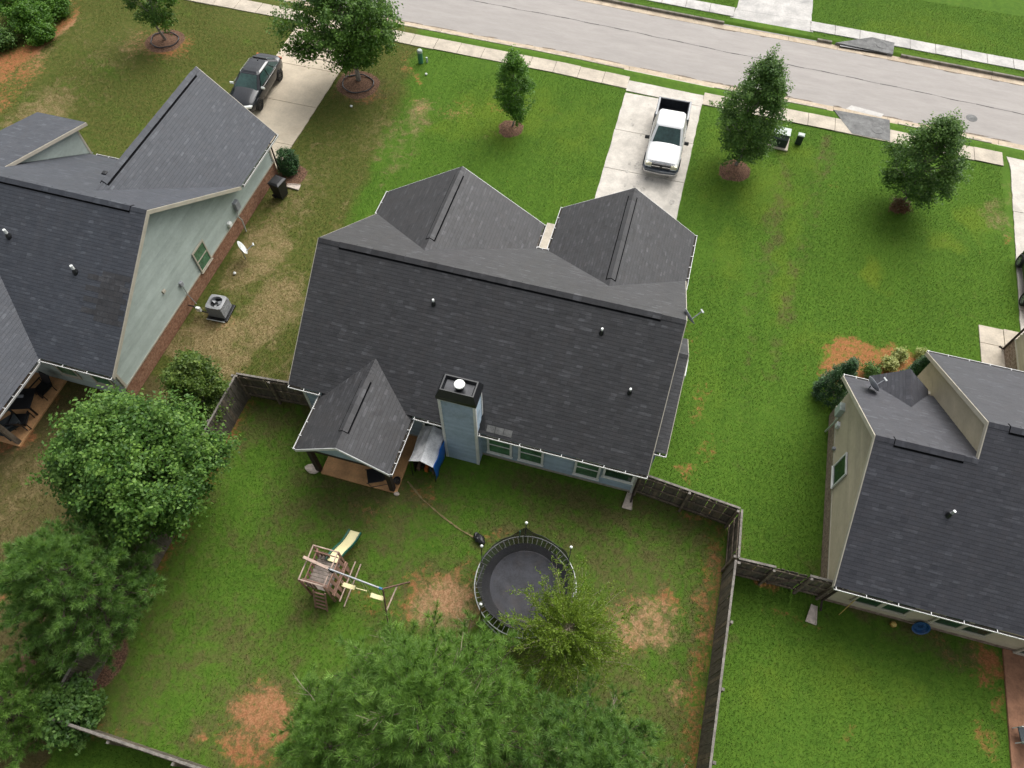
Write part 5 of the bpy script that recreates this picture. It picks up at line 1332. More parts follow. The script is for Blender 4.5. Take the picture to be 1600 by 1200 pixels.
for s_ in (-1, 1):
    mb = MB(); mb.box(min(s_ * 0.78, s_ * 0.8), max(s_ * 0.78, s_ * 0.8), y0_ + 0.07, y1_ - 0.11, zb_ + 0.16, zt_ - 0.02); mb.build('bed_liner', 'bed_liner', bed)
mb = MB(); mb.box(-0.79, 0.79, y1_ - 0.125, y1_ - 0.102, zb_ + 0.17, zt_ - 0.03); mb.build('tailgate_liner', 'bed_liner', bed)
for s_ in (-1, 1):
    for yy in (-1.72, 1.72): wheel(t, (s_ * 0.85, yy, 0.37), 0.38, 0.25, s_, 'rim', 6); arch(t, (s_ * 0.925, yy, 0.38), 0.38, s_, 'paint_slate')
    mb = MB(); mb.loft([[Vector((s_ * a, -0.98 + 0.07 * math.cos(q), 1.22 + 0.11 * math.sin(q))) for q in np.linspace(0, 2 * math.pi, 9)[:-1]] for a in (0.94, 1.02, 1.17)], True, True); mb.build('mirror', 'black_plastic', t)
    mb = MB(); mb.box(min(s_ * 0.5, s_ * 0.84), max(s_ * 0.5, s_ * 0.84), -2.66, -2.45, 0.78, 0.95); mb.build('headlight', 'headlight', t, bevel=0.03)
    mb = MB(); mb.bar((s_ * 0.935, -1.1, 0.62), (s_ * 0.935, 0.9, 0.62), 0.02, 0.1); mb.build('side_trim', 'black_plastic', t)
    mb = MB(); mb.bar((s_ * 0.55, -1.2, 1.19), (s_ * 0.62, -2.3, 1.115), 0.015, 0.012); mb.build('hood_line', 'steel', t)
    for yy in (-0.25, 0.55):
        mb = MB(); mb.box(min(s_ * 0.93, s_ * 0.96), max(s_ * 0.93, s_ * 0.96), yy, yy + 0.13, 0.92, 0.95); mb.build('door_handle', 'black_plastic', t)
mb = MB(); mb.box(-0.5, 0.5, -2.67, -2.55, 0.7, 0.98); gr = mb.build('grille', 'black_plastic', t, bevel=0.02)
mb = MB(); mb.box(-0.49, -0.07, -2.69, -2.66, 0.83, 0.88); mb.box(0.07, 0.49, -2.69, -2.66, 0.83, 0.88); mb.build('grille_bar', 'chrome', gr)
mb = MB(); mb.box(-0.07, 0.07, -2.7, -2.66, 0.81, 0.9); mb.build('badge', 'metal_black', gr)
mb = MB(); mb.loft([[Vector((xx, yy_, z)) for z, yy_ in ((0.42, -2.6 - dd_), (0.42, -2.76 - dd_), (0.62, -2.78 - dd_), (0.68, -2.6 - dd_))] for xx, dd_ in ((-0.93, -0.25), (-0.8, -0.04), (0, 0.03), (0.8, -0.04), (0.93, -0.25))], True, True); mb.build('bumper', 'paint_slate', t)
mb = MB(); mb.loft([[Vector((xx, yy_, z)) for z, yy_ in ((0.46, -2.765 - dd_), (0.46, -2.8 - dd_), (0.53, -2.8 - dd_), (0.53, -2.765 - dd_))] for xx, dd_ in ((-0.92, -0.25), (-0.8, -0.04), (0, 0.03), (0.8, -0.04), (0.92, -0.25))], True, True); mb.build('bumper_strip', 'chrome', t)
mb = MB(); mb.box(-0.85, 0.85, 2.6, 2.72, 0.5, 0.66); mb.build('rear_bumper', 'chrome', t, bevel=0.03)
mb = MB(); mb.bar((-0.7, -2.5, 1.035), (0.7, -2.5, 1.035), 0.04, 0.02); mb.build('hood_edge', 'paint_slate', t)
# black car half out of frame on the right driveway
t = thing('parked_car', 'black car with silver wheels parked beside the beige house', 'car', (18.98, 28.05, 0.02), math.radians(-1))
car_body(t, 'paint_black', [(-2.0, 0.7, 0.4, 0.7, 0.78), (-1.9, 0.82, 0.26, 0.78, 0.9), (-1.2, 0.86, 0.22, 0.86, 0.95), (-0.4, 0.86, 0.22, 0.9, 0.95), (0.6, 0.86, 0.22, 0.9, 0.95), (1.3, 0.86, 0.22, 0.88, 0.96), (1.8, 0.82, 0.24, 0.8, 0.88), (2.0, 0.7, 0.3, 0.66, 0.74)])
cabin(t, 'paint_black', 0.88, 1.45, (0.8, -1.85, 0.9), (0.6, -1.35, 0.25), 'glass_car', posts=(0.36, 0.68))
for s_ in (-1, 1):
    for yy in (-1.25, 1.25): wheel(t, (s_ * 0.82, yy, 0.31), 0.33, 0.2, s_, 'rim', 6); arch(t, (s_ * 0.85, yy, 0.33), 0.33, s_)
    mb = MB(); mb.loft([[Vector((s_ * (0.85 + 0.08 * a), 0.6 + 0.06 * math.cos(q), 0.97 + 0.07 * math.sin(q))) for q in np.linspace(0, 2 * math.pi, 9)[:-1]] for a in (0, 1, 2)], True, True); mb.build('mirror', 'paint_black', t)

# ================================================================= things by the houses
# wheelie bin
t = thing('wheeled_bin', 'black wheeled rubbish bin against the brick base of the green sided house', 'bin', (-18.85, 23.6, -0.01), math.radians(-10))
mb = MB(); mb.loft([rect(-0.24, 0.24, -0.26, 0.26, 0.06), rect(-0.29, 0.29, -0.33, 0.33, 0.95), rect(-0.31, 0.31, -0.35, 0.35, 0.95), rect(-0.31, 0.31, -0.35, 0.35, 1.0)], True, True); mb.build('body', 'black_plastic', t, bevel=0.015)
mb = MB(); mb.loft([rect(-0.33, 0.33, -0.37, 0.37, 1.002), rect(-0.33, 0.33, -0.37, 0.37, 1.03), rect(-0.22, 0.22, -0.26, 0.26, 1.09)], True, True); mb.build('lid', 'black_plastic', t, bevel=0.015)
mb = MB(); mb.tube([(-0.36, -0.25, 0.98), (-0.36, 0.25, 0.98)], 0.018, 6); mb.build('handle', 'black_plastic', t)
for s_ in (-1, 1):
    mb = MB(); mb.tube([(-0.24, s_ * 0.24, 0.12), (-0.24, s_ * 0.3, 0.12)], 0.12, 12); mb.build('wheel', 'rubber', t)
# air conditioner
t = thing('air_conditioner', 'grey outdoor air conditioning unit on a black pad', 'air conditioner', (-18.3, 15.85, -0.02), math.radians(4))
mb = MB(); mb.box(-0.5, 0.5, -0.5, 0.5, 0, 0.08); mb.build('pad', 'black_plastic', t, bevel=0.02)
mb = MB(); mb.loft([rect(-0.37, 0.37, -0.37, 0.37, 0.08), rect(-0.38, 0.38, -0.38, 0.38, 0.12), rect(-0.38, 0.38, -0.38, 0.38, 0.74)], True, False); mb.build('cabinet', 'unit_grey', t, bevel=0.05)
for k in range(16):
    mb = MB(); z = 0.16 + k * 0.036; mb.box(-0.392, 0.392, -0.392, -0.38, z, z + 0.012); mb.box(-0.392, 0.392, 0.38, 0.392, z, z + 0.012); mb.box(-0.392, -0.38, -0.38, 0.38, z, z + 0.012); mb.box(0.38, 0.392, -0.38, 0.38, z, z + 0.012); mb.build('louvre', 'unit_grey', t)
n_ = 24
mb = MB(); sq = []
for k in range(n_):
    a = 2 * math.pi * k / n_; m_ = 1 / max(abs(math.cos(a)), abs(math.sin(a))); m_ = min(m_, 1.3)
    sq.append((0.4 * m_ * math.cos(a), 0.4 * m_ * math.sin(a)))
mb.loft([[Vector((x, y, 0.74)) for x, y in sq], [Vector((x, y, 0.8)) for x, y in sq], [Vector((0.3 * math.cos(2 * math.pi * k / n_), 0.3 * math.sin(2 * math.pi * k / n_), 0.82)) for k in range(n_)], [Vector((0.29 * math.cos(2 * math.pi * k / n_), 0.29 * math.sin(2 * math.pi * k / n_), 0.66)) for k in range(n_)]], True, False); mb.build('top_panel', 'unit_grey', t)
mb = MB(); mb.lathe([(0.3, 0.6), (0.3, 0.62), (0.01, 0.62)], (0, 0, 0), 20); mb.build('fan_well', 'metal_black', t)
for k in range(3):
    a = 2 * math.pi * k / 3 + 0.5
    mb = MB(); mb.obox((0.16 * math.cos(a), 0.16 * math.sin(a), 0.68), (0.12 * math.cos(a), 0.12 * math.sin(a), 0.0), (-0.07 * math.sin(a), 0.07 * math.cos(a), 0.03), (0, 0, 0.004)); mb.build('fan_blade', 'galv' if k == 2 else 'steel', t)
mb = MB(); mb.lathe([(0.07, 0.64), (0.08, 0.72), (0.05, 0.75)], (0, 0, 0), 12); mb.build('motor', 'metal_black', t)
mb = MB(); mb.tube([(-0.4, -0.35, 0.3), (-0.75, -0.3, 0.28), (-1.15, -0.2, 0.4), (-1.42, -0.2, 0.42)], 0.035, 6); mb.build('line_set', 'black_plastic', t)
mb = MB(); mb.box(-0.95, -0.75, -0.38, -0.26, 0.3, 0.55); mb.build('junction_box', 'white_cap', t)
mb = MB(); mb.tube([(-0.5, -0.53, 0.05), (0.4, -0.55, 0.05)], 0.02, 6); mb.build('drain_pipe', 'white_cap', t)
# satellite dishes
def dish(label, loc, aim, rr=0.28, mast=0.8, mat='dish_white', rotz=0.0, arm=True):
    t = thing('satellite_dish', label, 'satellite dish', loc, rotz)
    aim = Vector(aim).normalized()
    c = Vector((0, 0, mast))
    q = aim.to_track_quat('Z', 'Y')
    n = 20
    rings = []
    for f_ in (0.02, 0.35, 0.7, 1.0):
        rings.append([c + q @ Vector((rr * f_ * math.cos(2 * math.pi * k / n), rr * 1.12 * f_ * math.sin(2 * math.pi * k / n), 0.14 * rr * 2 * f_ * f_)) for k in range(n)])
    mb = MB(); mb.loft(rings, True, False); o = mb.build('reflector', mat, t, smooth=True)
    md = o.modifiers.new('thick', 'SOLIDIFY'); md.thickness = 0.012
    mb = MB(); mb.tube([(0, 0, -0.05), (0, 0, mast * 0.7), c - aim * 0.05], 0.025, 8); mb.build('mast', 'steel', t)
    a0, a1 = c + q @ Vector((0, -rr * 0.95, 0.05)), c + q @ Vector((0, -rr * 0.5, rr * 1.75))
    if arm:
        mb = MB(); mb.bar(a0, a1, 0.03); mb.build('feed_arm', 'dish_grey', t)
        mb = MB(); mb.obox(a1, q @ Vector((0.09, 0, 0)), q @ Vector((0, 0.03, 0)), q @ Vector((0, 0, 0.03))); mb.build('receiver', 'dish_white', t, bevel=0.01)
    return t
dish('white satellite dish on a short pole in the side yard', (-18.72, 19.15, -0.02), (0.72, 0.55, 0.35), 0.34, 0.75)
dish('pale satellite dish on a rake above the blue grey house side', (2.28, 17.3, 5.02), (0.75, 0.55, 0.45), 0.34, 0.35, 'dish_grey')
dish('grey satellite dish bolted to the charcoal porch side roof', (9.85, 17.55, 3.12), (0.75, 0.55, 0.42), 0.33, 0.35, 'dish_grey')
t = wthing('utility_cabinet', 'white utility cabinet beside the blue grey house bump out', 'cabinet', (2.9, 17.9, 0))
MB().box(2.72, 3.08, 17.4, 18.3, 0.0, 1.35).build('cabinet', 'dish_white', t, bevel=0.02)
MB().box(2.78, 2.95, 17.75, 18.0, 1.352, 1.38).build('vent', 'black_plastic', t)
# small white balls / caps lying in the lawn
def mini(name, label, cat, loc, prof, mat, group=None, lid=None):
    t = thing(name, label, cat, loc, 0.0, group)
    MB().lathe(prof, (0, 0, 0), 12).build('pipe', mat, t, smooth=True)
    if lid: MB().lathe(lid[0], (0, 0, 0), 12).build('cap', lid[1], t)
    return t
for (x, y), w in zip([(-14.89, 35.25), (-18.07, 31.26), (-18.77, 18.12)], ('beside the green utility pedestal', 'near the tan driveway', 'between the air conditioner and the dish')):
    mini('cleanout_cap', 'small white pipe cap in the grass ' + w, 'pipe cap', (x, y, -0.03), [(0.06, 0.0), (0.06, 0.07), (0.075, 0.07), (0.075, 0.11), (0.04, 0.125)], 'white_cap', 'white pipe caps in the lawn', ([(0.03, 0.125), (0.03, 0.15), (0.01, 0.152)], 'white_cap'))
# utility boxes at the street
t = thing('utility_pedestal', 'round green utility pedestal by the pavement', 'utility pedestal', (-15.6, 36.3, -0.02))
MB().lathe([(0.15, 0), (0.15, 0.72), (0.13, 0.75)], (0, 0, 0), 16).build('post', 'box_green', t, smooth=False)
MB().lathe([(0.16, 0.68), (0.165, 0.8), (0.12, 0.86), (0.02, 0.88)], (0, 0, 0), 16).build('cap', 'box_pale', t)
mb = MB(); mb.tube([(0.35, 0.15, 0.0), (0.35, 0.15, 0.32)], 0.06, 10); mb.build('marker_post', 'box_pale', t)
t = thing('transformer_box', 'green transformer box on a concrete pad under the street tree', 'utility box', (6.0, 35.1, -0.02), math.radians(-3))
MB().box(-0.55, 0.55, -0.55, 0.5, 0, 0.08).build('pad', 'concrete_walk', t, bevel=0.02)
mb = MB(); mb.loft([rect(-0.42, 0.42, -0.42, 0.4, 0.08), rect(-0.42, 0.42, -0.4, 0.4, 0.55), rect(-0.42, 0.42, -0.2, 0.4, 0.72)], True, True); mb.build('cabinet', 'box_dark', t, bevel=0.02)
mb = MB(); mb.loft([rect(-0.44, 0.44, -0.22, 0.42, 0.722), rect(-0.44, 0.44, -0.22, 0.42, 0.77)], True, True); mb.build('lid', 'box_pale', t, bevel=0.015)
MB().box(-0.03, 0.03, -0.44, -0.41, 0.3, 0.42).build('latch', 'steel', t)
t = thing('utility_pedestal', 'small dark green cable pedestal with a pale lid beside the transformer box', 'utility pedestal', (7.06, 35.4, -0.02), math.radians(-5))
mb = MB(); mb.loft([rect(-0.17, 0.17, -0.14, 0.14, 0), rect(-0.17, 0.17, -0.14, 0.14, 0.55)], True, True); mb.build('cabinet', 'box_dark', t, bevel=0.02)
mb = MB(); mb.loft([rect(-0.18, 0.18, -0.15, 0.15, 0.552), rect(-0.18, 0.18, -0.15, 0.15, 0.6), rect(-0.12, 0.12, -0.1, 0.1, 0.63)], True, True); mb.build('lid', 'box_pale', t, bevel=0.01)
t = thing('garden_hook', 'thin pale metal hook standing in the lawn by the young tree', 'garden hook', (-9.45, 33.4, -0.03), math.radians(70))
mb = MB(); mb.tube([(0, 0, 0), (0, 0, 0.75), (0.06, 0, 0.9), (0.16, 0, 0.92), (0.22, 0, 0.84)], 0.015, 6); mb.build('rod', 'galv', t)
mb = MB(); mb.tube([(-0.1, 0, 0.02), (-0.1, 0, 0.12), (0.1, 0, 0.12), (0.1, 0, 0.02)], 0.012, 6); mb.build('foot', 'galv', t)
# landscape edging rings round two trees
for (x, y, rr), lb in zip([(-31.57, 33.9, 0.85), (-18.5, 33.3, 0.92)], ('under the far left lawn tree', 'under the large maple by the tan driveway')):
    t = thing('edging_ring', 'black plastic edging ring ' + lb, 'edging', (x, y, -0.03), 0.0, 'edging rings round tree bases')
    for a0 in (0.1, 2.2, 4.3):
        mb = MB(); mb.tube([(rr * (1 + 0.05 * math.sin(3 * a)) * math.cos(a), rr * (0.94 + 0.04 * math.cos(2 * a)) * math.sin(a), 0.06 + 0.03 * math.sin(5 * a)) for a in np.linspace(a0, a0 + 2.15, 16)], 0.035, 6); mb.build('edging_strip', 'black_plastic', t)

# ---------------------------------------------------------------- rear porch and yard of the blue grey house
def lounge(label, loc, rz, mat_f, mat_c, name='garden_chair', s=1.0):
    t = thing(name, label, 'chair', loc, rz)
    mb = MB(); mb.obox((0, 0, 0.36 * s), (0.30 * s, 0, 0), (0, 0.3 * s, 0), (0, 0, 0.035 * s)); mb.build('seat', mat_c, t, bevel=0.02)
    mb = MB(); mb.obox((0, 0.42 * s, 0.64 * s), (0.30 * s, 0, 0), (0, 0.03 * s, 0), (0, 0.1 * s, 0.3 * s)); mb.build('backrest', mat_c, t, bevel=0.02)
    for sx in (-1, 1):
        mb = MB(); mb.bar((sx * 0.33 * s, -0.3 * s, 0.58 * s), (sx * 0.33 * s, 0.38 * s, 0.6 * s), 0.06 * s, 0.03 * s); mb.build('armrest', mat_f, t)
        for yy in (-0.27, 0.3):
            mb = MB(); mb.bar((sx * 0.33 * s, yy * s, 0.0), (sx * 0.33 * s, yy * s, 0.58 * s), 0.035 * s); mb.build('leg', mat_f, t)
    return t
t = thing('lounge_chair', 'dark sling lounge chair on the orange patio of the blue grey house', 'chair', (-8.05, 9.95, 0.07), math.radians(-62))
mb = MB(); mb.add([(-0.28, -0.5, 0.42), (0.28, -0.5, 0.42), (0.28, 0.1, 0.36), (-0.28, 0.1, 0.36), (0.28, 0.55, 0.75), (-0.28, 0.55, 0.75)], [(0, 1, 2, 3), (3, 2, 4, 5)]); o = mb.build('sling', 'black_plastic', t); md = o.modifiers.new('thick', 'SOLIDIFY'); md.thickness = 0.015
for sx in (-1, 1):
    mb = MB(); mb.tube([(sx * 0.3, -0.55, 0.42), (sx * 0.3, 0.1, 0.36), (sx * 0.3, 0.58, 0.78)], 0.018, 6); mb.build('side_rail', 'metal_black', t)
    mb = MB(); mb.tube([(sx * 0.3, -0.5, 0.42), (sx * 0.32, -0.42, 0.0), (sx * 0.32, 0.35, 0.0), (sx * 0.3, 0.2, 0.45)], 0.016, 6); mb.build('leg', 'metal_black', t)
t = thing('plant_pot', 'small black pot beside the right porch post', 'pot', (-7.32, 9.95, 0.07))
MB().lathe([(0.1, 0), (0.14, 0.26), (0.155, 0.26), (0.155, 0.3), (0.13, 0.3), (0.12, 0.22), (0.01, 0.21)], (0, 0, 0), 14).build('pot', 'black_plastic', t)
MB().lathe([(0.125, 0.212), (0.01, 0.23)], (0, 0, 0), 12).build('soil', 'litter', t)
def rock(name, label, loc, r, mat, squash=0.6, seed=1):
    rs = np.random.default_rng(seed)
    n, m = 12, 7
    rings = []
    for j in range(m):
        th = math.pi * (j + 0.5) / m
        rings.append([Vector(((r * math.sin(th) * (1 + rs.uniform(-0.16, 0.16))) * math.cos(2 * math.pi * k / n), r * 0.75 * math.sin(th) * (1 + rs.uniform(-0.16, 0.16)) * math.sin(2 * math.pi * k / n), r * squash * (1 - math.cos(th)) - r * 0.1)) for k in range(n)])
    mb = MB(); mb.loft(rings, True, True); o = mb.build(name, mat)
    o.location = loc
    tag(o, label, 'rock'); return o
rock('rock', 'flat pale rock beside the left porch post', (-10.92, 9.58, -0.02), 0.3, 'stone_pale', 0.35, 3)
rock('rock', 'small white rock at the foot of the right porch post', (-7.22, 9.5, -0.02), 0.12, 'stone_pale', 0.5, 4)
def splash_block(label, loc, rz):
    t = thing('splash_block', label, 'splash block', loc, rz, 'concrete splash blocks under downspouts')
    mb = MB(); mb.loft([[Vector(p) for p in ((-0.11, 0, 0), (0.11, 0, 0), (0.11, 0, 0.06), (-0.11, 0, 0.06))], [Vector(p) for p in ((-0.2, -0.7, 0), (0.2, -0.7, 0), (0.2, -0.7, 0.045), (-0.2, -0.7, 0.045))]], True, True); mb.build('tray', 'stone_pale', t, bevel=0.01)
    for s_ in (-1, 1):
        mb = MB(); mb.bar((s_ * 0.1, 0, 0.075), (s_ * 0.19, -0.69, 0.06), 0.025, 0.04); mb.build('rim', 'stone_pale', t)
splash_block('concrete splash block below the blue grey house corner by the fence', (1.88, 12.1, -0.01), 0.0)
splash_block('concrete splash block in the shaded grass by the gate of the beige house', (9.35, 9.55, -0.01), math.radians(-6))
splash_block('concrete splash block beside the black wheeled bin', (-18.9, 24.35, -0.02), math.radians(95))
# covered shelter with silver tarp
t = wthing('tarp_shelter', 'low frame shelter with silver tarp roof and blue tarp side next to the chimney', 'shelter', (-6.38, 11.25, 0))
mb = MB(); nx2, ny2 = 25, 13
vv = []
for j in range(ny2):
    for i in range(nx2):
        a, b = i / (nx2 - 1), j / (ny2 - 1)
        x = -6.87 + 1.02 * a; y = 10.42 + 1.62 * b
        z = 1.74 - 0.30 * abs(a - 0.5) * 2 - 0.08 * math.sin(math.pi * b) * (0.5 + abs(a - 0.5)) + 0.014 * math.sin(13 * a + 5 * b * (a - 0.3)) * math.sin(math.pi * a) + 0.010 * math.sin(27 * a - 6 * b) * b
        vv.append((x + 0.02 * math.sin(7 * b), y, z))
mb.add(vv, [(j * nx2 + i, j * nx2 + i + 1, (j + 1) * nx2 + i + 1, (j + 1) * nx2 + i) for j in range(ny2 - 1) for i in range(nx2 - 1)])
o = mb.build('roof_tarp', 'tarp_silver', t, smooth=False); md = o.modifiers.new('thick', 'SOLIDIFY'); md.thickness = 0.01
mb = MB(); vv = []
for j in range(9):
    for i in range(5):
        y = 10.44 + 1.58 * j / 8; z = 0.25 + 1.2 * i / 4; vv.append((-5.83 + 0.03 * math.sin(j * 1.7 + i), y, z))
mb.add(vv, [(j * 5 + i, j * 5 + i + 1, (j + 1) * 5 + i + 1, (j + 1) * 5 + i) for j in range(8) for i in range(4)]); o = mb.build('side_tarp', 'tarp_blue', t, smooth=True); md = o.modifiers.new('thick', 'SOLIDIFY'); md.thickness = 0.01
for x in (-6.85, -5.87):
    for y in (10.46, 12.0):
        mb = MB(); mb.tube([(x, y, 0), (x, y, 1.44)], 0.02, 6); mb.build('pole', 'metal_black', t)
mb = MB(); mb.add([(-6.8, 10.6, 0.0), (-5.9, 10.6, 0.0), (-5.9, 10.6, 1.35), (-6.36, 10.6, 1.55), (-6.8, 10.6, 1.35), (-6.8, 11.95, 0.0), (-5.9, 11.95, 0.0), (-5.9, 11.95, 1.35), (-6.36, 11.95, 1.55), (-6.8, 11.95, 1.35)],
                  [(5, 6, 7, 8, 9), (0, 5, 9, 4)]); mb.build('back_sheet', 'metal_black', t)
for k in range(5):
    mb = MB(); mb.obox((-6.7 + 0.17 * k, 11.1 + 0.1 * (k % 2), 0.16 + 0.03 * (k % 3)), (0.07, 0, 0), (0, 0.4, 0), (0, 0.0, 0.14)); mb.build('stored_box', ('play_dark', 'black_plastic', 'orange_plastic', 'grey_cushion', 'play_dark')[k], t, bevel=0.01)
# crumpled dark bundle on the lawn
rs = np.random.default_rng(5)
rings = []
for j in range(9):
    u = j / 8; w = 0.17 * math.sin(math.pi * (0.08 + 0.84 * u)) ** 0.6
    rings.append([Vector((-0.28 + 0.56 * u, w * (1 + rs.uniform(-0.25, 0.25)) * math.cos(2 * math.pi * k / 12), 0.12 + 0.13 * (1 + rs.uniform(-0.25, 0.25)) * math.sin(2 * math.pi * k / 12))) for k in range(12)])
mb = MB(); mb.loft(rings, True, True); bun = mb.build('crumpled_bundle', 'black_plastic', smooth=False); bun.location = (-3.43, 8.58, -0.02); bun.rotation_euler = (0, 0, math.radians(-38))
tag(bun, 'small crumpled black bundle on the grass at the end of the worn path', 'bundle')

# ---------------------------------------------------------------- trampoline
TC = (-1.2, 7.1); TR = 1.86; TZ = 0.9
t = wthing('trampoline', 'round black trampoline with sagging net and white capped poles', 'trampoline', (TC[0], TC[1], 0))
cp = lambda r, a, z: Vector((TC[0] + r * math.cos(a), TC[1] + r * math.sin(a), z))
mb = MB(); ring = [cp(TR, a, TZ) for a in np.linspace(0, 2 * math.pi, 61)]; mb.tube(ring, 0.022, 8, False); mb.build('frame', 'ring_pale', t, smooth=True)
n = 48
prof = [(0.01, -0.06), (0.6, -0.05), (1.2, -0.025), (1.6, -0.005)]
mb = MB(); mb.loft([[cp(r, 2 * math.pi * k / n, TZ + z) for k in range(n)] for r, z in prof], True, False); mb.build('jumping_mat', 'tramp_mat', t, smooth=True)
for k in range(60):
    a = 2 * math.pi * k / 60
    mb = MB(); mb.tube([cp(1.59, a, TZ - 0.005), cp(TR, a, TZ)], 0.009, 5); mb.build('spring', 'ring_pale', t)
pole_a = [105, 47, 163, 229, 290, 350]
peaks = {105: 1.35, 47: 1.0, 163: 0.95, 229: 0.5, 290: 0.8, 350: 0.9}
def net_h(deg):
    h = 0.72
    for a in pole_a:
        d = abs((deg - a + 180) % 360 - 180)
        h = max(h, 0.72 + (peaks[a] - 0.72) * max(0, 1 - d / 16.0) ** 1.3)
    return h
mb = MB(); vv = []; NA, NZ = 120, 7
for i in range(NA):
    deg = 360 * i / NA; a = math.radians(deg); hh = net_h(deg) + 0.03 * math.sin(deg * 0.3)
    for j in range(NZ):
        f_ = j / (NZ - 1); r = 1.3 + 0.42 * f_ ** 0.8 + 0.02 * f_ * math.sin(deg * 0.21 + 3 * f_)
        vv.append(cp(r, a, TZ + hh * f_))
mb.add(vv, [(i * NZ + j, ((i + 1) % NA) * NZ + j, ((i + 1) % NA) * NZ + j + 1, i * NZ + j + 1) for i in range(NA) for j in range(NZ - 1)]); mb.build('safety_net', 'net', t, smooth=True)
mb = MB(); mb.tube([vv[i * NZ + NZ - 1] for i in list(range(NA)) + [0]], 0.012, 5, False); mb.build('net_hem', 'metal_black', t)
for k, deg in enumerate(pole_a):
    a = math.radians(deg)
    mb = MB(); mb.tube([cp(TR + 0.05, a, 0.0), cp(TR + 0.05, a, 1.5), cp(TR + 0.02, a, 2.25)], 0.022, 8); po = mb.build('pole', 'metal_black', t)
    mb = MB(); c = cp(TR + 0.02, a, 0)
    mb.lathe([(0.02, 2.23), (0.05, 2.26), (0.06, 2.3), (0.045, 2.35), (0.01, 2.365)], (c.x, c.y, 0), 12); mb.build('pole_cap', 'white_cap' if deg != 110 else 'box_green', po, smooth=True)
    mb = MB(); b2 = a + 0.45
    mb.tube([cp(TR, a, 0.02), cp(TR, b2, 0.02)], 0.025, 6); mb.tube([cp(TR, b2, 0.02), cp(TR, b2, TZ)], 0.025, 6); mb.build('leg', 'galv', t)
mb = MB(); a = math.radians(113); mb.tube([cp(1.62, a, TZ + 0.5), cp(1.64, a, TZ + 1.25)], 0.016, 6); mb.build('net_zip', 'box_green', t)

# ---------------------------------------------------------------- play set
t = wthing('play_set', 'wooden play tower with cream and green slide and attached swing beam', 'play set', (-7.6, 5.4, 0))
X0, X1, Y0, Y1, DZ, RZ = -8.86, -7.92, 4.85, 6.12, 1.1, 2.0
for k in range(9):
    xa = X0 + 0.04 + k * (Y1 - Y0 - 0.08) / 9
    mb = MB(); ya = Y0 + 0.04 + k * (Y1 - Y0 - 0.08) / 9; mb.box(X0 + 0.02, X1 - 0.02, ya, ya + 0.12, DZ - 0.03, DZ + random.uniform(0, 0.006)); mb.build('deck_plank', 'play_deck', t)
for x in (X0, X1):
    for y in (Y0, Y1):
        mb = MB(); mb.box(x - 0.035, x + 0.035, y - 0.035, y + 0.035, 0, RZ); mb.build('corner_post', 'play_wood', t)
for (a, b) in [((X0, Y0), (X0, Y1)), ((X0, Y1), (X1, Y1)), ((X1, Y0), (X1, Y1)), ((X0, Y0), (X1, Y0))]:
    mb = MB(); mb.bar((*a, RZ + 0.03), (*b, RZ + 0.03), 0.04, 0.04); mb.build('top_rail', 'play_rail', t)
for (a, b, z) in [((X0 + .1, Y0), (X0 + .1, Y1), 1.72), ((X0, Y1 - .12), (X1, Y1 - .12), 1.75), ((X0, Y0 + .12), (X1, Y0 + .12), 1.7)]:
    mb = MB(); mb.bar((*a, z), (*b, z), 0.035, 0.06); mb.build('guard_rail', 'play_wood', t)
for k in range(6):
    y = Y0 + 0.15 + k * 0.19
    mb = MB(); mb.box(X0 + 0.03, X0 + 0.055, y, y + 0.09, DZ - 0.1, 1.6); mb.build('slat', 'play_wood', t)
for k in range(3):
    x = X0 + 0.1 + k * 0.14
    mb = MB(); mb.box(x, x + 0.09, Y0 + 0.03, Y0 + 0.055, DZ - 0.1, 1.62); mb.build('slat', 'play_dark', t)
    mb = MB(); mb.box(x, x + 0.09, Y1 - 0.055, Y1 - 0.03, DZ - 0.1, 1.62); mb.build('slat', 'play_dark', t)
# sloping climbing panel with hand holes on the swing side
for k in range(2):
    xa, za, xb, zb_ = X1 + 0.02 + 0.12 * k, 1.62 - 0.75 * k, X1 + 0.1 + 0.12 * k, 0.95 - 0.75 * k
    mb = MB()
    for q in range(5):
        ya = Y0 + 0.06 + q * 0.245
        mb.obox(((xa + xb) / 2, ya + 0.05, (za + zb_) / 2), ((xb - xa) / 2, 0, (zb_ - za) / 2), (0, 0.06, 0), (0.015, 0, 0.004))
    mb.obox((xa, (Y0 + Y1) / 2, za), (0.02, 0, 0), (0, (Y1 - Y0) / 2, 0), (0, 0, 0.05)); mb.obox((xb, (Y0 + Y1) / 2, zb_ + 0.03), (0.02, 0, 0), (0, (Y1 - Y0) / 2, 0), (0, 0, 0.05))
    mb.build('climbing_panel', 'play_wood', t)
mb = MB(); mb.bar((X1 + 0.3, Y0 - 0.05, 0.5), (X1 + 0.3, Y1 + 0.22, 0.5), 0.04, 0.04); mb.build('side_rail', 'play_rail', t)
mb = MB(); mb.bar((X1 + 0.4, Y0 - 0.1, 0.03), (X1 + 0.4, Y1 + 0.3, 0.03), 0.04, 0.05); mb.build('ground_rail', 'play_rail', t)
# ladder at the near side
for x in (X0 + 0.34, X0 + 0.8):
    mb = MB(); mb.bar((x, Y0 - 0.04, DZ), (x, Y0 - 0.42, 0.0), 0.06, 0.04); mb.build('ladder_side', 'play_wood', t)
for k in range(5):
    f_ = (k + 0.5) / 5; mb = MB(); mb.box(X0 + 0.34, X0 + 0.8, Y0 - 0.04 - 0.38 * f_ - 0.025, Y0 - 0.04 - 0.38 * f_ + 0.025, DZ * (1 - f_) - 0.02, DZ * (1 - f_) + 0.02); mb.build('ladder_step', 'play_wood', t)
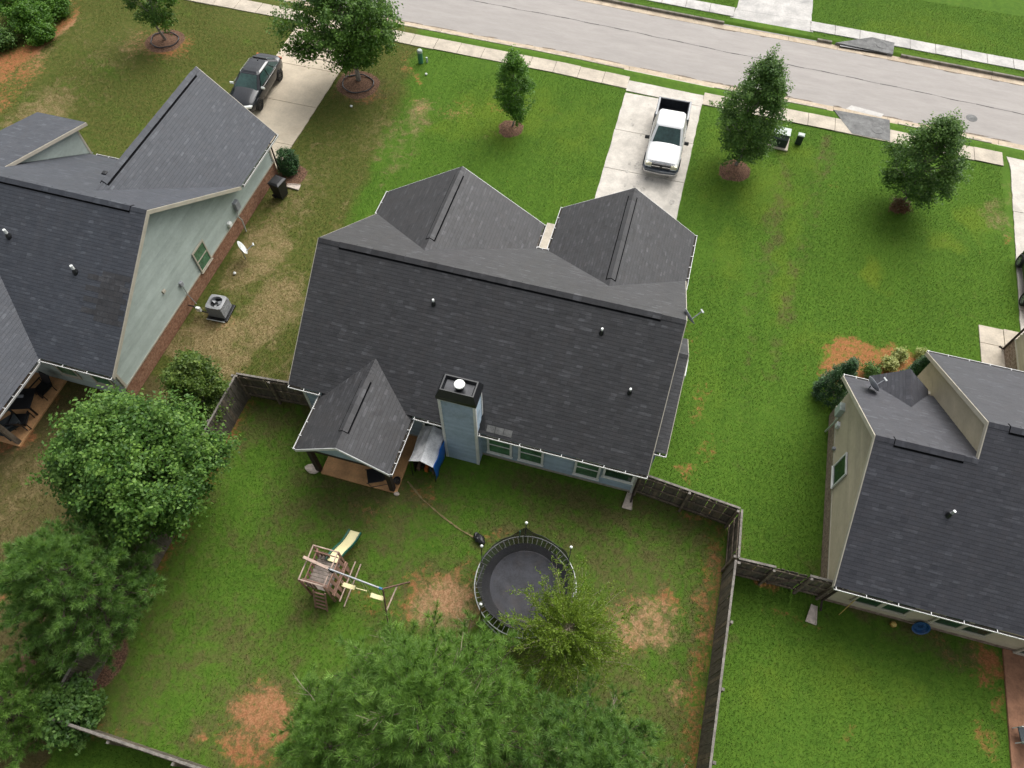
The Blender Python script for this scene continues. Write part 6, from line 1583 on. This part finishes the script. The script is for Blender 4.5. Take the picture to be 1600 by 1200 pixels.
# slide: cream bed between green sides, with a hump
mb, mg = MB(), MB()
ctr = [(-8.25 + 0.12 * u, Y1 - 0.18 + u * 1.55, DZ + 0.08 - 0.92 * u ** 1.02 + 0.09 * math.sin(2 * math.pi * u * 1.1)) for u in np.linspace(0, 1, 17)]
hw = 0.2
bedr = [[Vector((x - hw, y, z)), Vector((x + hw, y, z)), Vector((x + hw, y, z - 0.03)), Vector((x - hw, y, z - 0.03))] for x, y, z in ctr]
mb.loft(bedr, True, True); sl = mb.build('slide', 'cream_plastic', t, smooth=False)
for s_ in (-1, 1):
    mg = MB(); mg.loft([[Vector((x + s_ * hw, y, z - 0.04)), Vector((x + s_ * (hw + 0.06), y, z - 0.04)), Vector((x + s_ * (hw + 0.06), y, z + 0.10)), Vector((x + s_ * (hw + 0.015), y, z + 0.10))] for x, y, z in ctr], True, True); mg.build('slide_side', 'green_plastic', sl)
# beams and swings
mb = MB(); mb.bar((-8.95, 5.58, 2.2), (-7.95, 5.44, 2.2), 0.1, 0.13); mb.build('wood_beam', 'play_rail', t)
mb = MB(); mb.bar((-7.95, 5.44, 2.2), (-7.83, 5.42, 1.95), 0.09, 0.1); mb.build('beam_bracket', 'metal_black', t)
mb = MB(); mb.tube([(-7.95, 5.44, 2.18), (-5.95, 5.29, 2.18)], 0.036, 10); mb.build('swing_beam', 'steel', t)
mb = MB(); mb.tube([(-6.0, 5.293, 2.18), (-5.88, 5.285, 2.18)], 0.044, 10); mb.build('beam_sleeve', 'blue_paint', t)
for (fx, fy) in ((-5.5, 6.28), (-5.62, 4.42)):
    mb = MB(); mb.bar((-5.86, 5.29, 2.2), (fx, fy, 0.0), 0.045, 0.045); mb.build('frame_leg', 'play_dark', t)
mb = MB(); mb.bar((-5.68, 5.83, 1.0), (-5.74, 4.85, 1.0), 0.045, 0.04); mb.build('cross_bar', 'play_rail', t)
def swing(x, seat):
    y = 5.44 - (x + 7.95) * 0.075
    for s_ in (-0.23, 0.23):
        mb = MB(); mb.tube([(x + s_, y, 2.16), (x + s_ * (1.0 if seat else 0.7), y, 0.55)], 0.006, 5); mb.build('swing_rope', 'galv', t)
    mb = MB()
    if seat:
        mb.loft([[Vector((x + q, y + a, 0.5 + 0.55 * q * q * 1.6 + b)) for a, b in ((-0.08, 0), (0.08, 0), (0.08, 0.02), (-0.08, 0.02))] for q in np.linspace(-0.25, 0.25, 9)], True, True)
    else:
        mb.tube([(x + q, y, 0.75 + 0.02 * math.sin(q * 9)) for q in np.linspace(-0.22, 0.22, 6)], 0.022, 6)
    mb.build('swing_seat', 'cream_plastic', t)
swing(-7.5, True); swing(-6.95, False); swing(-6.35, True)

# ---------------------------------------------------------------- left neighbour's patio furniture
PZ = 0.06
lounge('grey cushioned armchair at the edge of the left neighbour patio', (-23.7, 7.85, PZ), math.radians(150), 'grey_cushion', 'grey_cushion', 'armchair', 1.25)
t = thing('patio_table', 'black outdoor table under the porch of the green sided house', 'table', (-23.75, 8.95, PZ), math.radians(20))
MB().box(-0.5, 0.5, -0.5, 0.5, 0.68, 0.72).build('table_top', 'black_plastic', t, bevel=0.01)
for a in (-1, 1):
    for b in (-1, 1): MB().box(a * 0.42 - 0.03, a * 0.42 + 0.03, b * 0.42 - 0.03, b * 0.42 + 0.03, 0, 0.68).build('leg', 'black_plastic', t)
MB().box(-0.15, 0.1, 0.05, 0.17, 0.725, 0.76).build('tray', 'dish_grey', t)
for lb, x, y, r in [('black patio chair drawn up beside the black outdoor table', -23.45, 8.2, 200), ('black patio chair behind the black outdoor table by the porch wall', -23.5, 9.75, -10), ('black patio chair on the house side of the outdoor table', -24.6, 9.1, 85)]:
    lounge(lb, (x, y, PZ), math.radians(r), 'metal_black', 'black_plastic', 'patio_chair', 0.95)
# ---------------------------------------------------------------- right neighbour's yard
t = thing('ball', 'small orange and yellow ball by the rear wall of the beige house', 'ball', (12.2, 9.62, -0.02))
MB().lathe([(0.01, 0.0), (0.08, 0.03), (0.115, 0.09), (0.118, 0.12)], (0, 0, 0), 14).build('panel', 'orange_plastic', t, smooth=True)
MB().lathe([(0.118, 0.12), (0.1, 0.18), (0.06, 0.225), (0.01, 0.235)], (0, 0, 0), 14).build('panel', 'yellow_wood', t, smooth=True)
t = thing('plastic_tub', 'round blue plastic tub leaning on the rear wall of the beige house', 'tub', (13.0, 9.72, 0.42)); t.rotation_euler = (math.radians(62), 0, 0); t.scale = (0.78, 0.78, 0.78)
MB().lathe([(0.01, 0.0), (0.28, 0.0), (0.36, 0.14), (0.4, 0.15), (0.4, 0.17), (0.34, 0.15), (0.27, 0.03), (0.01, 0.03)], (0, 0, 0), 24).build('tub', 'blue_plastic', t)
MB().lathe([(0.15, 0.031), (0.15, 0.045), (0.12, 0.045), (0.12, 0.031)], (0, 0, 0), 20).build('ring', 'blue_plastic', t)
t = thing('garden_tool', 'yellow handled garden tool leaning on the rear wall of the beige house', 'garden tool', (10.35, 9.5, 0))
mb = MB(); mb.tube([(0.1, 0.36, 1.3), (-0.08, -0.05, 0.02)], 0.016, 6); mb.build('handle', 'yellow_wood', t)
mb = MB(); mb.bar((0.06, 0.36, 1.28), (0.14, 0.36, 1.3), 0.05, 0.12); mb.build('head', 'metal_black', t)
t = wthing('lounge_chair', 'folding chair with pale frame at the edge of the brown patio', 'chair', (16.3, 6.9, 0))
MB().obox((16.5, 6.95, 0.4), (0.3, 0.05, 0), (-0.04, 0.25, 0), (0, 0, 0.02)).build('seat', 'grey_cushion', t)
MB().obox((16.55, 6.65, 0.65), (0.3, 0.05, 0), (0.01, -0.05, 0.25), (0, 0.02, 0.0)).build('backrest', 'dish_grey', t)
for x, y in ((16.2, 7.15), (16.8, 7.25), (16.25, 6.68), (16.85, 6.75)):
    mb = MB(); mb.tube([(x, y, 0), (x, y, 0.62)], 0.02, 6); mb.build('leg', 'dish_white', t)
# ================================================================= trees and shrubs
def rand_dirs(n, r):
    v = r.normal(size=(n, 3)); return v / np.linalg.norm(v, axis=1, keepdims=True)
def leaf_quads(pos, size, r, up=0.6, narrow=0.55, outward=None):
    """diamond leaves at pos with random orientation leaning upward"""
    n = len(pos)
    nrm = rand_dirs(n, r) + np.array([0, 0, up * 1.6])
    if outward is not None: nrm = nrm + outward * 0.7
    nrm /= np.linalg.norm(nrm, axis=1, keepdims=True)
    t = np.cross(nrm, rand_dirs(n, r)); t /= np.linalg.norm(t, axis=1, keepdims=True) + 1e-9
    b = np.cross(nrm, t)
    s = (size * r.uniform(0.65, 1.3, n))[:, None]
    fold = nrm * s * 0.12
    v = np.stack([pos - t * s * 0.5, pos + b * s * narrow * 0.5 + fold, pos + t * s * 0.5, pos - b * s * narrow * 0.5 + fold], 1)
    return v.reshape(-1, 3)
def limb_pts(a, b, r, sag=0.1, n=5):
    a, b = np.array(a), np.array(b)
    L = np.linalg.norm(b - a)
    pts = [a + (b - a) * i / n + (r.normal(0, 0.035 * L, 3) if 0 < i < n else 0) + np.array([0, 0, sag * L * math.sin(math.pi * i / n)]) for i in range(n + 1)]
    return pts
def broad_tree(name, label, loc, h, z0, rad, leafmat, seed, nclus=260, per=42, leaf=0.13, trunk=0.09, prof=None, group=None, cat='tree', barkm='bark_grey', clus=0.28, lobes=7, trunks=1, lean=(0, 0), shell=0.62, up=0.6, solid=False):
    r = np.random.default_rng(seed)
    t = wthing(name, label, cat, (loc[0], loc[1], loc[2] if len(loc) > 2 else -0.03), group)
    base = np.array([loc[0], loc[1], 0.0])
    prof = prof or (lambda u: math.sin(math.pi * min(1, max(0, 0.06 + 0.9 * u))) ** 0.65)
    ld = rand_dirs(lobes, r); la = r.uniform(0.12, 0.32, lobes)
    def radius(u, th):
        d = np.array([math.cos(th), math.sin(th), (u - 0.5) * 1.4]); d /= np.linalg.norm(d)
        k = 0.78
        for q, a in zip(ld, la): k += a * max(0, d @ q) ** 5
        return rad * prof(u) * k
    # trunk and limbs
    mb = MB()
    top = base + np.array([lean[0], lean[1], h * 0.82])
    tp = limb_pts(base + np.array([0, 0, -0.1]), top, r, 0.0, 7)
    mb.tube(tp, [trunk * 1.25] + [trunk * (1 - 0.8 * i / 7) for i in range(1, 8)], 8)
    tr = mb.build('trunk', barkm, t, smooth=True)
    mb = MB(); tips = []
    nl = max(10, int(nclus * 0.13))
    for i in range(nl):
        u = r.uniform(0.02, 0.95); th = 2.399 * i + r.normal(0, 0.3)
        zt = z0 + u * (h - z0); R_ = radius(u, th) * r.uniform(0.75, 0.98)
        f_ = max(0.12, (zt / h) * 0.72 - 0.05); s_ = np.array(tp[min(7, int(f_ * 7 / 0.82))])
        e = base + np.array([lean[0] * u + R_ * math.cos(th), lean[1] * u + R_ * math.sin(th), zt])
        pts = limb_pts(s_, e, r, 0.06, 4)
        mb.tube(pts, [trunk * 0.42, trunk * 0.33, trunk * 0.24, trunk * 0.15, trunk * 0.06], 5)
        tips.append(e)
    mb.build('limb', barkm, tr, smooth=True)
    # leaf clumps gathered on sub-crowns at the limb ends, with gaps between them
    cs = []; outs = []
    ns = max(16, int(nclus / 15))
    subs = []
    for i in range(ns):
        u = (i + r.uniform(0, 1)) / ns; th = 2.399 * i + r.normal(0, 0.25); R_ = radius(u, th)
        sr = rad * r.uniform(0.24, 0.42) * (0.65 + 0.35 * prof(u))
        rho = max(0, R_ - sr * r.uniform(0.35, 0.95))
        subs.append((base + np.array([lean[0] * u + rho * math.cos(th), lean[1] * u + rho * math.sin(th), z0 + sr * 0.4 + u * (h - z0 - sr * 0.9)]), sr))
    for i in range(nclus):
        if solid:
            u = r.uniform(0, 1) ** 1.2; th = r.uniform(0, 2 * math.pi); R_ = radius(u, th) * (r.uniform(0.3, 1.0) ** 0.25)
            cs.append(base + np.array([R_ * math.cos(th), R_ * math.sin(th), z0 + u * (h - z0)])); outs.append(np.array([math.cos(th), math.sin(th), 0.6]) / 1.17)
            continue
        c0, sr = subs[i % ns]
        d = rand_dirs(1, r)[0]; d[2] = d[2] * 0.8 + 0.25; d /= np.linalg.norm(d)
        q = sr * (r.uniform(0.15, 1.0) ** (1 - shell)) * (1.25 if r.random() < 0.12 else 1.0)
        c = c0 + d * q * np.array([1, 1, 0.85])
        cs.append(c); outs.append(d)
    cs = np.array(cs + tips); outs = np.array(outs + [np.array([0, 0, 1.0])] * len(tips))
    sh_c, sh_o = [], []
    for i in range(int(nclus * (0.04 if solid else 0.22))):                # leafy shoots poking out of the crown
        c0, sr = subs[r.integers(0, ns)]
        d = rand_dirs(1, r)[0]; d[2] = abs(d[2]) * 0.9 + 0.15; ax = c0 - (base + np.array([0, 0, 0.5 * h])); d = d + ax / (np.linalg.norm(ax) + 1e-6) * 0.8; d /= np.linalg.norm(d)
        for q in np.arange(0.85, 0.85 + r.uniform(0.25, 0.75), 0.11):
            sh_c.append(c0 + d * (sr * min(q, 1.0) + max(0, q - 1.0) * rad * 0.55)); sh_o.append(d)
    sh_c = np.array(sh_c); sh_o = np.array(sh_o)
    k = r.poisson(per, len(cs)) + 4
    sz = clus * r.uniform(0.6, 1.25, len(cs))
    pos = np.repeat(cs, k, 0) + np.clip(r.normal(size=(k.sum(), 3)), -1.9, 1.9) * np.repeat(sz, k)[:, None] * np.array([0.62, 0.62, 0.42])
    oo = np.repeat(outs, k, 0)
    m_ = max(5, int(per * 0.2))
    pos = np.concatenate([pos, np.repeat(sh_c, m_, 0) + r.normal(size=(len(sh_c) * m_, 3)) * clus * 0.3]); oo = np.concatenate([oo, np.repeat(sh_o, m_, 0)])
    pos[:, 2] = np.maximum(pos[:, 2], 0.06)
    lv = leaf_quads(pos, np.full(len(pos), leaf), r, up, 0.62, oo)
    cl = np.concatenate([np.repeat(r.uniform(0, 1, len(cs)), k), np.repeat(r.uniform(0.4, 1, len(sh_c)), m_)])
    fast_mesh('crown', lv, np.arange(len(lv)).reshape(-1, 4), leafmat, t, np.repeat(cl, 4))
    return t
def needle_tufts(pos, dirs, L, per, r, width=0.006, spread=0.95):
    n = len(pos)
    d = np.repeat(dirs, per, 0) + rand_dirs(n * per, r) * spread
    d /= np.linalg.norm(d, axis=1, keepdims=True)
    p = np.repeat(pos, per, 0) - np.repeat(dirs, per, 0) * r.uniform(0, 0.45 * L, n * per)[:, None]
    l = (L * r.uniform(0.6, 1.1, n * per))[:, None]
    s = np.cross(d, rand_dirs(n * per, r)); s /= np.linalg.norm(s, axis=1, keepdims=True) + 1e-9
    v = np.stack([p - s * width, p + s * width, p + d * l], 1)
    return v.reshape(-1, 3)
def pine_tree(label, loc, h, z0, rad, seed, mat='needle', whorls=13, nb=7, per=38, L=0.2, tw=9, dead=0, group='pines by the back fence', trunk=0.13, width=0.008, flat=0.9, name='pine_tree'):
    r = np.random.default_rng(seed)
    t = wthing(name, label, 'tree', (loc[0], loc[1], -0.03), group)
    base = np.array([loc[0], loc[1], 0.0])
    mb = MB(); tp = limb_pts(base - np.array([0, 0, 0.1]), base + np.array([0, 0, h * 0.97]), r, 0, 8)
    mb.tube(tp, [trunk * (1 - 0.88 * i / 8) for i in range(9)], 8); tr = mb.build('trunk', 'bark', t, smooth=True)
    mb = MB(); P, D = [], []
    for w in range(whorls):
        u = (w + r.uniform(0, 0.6)) / whorls; z = z0 + u * (h - z0)
        R_ = rad * (1 - u ** 1.5 * 0.86) * (0.72 + 0.28 * min(1, u * 4))
        for b in range(nb):
            th = 2 * math.pi * (b + r.uniform(-0.3, 0.3)) / nb + w * 0.9
            rr = R_ * r.uniform(0.7, 1.12); e = base + np.array([rr * math.cos(th), rr * math.sin(th), z + rr * 0.32 * r.uniform(0.4, 1.4)])
            pts = limb_pts(base + np.array([0, 0, z]), e, r, -0.05, 5)
            mb.tube(pts, [0.03, 0.024, 0.018, 0.013, 0.009, 0.005], 5)
            bd = (e - pts[0]); bd /= np.linalg.norm(bd)
            for q in range(tw):
                f_ = 1 - (q / tw) ** 1.2 * (0.72 if u < 0.75 else 0.95); k = f_ * 5; i = min(4, int(k)); p = np.array(pts[i]) + (np.array(pts[i + 1]) - np.array(pts[i])) * (k - i)
                side = np.cross(bd, [0, 0, 1]) * r.choice([-1, 1]); d = bd * r.uniform(0.4, 1) + side * r.uniform(0.2, 1.0) + np.array([0, 0, r.uniform(0.15, 0.8) * flat]); d /= np.linalg.norm(d)
                ln = rr * 0.24 * r.uniform(0.4, 1.2) if q else 0.0
                tip = p + d * ln
                if q: mb.tube([p, tip], [0.008, 0.004], 4, False)
                P.append(tip); D.append(d)
                if ln > 0.25: P.append(p + d * ln * 0.55); D.append(d)
    for k in range(4): P.append(base + np.array([0, 0, h - 0.12 * k])); D.append(np.array([0, 0, 1.0]))
    mb.build('limb', 'bark', tr, smooth=True)
    if dead:
        for k in range(dead):
            i = r.integers(0, len(P)); p0 = P[i] * np.array([1, 1, 1]) + np.array([0, 0, -0.1]); mb = MB()
            inward = base + np.array([0, 0, p0[2] - 0.3]) - p0; inward /= np.linalg.norm(inward) + 1e-6
            s0 = p0 + inward * 0.5; e0 = p0 - inward * 0.25 + np.array([0, 0, 0.22])
            mb.tube([s0, (s0 + e0) / 2 + r.normal(0, 0.05, 3), e0], [0.018, 0.012, 0.005], 5)
            for q in range(6):
                a = s0 + (e0 - s0) * r.uniform(0.3, 1); d = -inward + rand_dirs(1, r)[0] * 0.9; d /= np.linalg.norm(d)
                mb.tube([a, a + d * r.uniform(0.25, 0.6)], [0.008, 0.003], 4)
            mb.build('dead_branch', 'dead_twig', t)
    P, D = np.array(P), np.array(D)
    lv = needle_tufts(P, D, L, per, r, width)
    fast_mesh('crown', lv, np.arange(len(lv)).reshape(-1, 3), mat, t, np.repeat(np.clip(r.normal(0.5, 0.28, len(P)), 0, 1), per * 3))
    return t
GS = 'young street trees on the front lawns'
ov = lambda u: (math.sin(math.pi * min(1, 0.10 + 0.86 * u)) ** 0.6) * (1.05 - 0.45 * u)
broad_tree('lawn_tree', 'lawn tree in a ringed bed on the olive lawn of the green sided house', (-31.57, 34.0), 6.2, 1.0, 1.65, 'leaf_maple', 11, 210, 48, 0.13, 0.075, ov, GS)
broad_tree('maple_tree', 'large spreading maple overhanging the tan driveway', (-18.6, 33.7), 6.3, 1.35, 2.55, 'leaf_maple', 12, 520, 46, 0.15, 0.13, None, GS, clus=0.36, lobes=12)
broad_tree('young_tree', 'slim young tree in a mulch circle on the lawn of the blue grey house', (-8.72, 32.3), 4.5, 0.6, 1.12, 'leaf_bright', 13, 210, 44, 0.11, 0.045, ov, GS, clus=0.22, lobes=9)
broad_tree('street_tree', 'upright oval street tree beside the transformer box', (3.9, 32.7), 6.2, 0.85, 1.85, 'leaf_street', 14, 430, 40, 0.125, 0.085, ov, GS, clus=0.28, lobes=12)
broad_tree('street_tree', 'round headed street tree in reddish mulch near the beige house driveway', (12.5, 32.1), 5.2, 0.75, 1.72, 'leaf_street', 15, 350, 40, 0.125, 0.075, ov, GS, clus=0.3, lobes=12)
broad_tree('big_leaf_tree', 'dense broadleaf tree leaning over the left back fence', (-16.05, 6.6), 5.9, 0.8, 2.3, 'leaf_big', 16, 860, 84, 0.135, 0.14, lambda u: math.sin(math.pi * min(1, 0.12 + 0.84 * u)) ** 0.6, None, clus=0.42, lobes=14, barkm='bark')
broad_tree('small_tree', 'small bushy tree at the left yard corner beside the plank fence', (-16.1, 10.85), 3.8, 0.4, 1.08, 'leaf_olive', 17, 260, 52, 0.12, 0.06, None, None, clus=0.26, lobes=10)
pine_tree('dense dark pine over the left back fence', (-15.2, 2.4), 6.4, 0.9, 2.7, 18, 'needle_dark', 13, 11, 44, 0.24, 12, trunk=0.12, width=0.010)
pine_tree('young bright pine in the lower left corner beyond the fence', (-16.0, -1.5), 4.6, 0.5, 1.7, 19, 'needle', 10, 10, 44, 0.22, 11, trunk=0.08, width=0.010)
broad_tree('leafy_shrub', 'leafy green shrub growing over the low end of the left fence', (-14.7, -0.95), 2.2, 0.2, 0.95, 'leaf_street', 20, 130, 36, 0.15, 0.03, None, None, 'shrub', clus=0.26, lobes=9)
broad_tree('vine_shrub', 'yellow green vine tangle beside the dark pine', (-16.9, 2.6), 3.4, 0.4, 1.15, 'leaf_olive', 21, 150, 40, 0.11, 0.03, None, None, 'shrub', clus=0.28, lobes=9)
for i, (x, y, hh, rr, lb) in enumerate([(-17.2, 0.6, 0.8, 0.6, 'low weedy bush in the leaf litter left of the dark pine'), (-15.9, 0.35, 1.0, 0.7, 'weedy bush between the dark pine and the bright young pine'), (-16.2, -0.1, 0.7, 0.55, 'small weedy bush at the foot of the bright young pine')]):
    broad_tree('weedy_bush', lb, (x, y), hh, 0.05, rr, 'leaf_olive', 30 + i, 60, 30, 0.1, 0.012, None, 'weeds beyond the left fence', 'bush', clus=0.2)
# the pines nearest the viewer
pine_tree('tall pine with bare grey twigs at the back of the yard', (-2.5, 1.5), 9.6, 2.2, 3.5, 22, 'needle', 16, 12, 40, 0.27, 12, dead=18, trunk=0.16, width=0.009)
pine_tree('darker pine standing to the right of the tall twiggy pine', (1.9, 1.3), 8.2, 1.5, 2.9, 23, 'needle_dark', 14, 11, 40, 0.26, 11, dead=10, trunk=0.14, width=0.009)
pine_tree('smaller pine at the left of the tall twiggy pine', (-5.2, 0.7), 6.2, 1.0, 2.3, 24, 'needle', 11, 9, 40, 0.26, 10, dead=3, trunk=0.1, width=0.009)
# feathery tree over the trampoline
def feather_tree(label, loc, h, rad, seed):
    r = np.random.default_rng(seed)
    t = wthing('feathery_tree', label, 'tree', (loc[0], loc[1], -0.03))
    base = np.array([loc[0], loc[1], 0.0])
    mb = MB(); tp = limb_pts(base - np.array([0, 0, 0.1]), base + np.array([0.1, 0.1, h * 0.85]), r, 0, 6); mb.tube(tp, [0.09 * (1 - 0.8 * i / 6) for i in range(7)], 8); tr = mb.build('trunk', 'bark', t, smooth=True)
    mb = MB(); pos, dr2 = [], []
    for i in range(190):
        u = r.uniform(0.06, 1); th = r.uniform(0, 2 * math.pi); z = h * (0.14 + 0.66 * u)
        R_ = rad * (1 - 0.75 * u ** 1.6) * r.uniform(0.45, 1.1)
        e = base + np.array([R_ * math.cos(th), R_ * math.sin(th), z + R_ * 0.45])
        pts = limb_pts(base + np.array([0, 0, z]), e, r, 0.08, 6); mb.tube(pts, [0.016, 0.013, 0.01, 0.008, 0.006, 0.004, 0.002], 4)
        for q in range(30):
            f_ = r.uniform(0.25, 1.0) * 6; k = min(5, int(f_)); p = np.array(pts[k]) + (np.array(pts[k + 1]) - np.array(pts[k])) * (f_ - k)
            bd = np.array(pts[k + 1]) - np.array(pts[k]); bd /= np.linalg.norm(bd)
            d = bd + rand_dirs(1, r)[0] * 0.9 + np.array([0, 0, 0.25]); d /= np.linalg.norm(d); Lt = r.uniform(0.1, 0.34)
            for s_ in np.arange(0.02, Lt, 0.028):
                pos.append(p + d * s_); dr2.append(d)
    mb.build('limb', 'dead_twig', tr, smooth=True)
    pos, dr2 = np.array(pos), np.array(dr2)
    n = len(pos); dd = dr2 + rand_dirs(n, r) * 0.9; dd /= np.linalg.norm(dd, axis=1, keepdims=True)
    s = np.cross(dd, rand_dirs(n, r) + np.array([0, 0, 0.5])); s /= np.linalg.norm(s, axis=1, keepdims=True) + 1e-9
    l = r.uniform(0.05, 0.10, n)[:, None]
    v = np.stack([pos, pos + dd * l * 0.5 + s * 0.016, pos + dd * l, pos + dd * l * 0.5 - s * 0.016], 1).reshape(-1, 3)
    fast_mesh('crown', v, np.arange(len(v)).reshape(-1, 4), 'leaf_feather', t, np.repeat(r.uniform(0.1, 0.9, n), 4))
feather_tree('light green feathery tree overhanging the trampoline', (0.6, 5.35), 5.0, 2.8, 26)
# foundation shrubs
broad_tree('round_shrub', 'clipped round evergreen shrub at the garage corner of the green sided house', (-19.25, 25.55), 1.25, 0.02, 0.58, 'leaf_evergreen', 40, 130, 40, 0.075, 0.02, lambda u: math.sin(math.pi * min(1, 0.2 + 0.74 * u)) ** 0.5, None, 'shrub', clus=0.14, solid=True)
def cone_shrub(label, loc, h, rad, seed):
    return broad_tree('conical_evergreen', label, loc, h, 0.03, rad, 'leaf_evergreen', seed, 260, 40, 0.07, 0.03, lambda u: (1 - u) ** 0.8 * (0.85 + 0.15 * min(1, u * 8)), 'dark conical evergreens by the beige house', 'shrub', clus=0.13, solid=True, lobes=4, up=1.0)
cone_shrub('dark conical evergreen beside the utility boxes of the beige house', (9.5, 19.1), 2.7, 0.95, 41)
cone_shrub('dark conical evergreen under the tall eave of the beige house', (12.95, 20.85), 2.0, 0.55, 42)
for i, (x, y, lb) in enumerate([(12.42, 21.95, 'yellow variegated shrub at the lawn edge of the clay bed'), (12.0, 21.35, 'yellow variegated shrub in the middle of the clay bed'), (13.45, 22.3, 'small yellow variegated shrub beside the tall eave corner')]):
    broad_tree('variegated_shrub', lb, (x, y), 0.5 if i < 2 else 0.4, 0.03, 0.32 if i < 2 else 0.26, 'leaf_variegated', 50 + i, 40, 30, 0.08, 0.012, None, 'variegated shrubs in the clay bed', 'shrub', clus=0.13)
broad_tree('small_shrub', 'small dark green shrub in the clay bed by the satellite dish', (11.2, 20.75), 0.55, 0.02, 0.38, 'leaf_street', 55, 40, 30, 0.07, 0.012, None, None, 'shrub', clus=0.13)
broad_tree('mulch_shrub', 'reddish low shrub round the foot of the round headed street tree', (12.5, 31.75), 0.4, 0.02, 0.55, 'leaf_red', 56, 45, 26, 0.08, 0.012, None, None, 'shrub', clus=0.16)
for i, (x, y, hh, rr, lb) in enumerate([(-39.6, 32.5, 1.6, 1.15, 'broad green bush at the red clay edge of the left lawn'), (-41.2, 33.6, 1.9, 1.4, 'larger green bush behind the broad bush at the lawn edge'), (-38.7, 32.0, 1.0, 0.7, 'low green bush on the lawn side of the clay edge'), (-40.6, 30.6, 0.9, 0.7, 'small dark bush on the clay bank nearest the dormer'), (-39.3, 34.4, 1.2, 0.9, 'green bush beside the pavement end of the clay bank')]):
    broad_tree('bank_bush', lb, (x, y), hh, 0.05, rr, 'leaf_bright' if i != 3 else 'leaf_street', 60 + i, 150, 38, 0.13, 0.02, None, 'bushes on the clay bank', 'bush', clus=0.26, lobes=9)
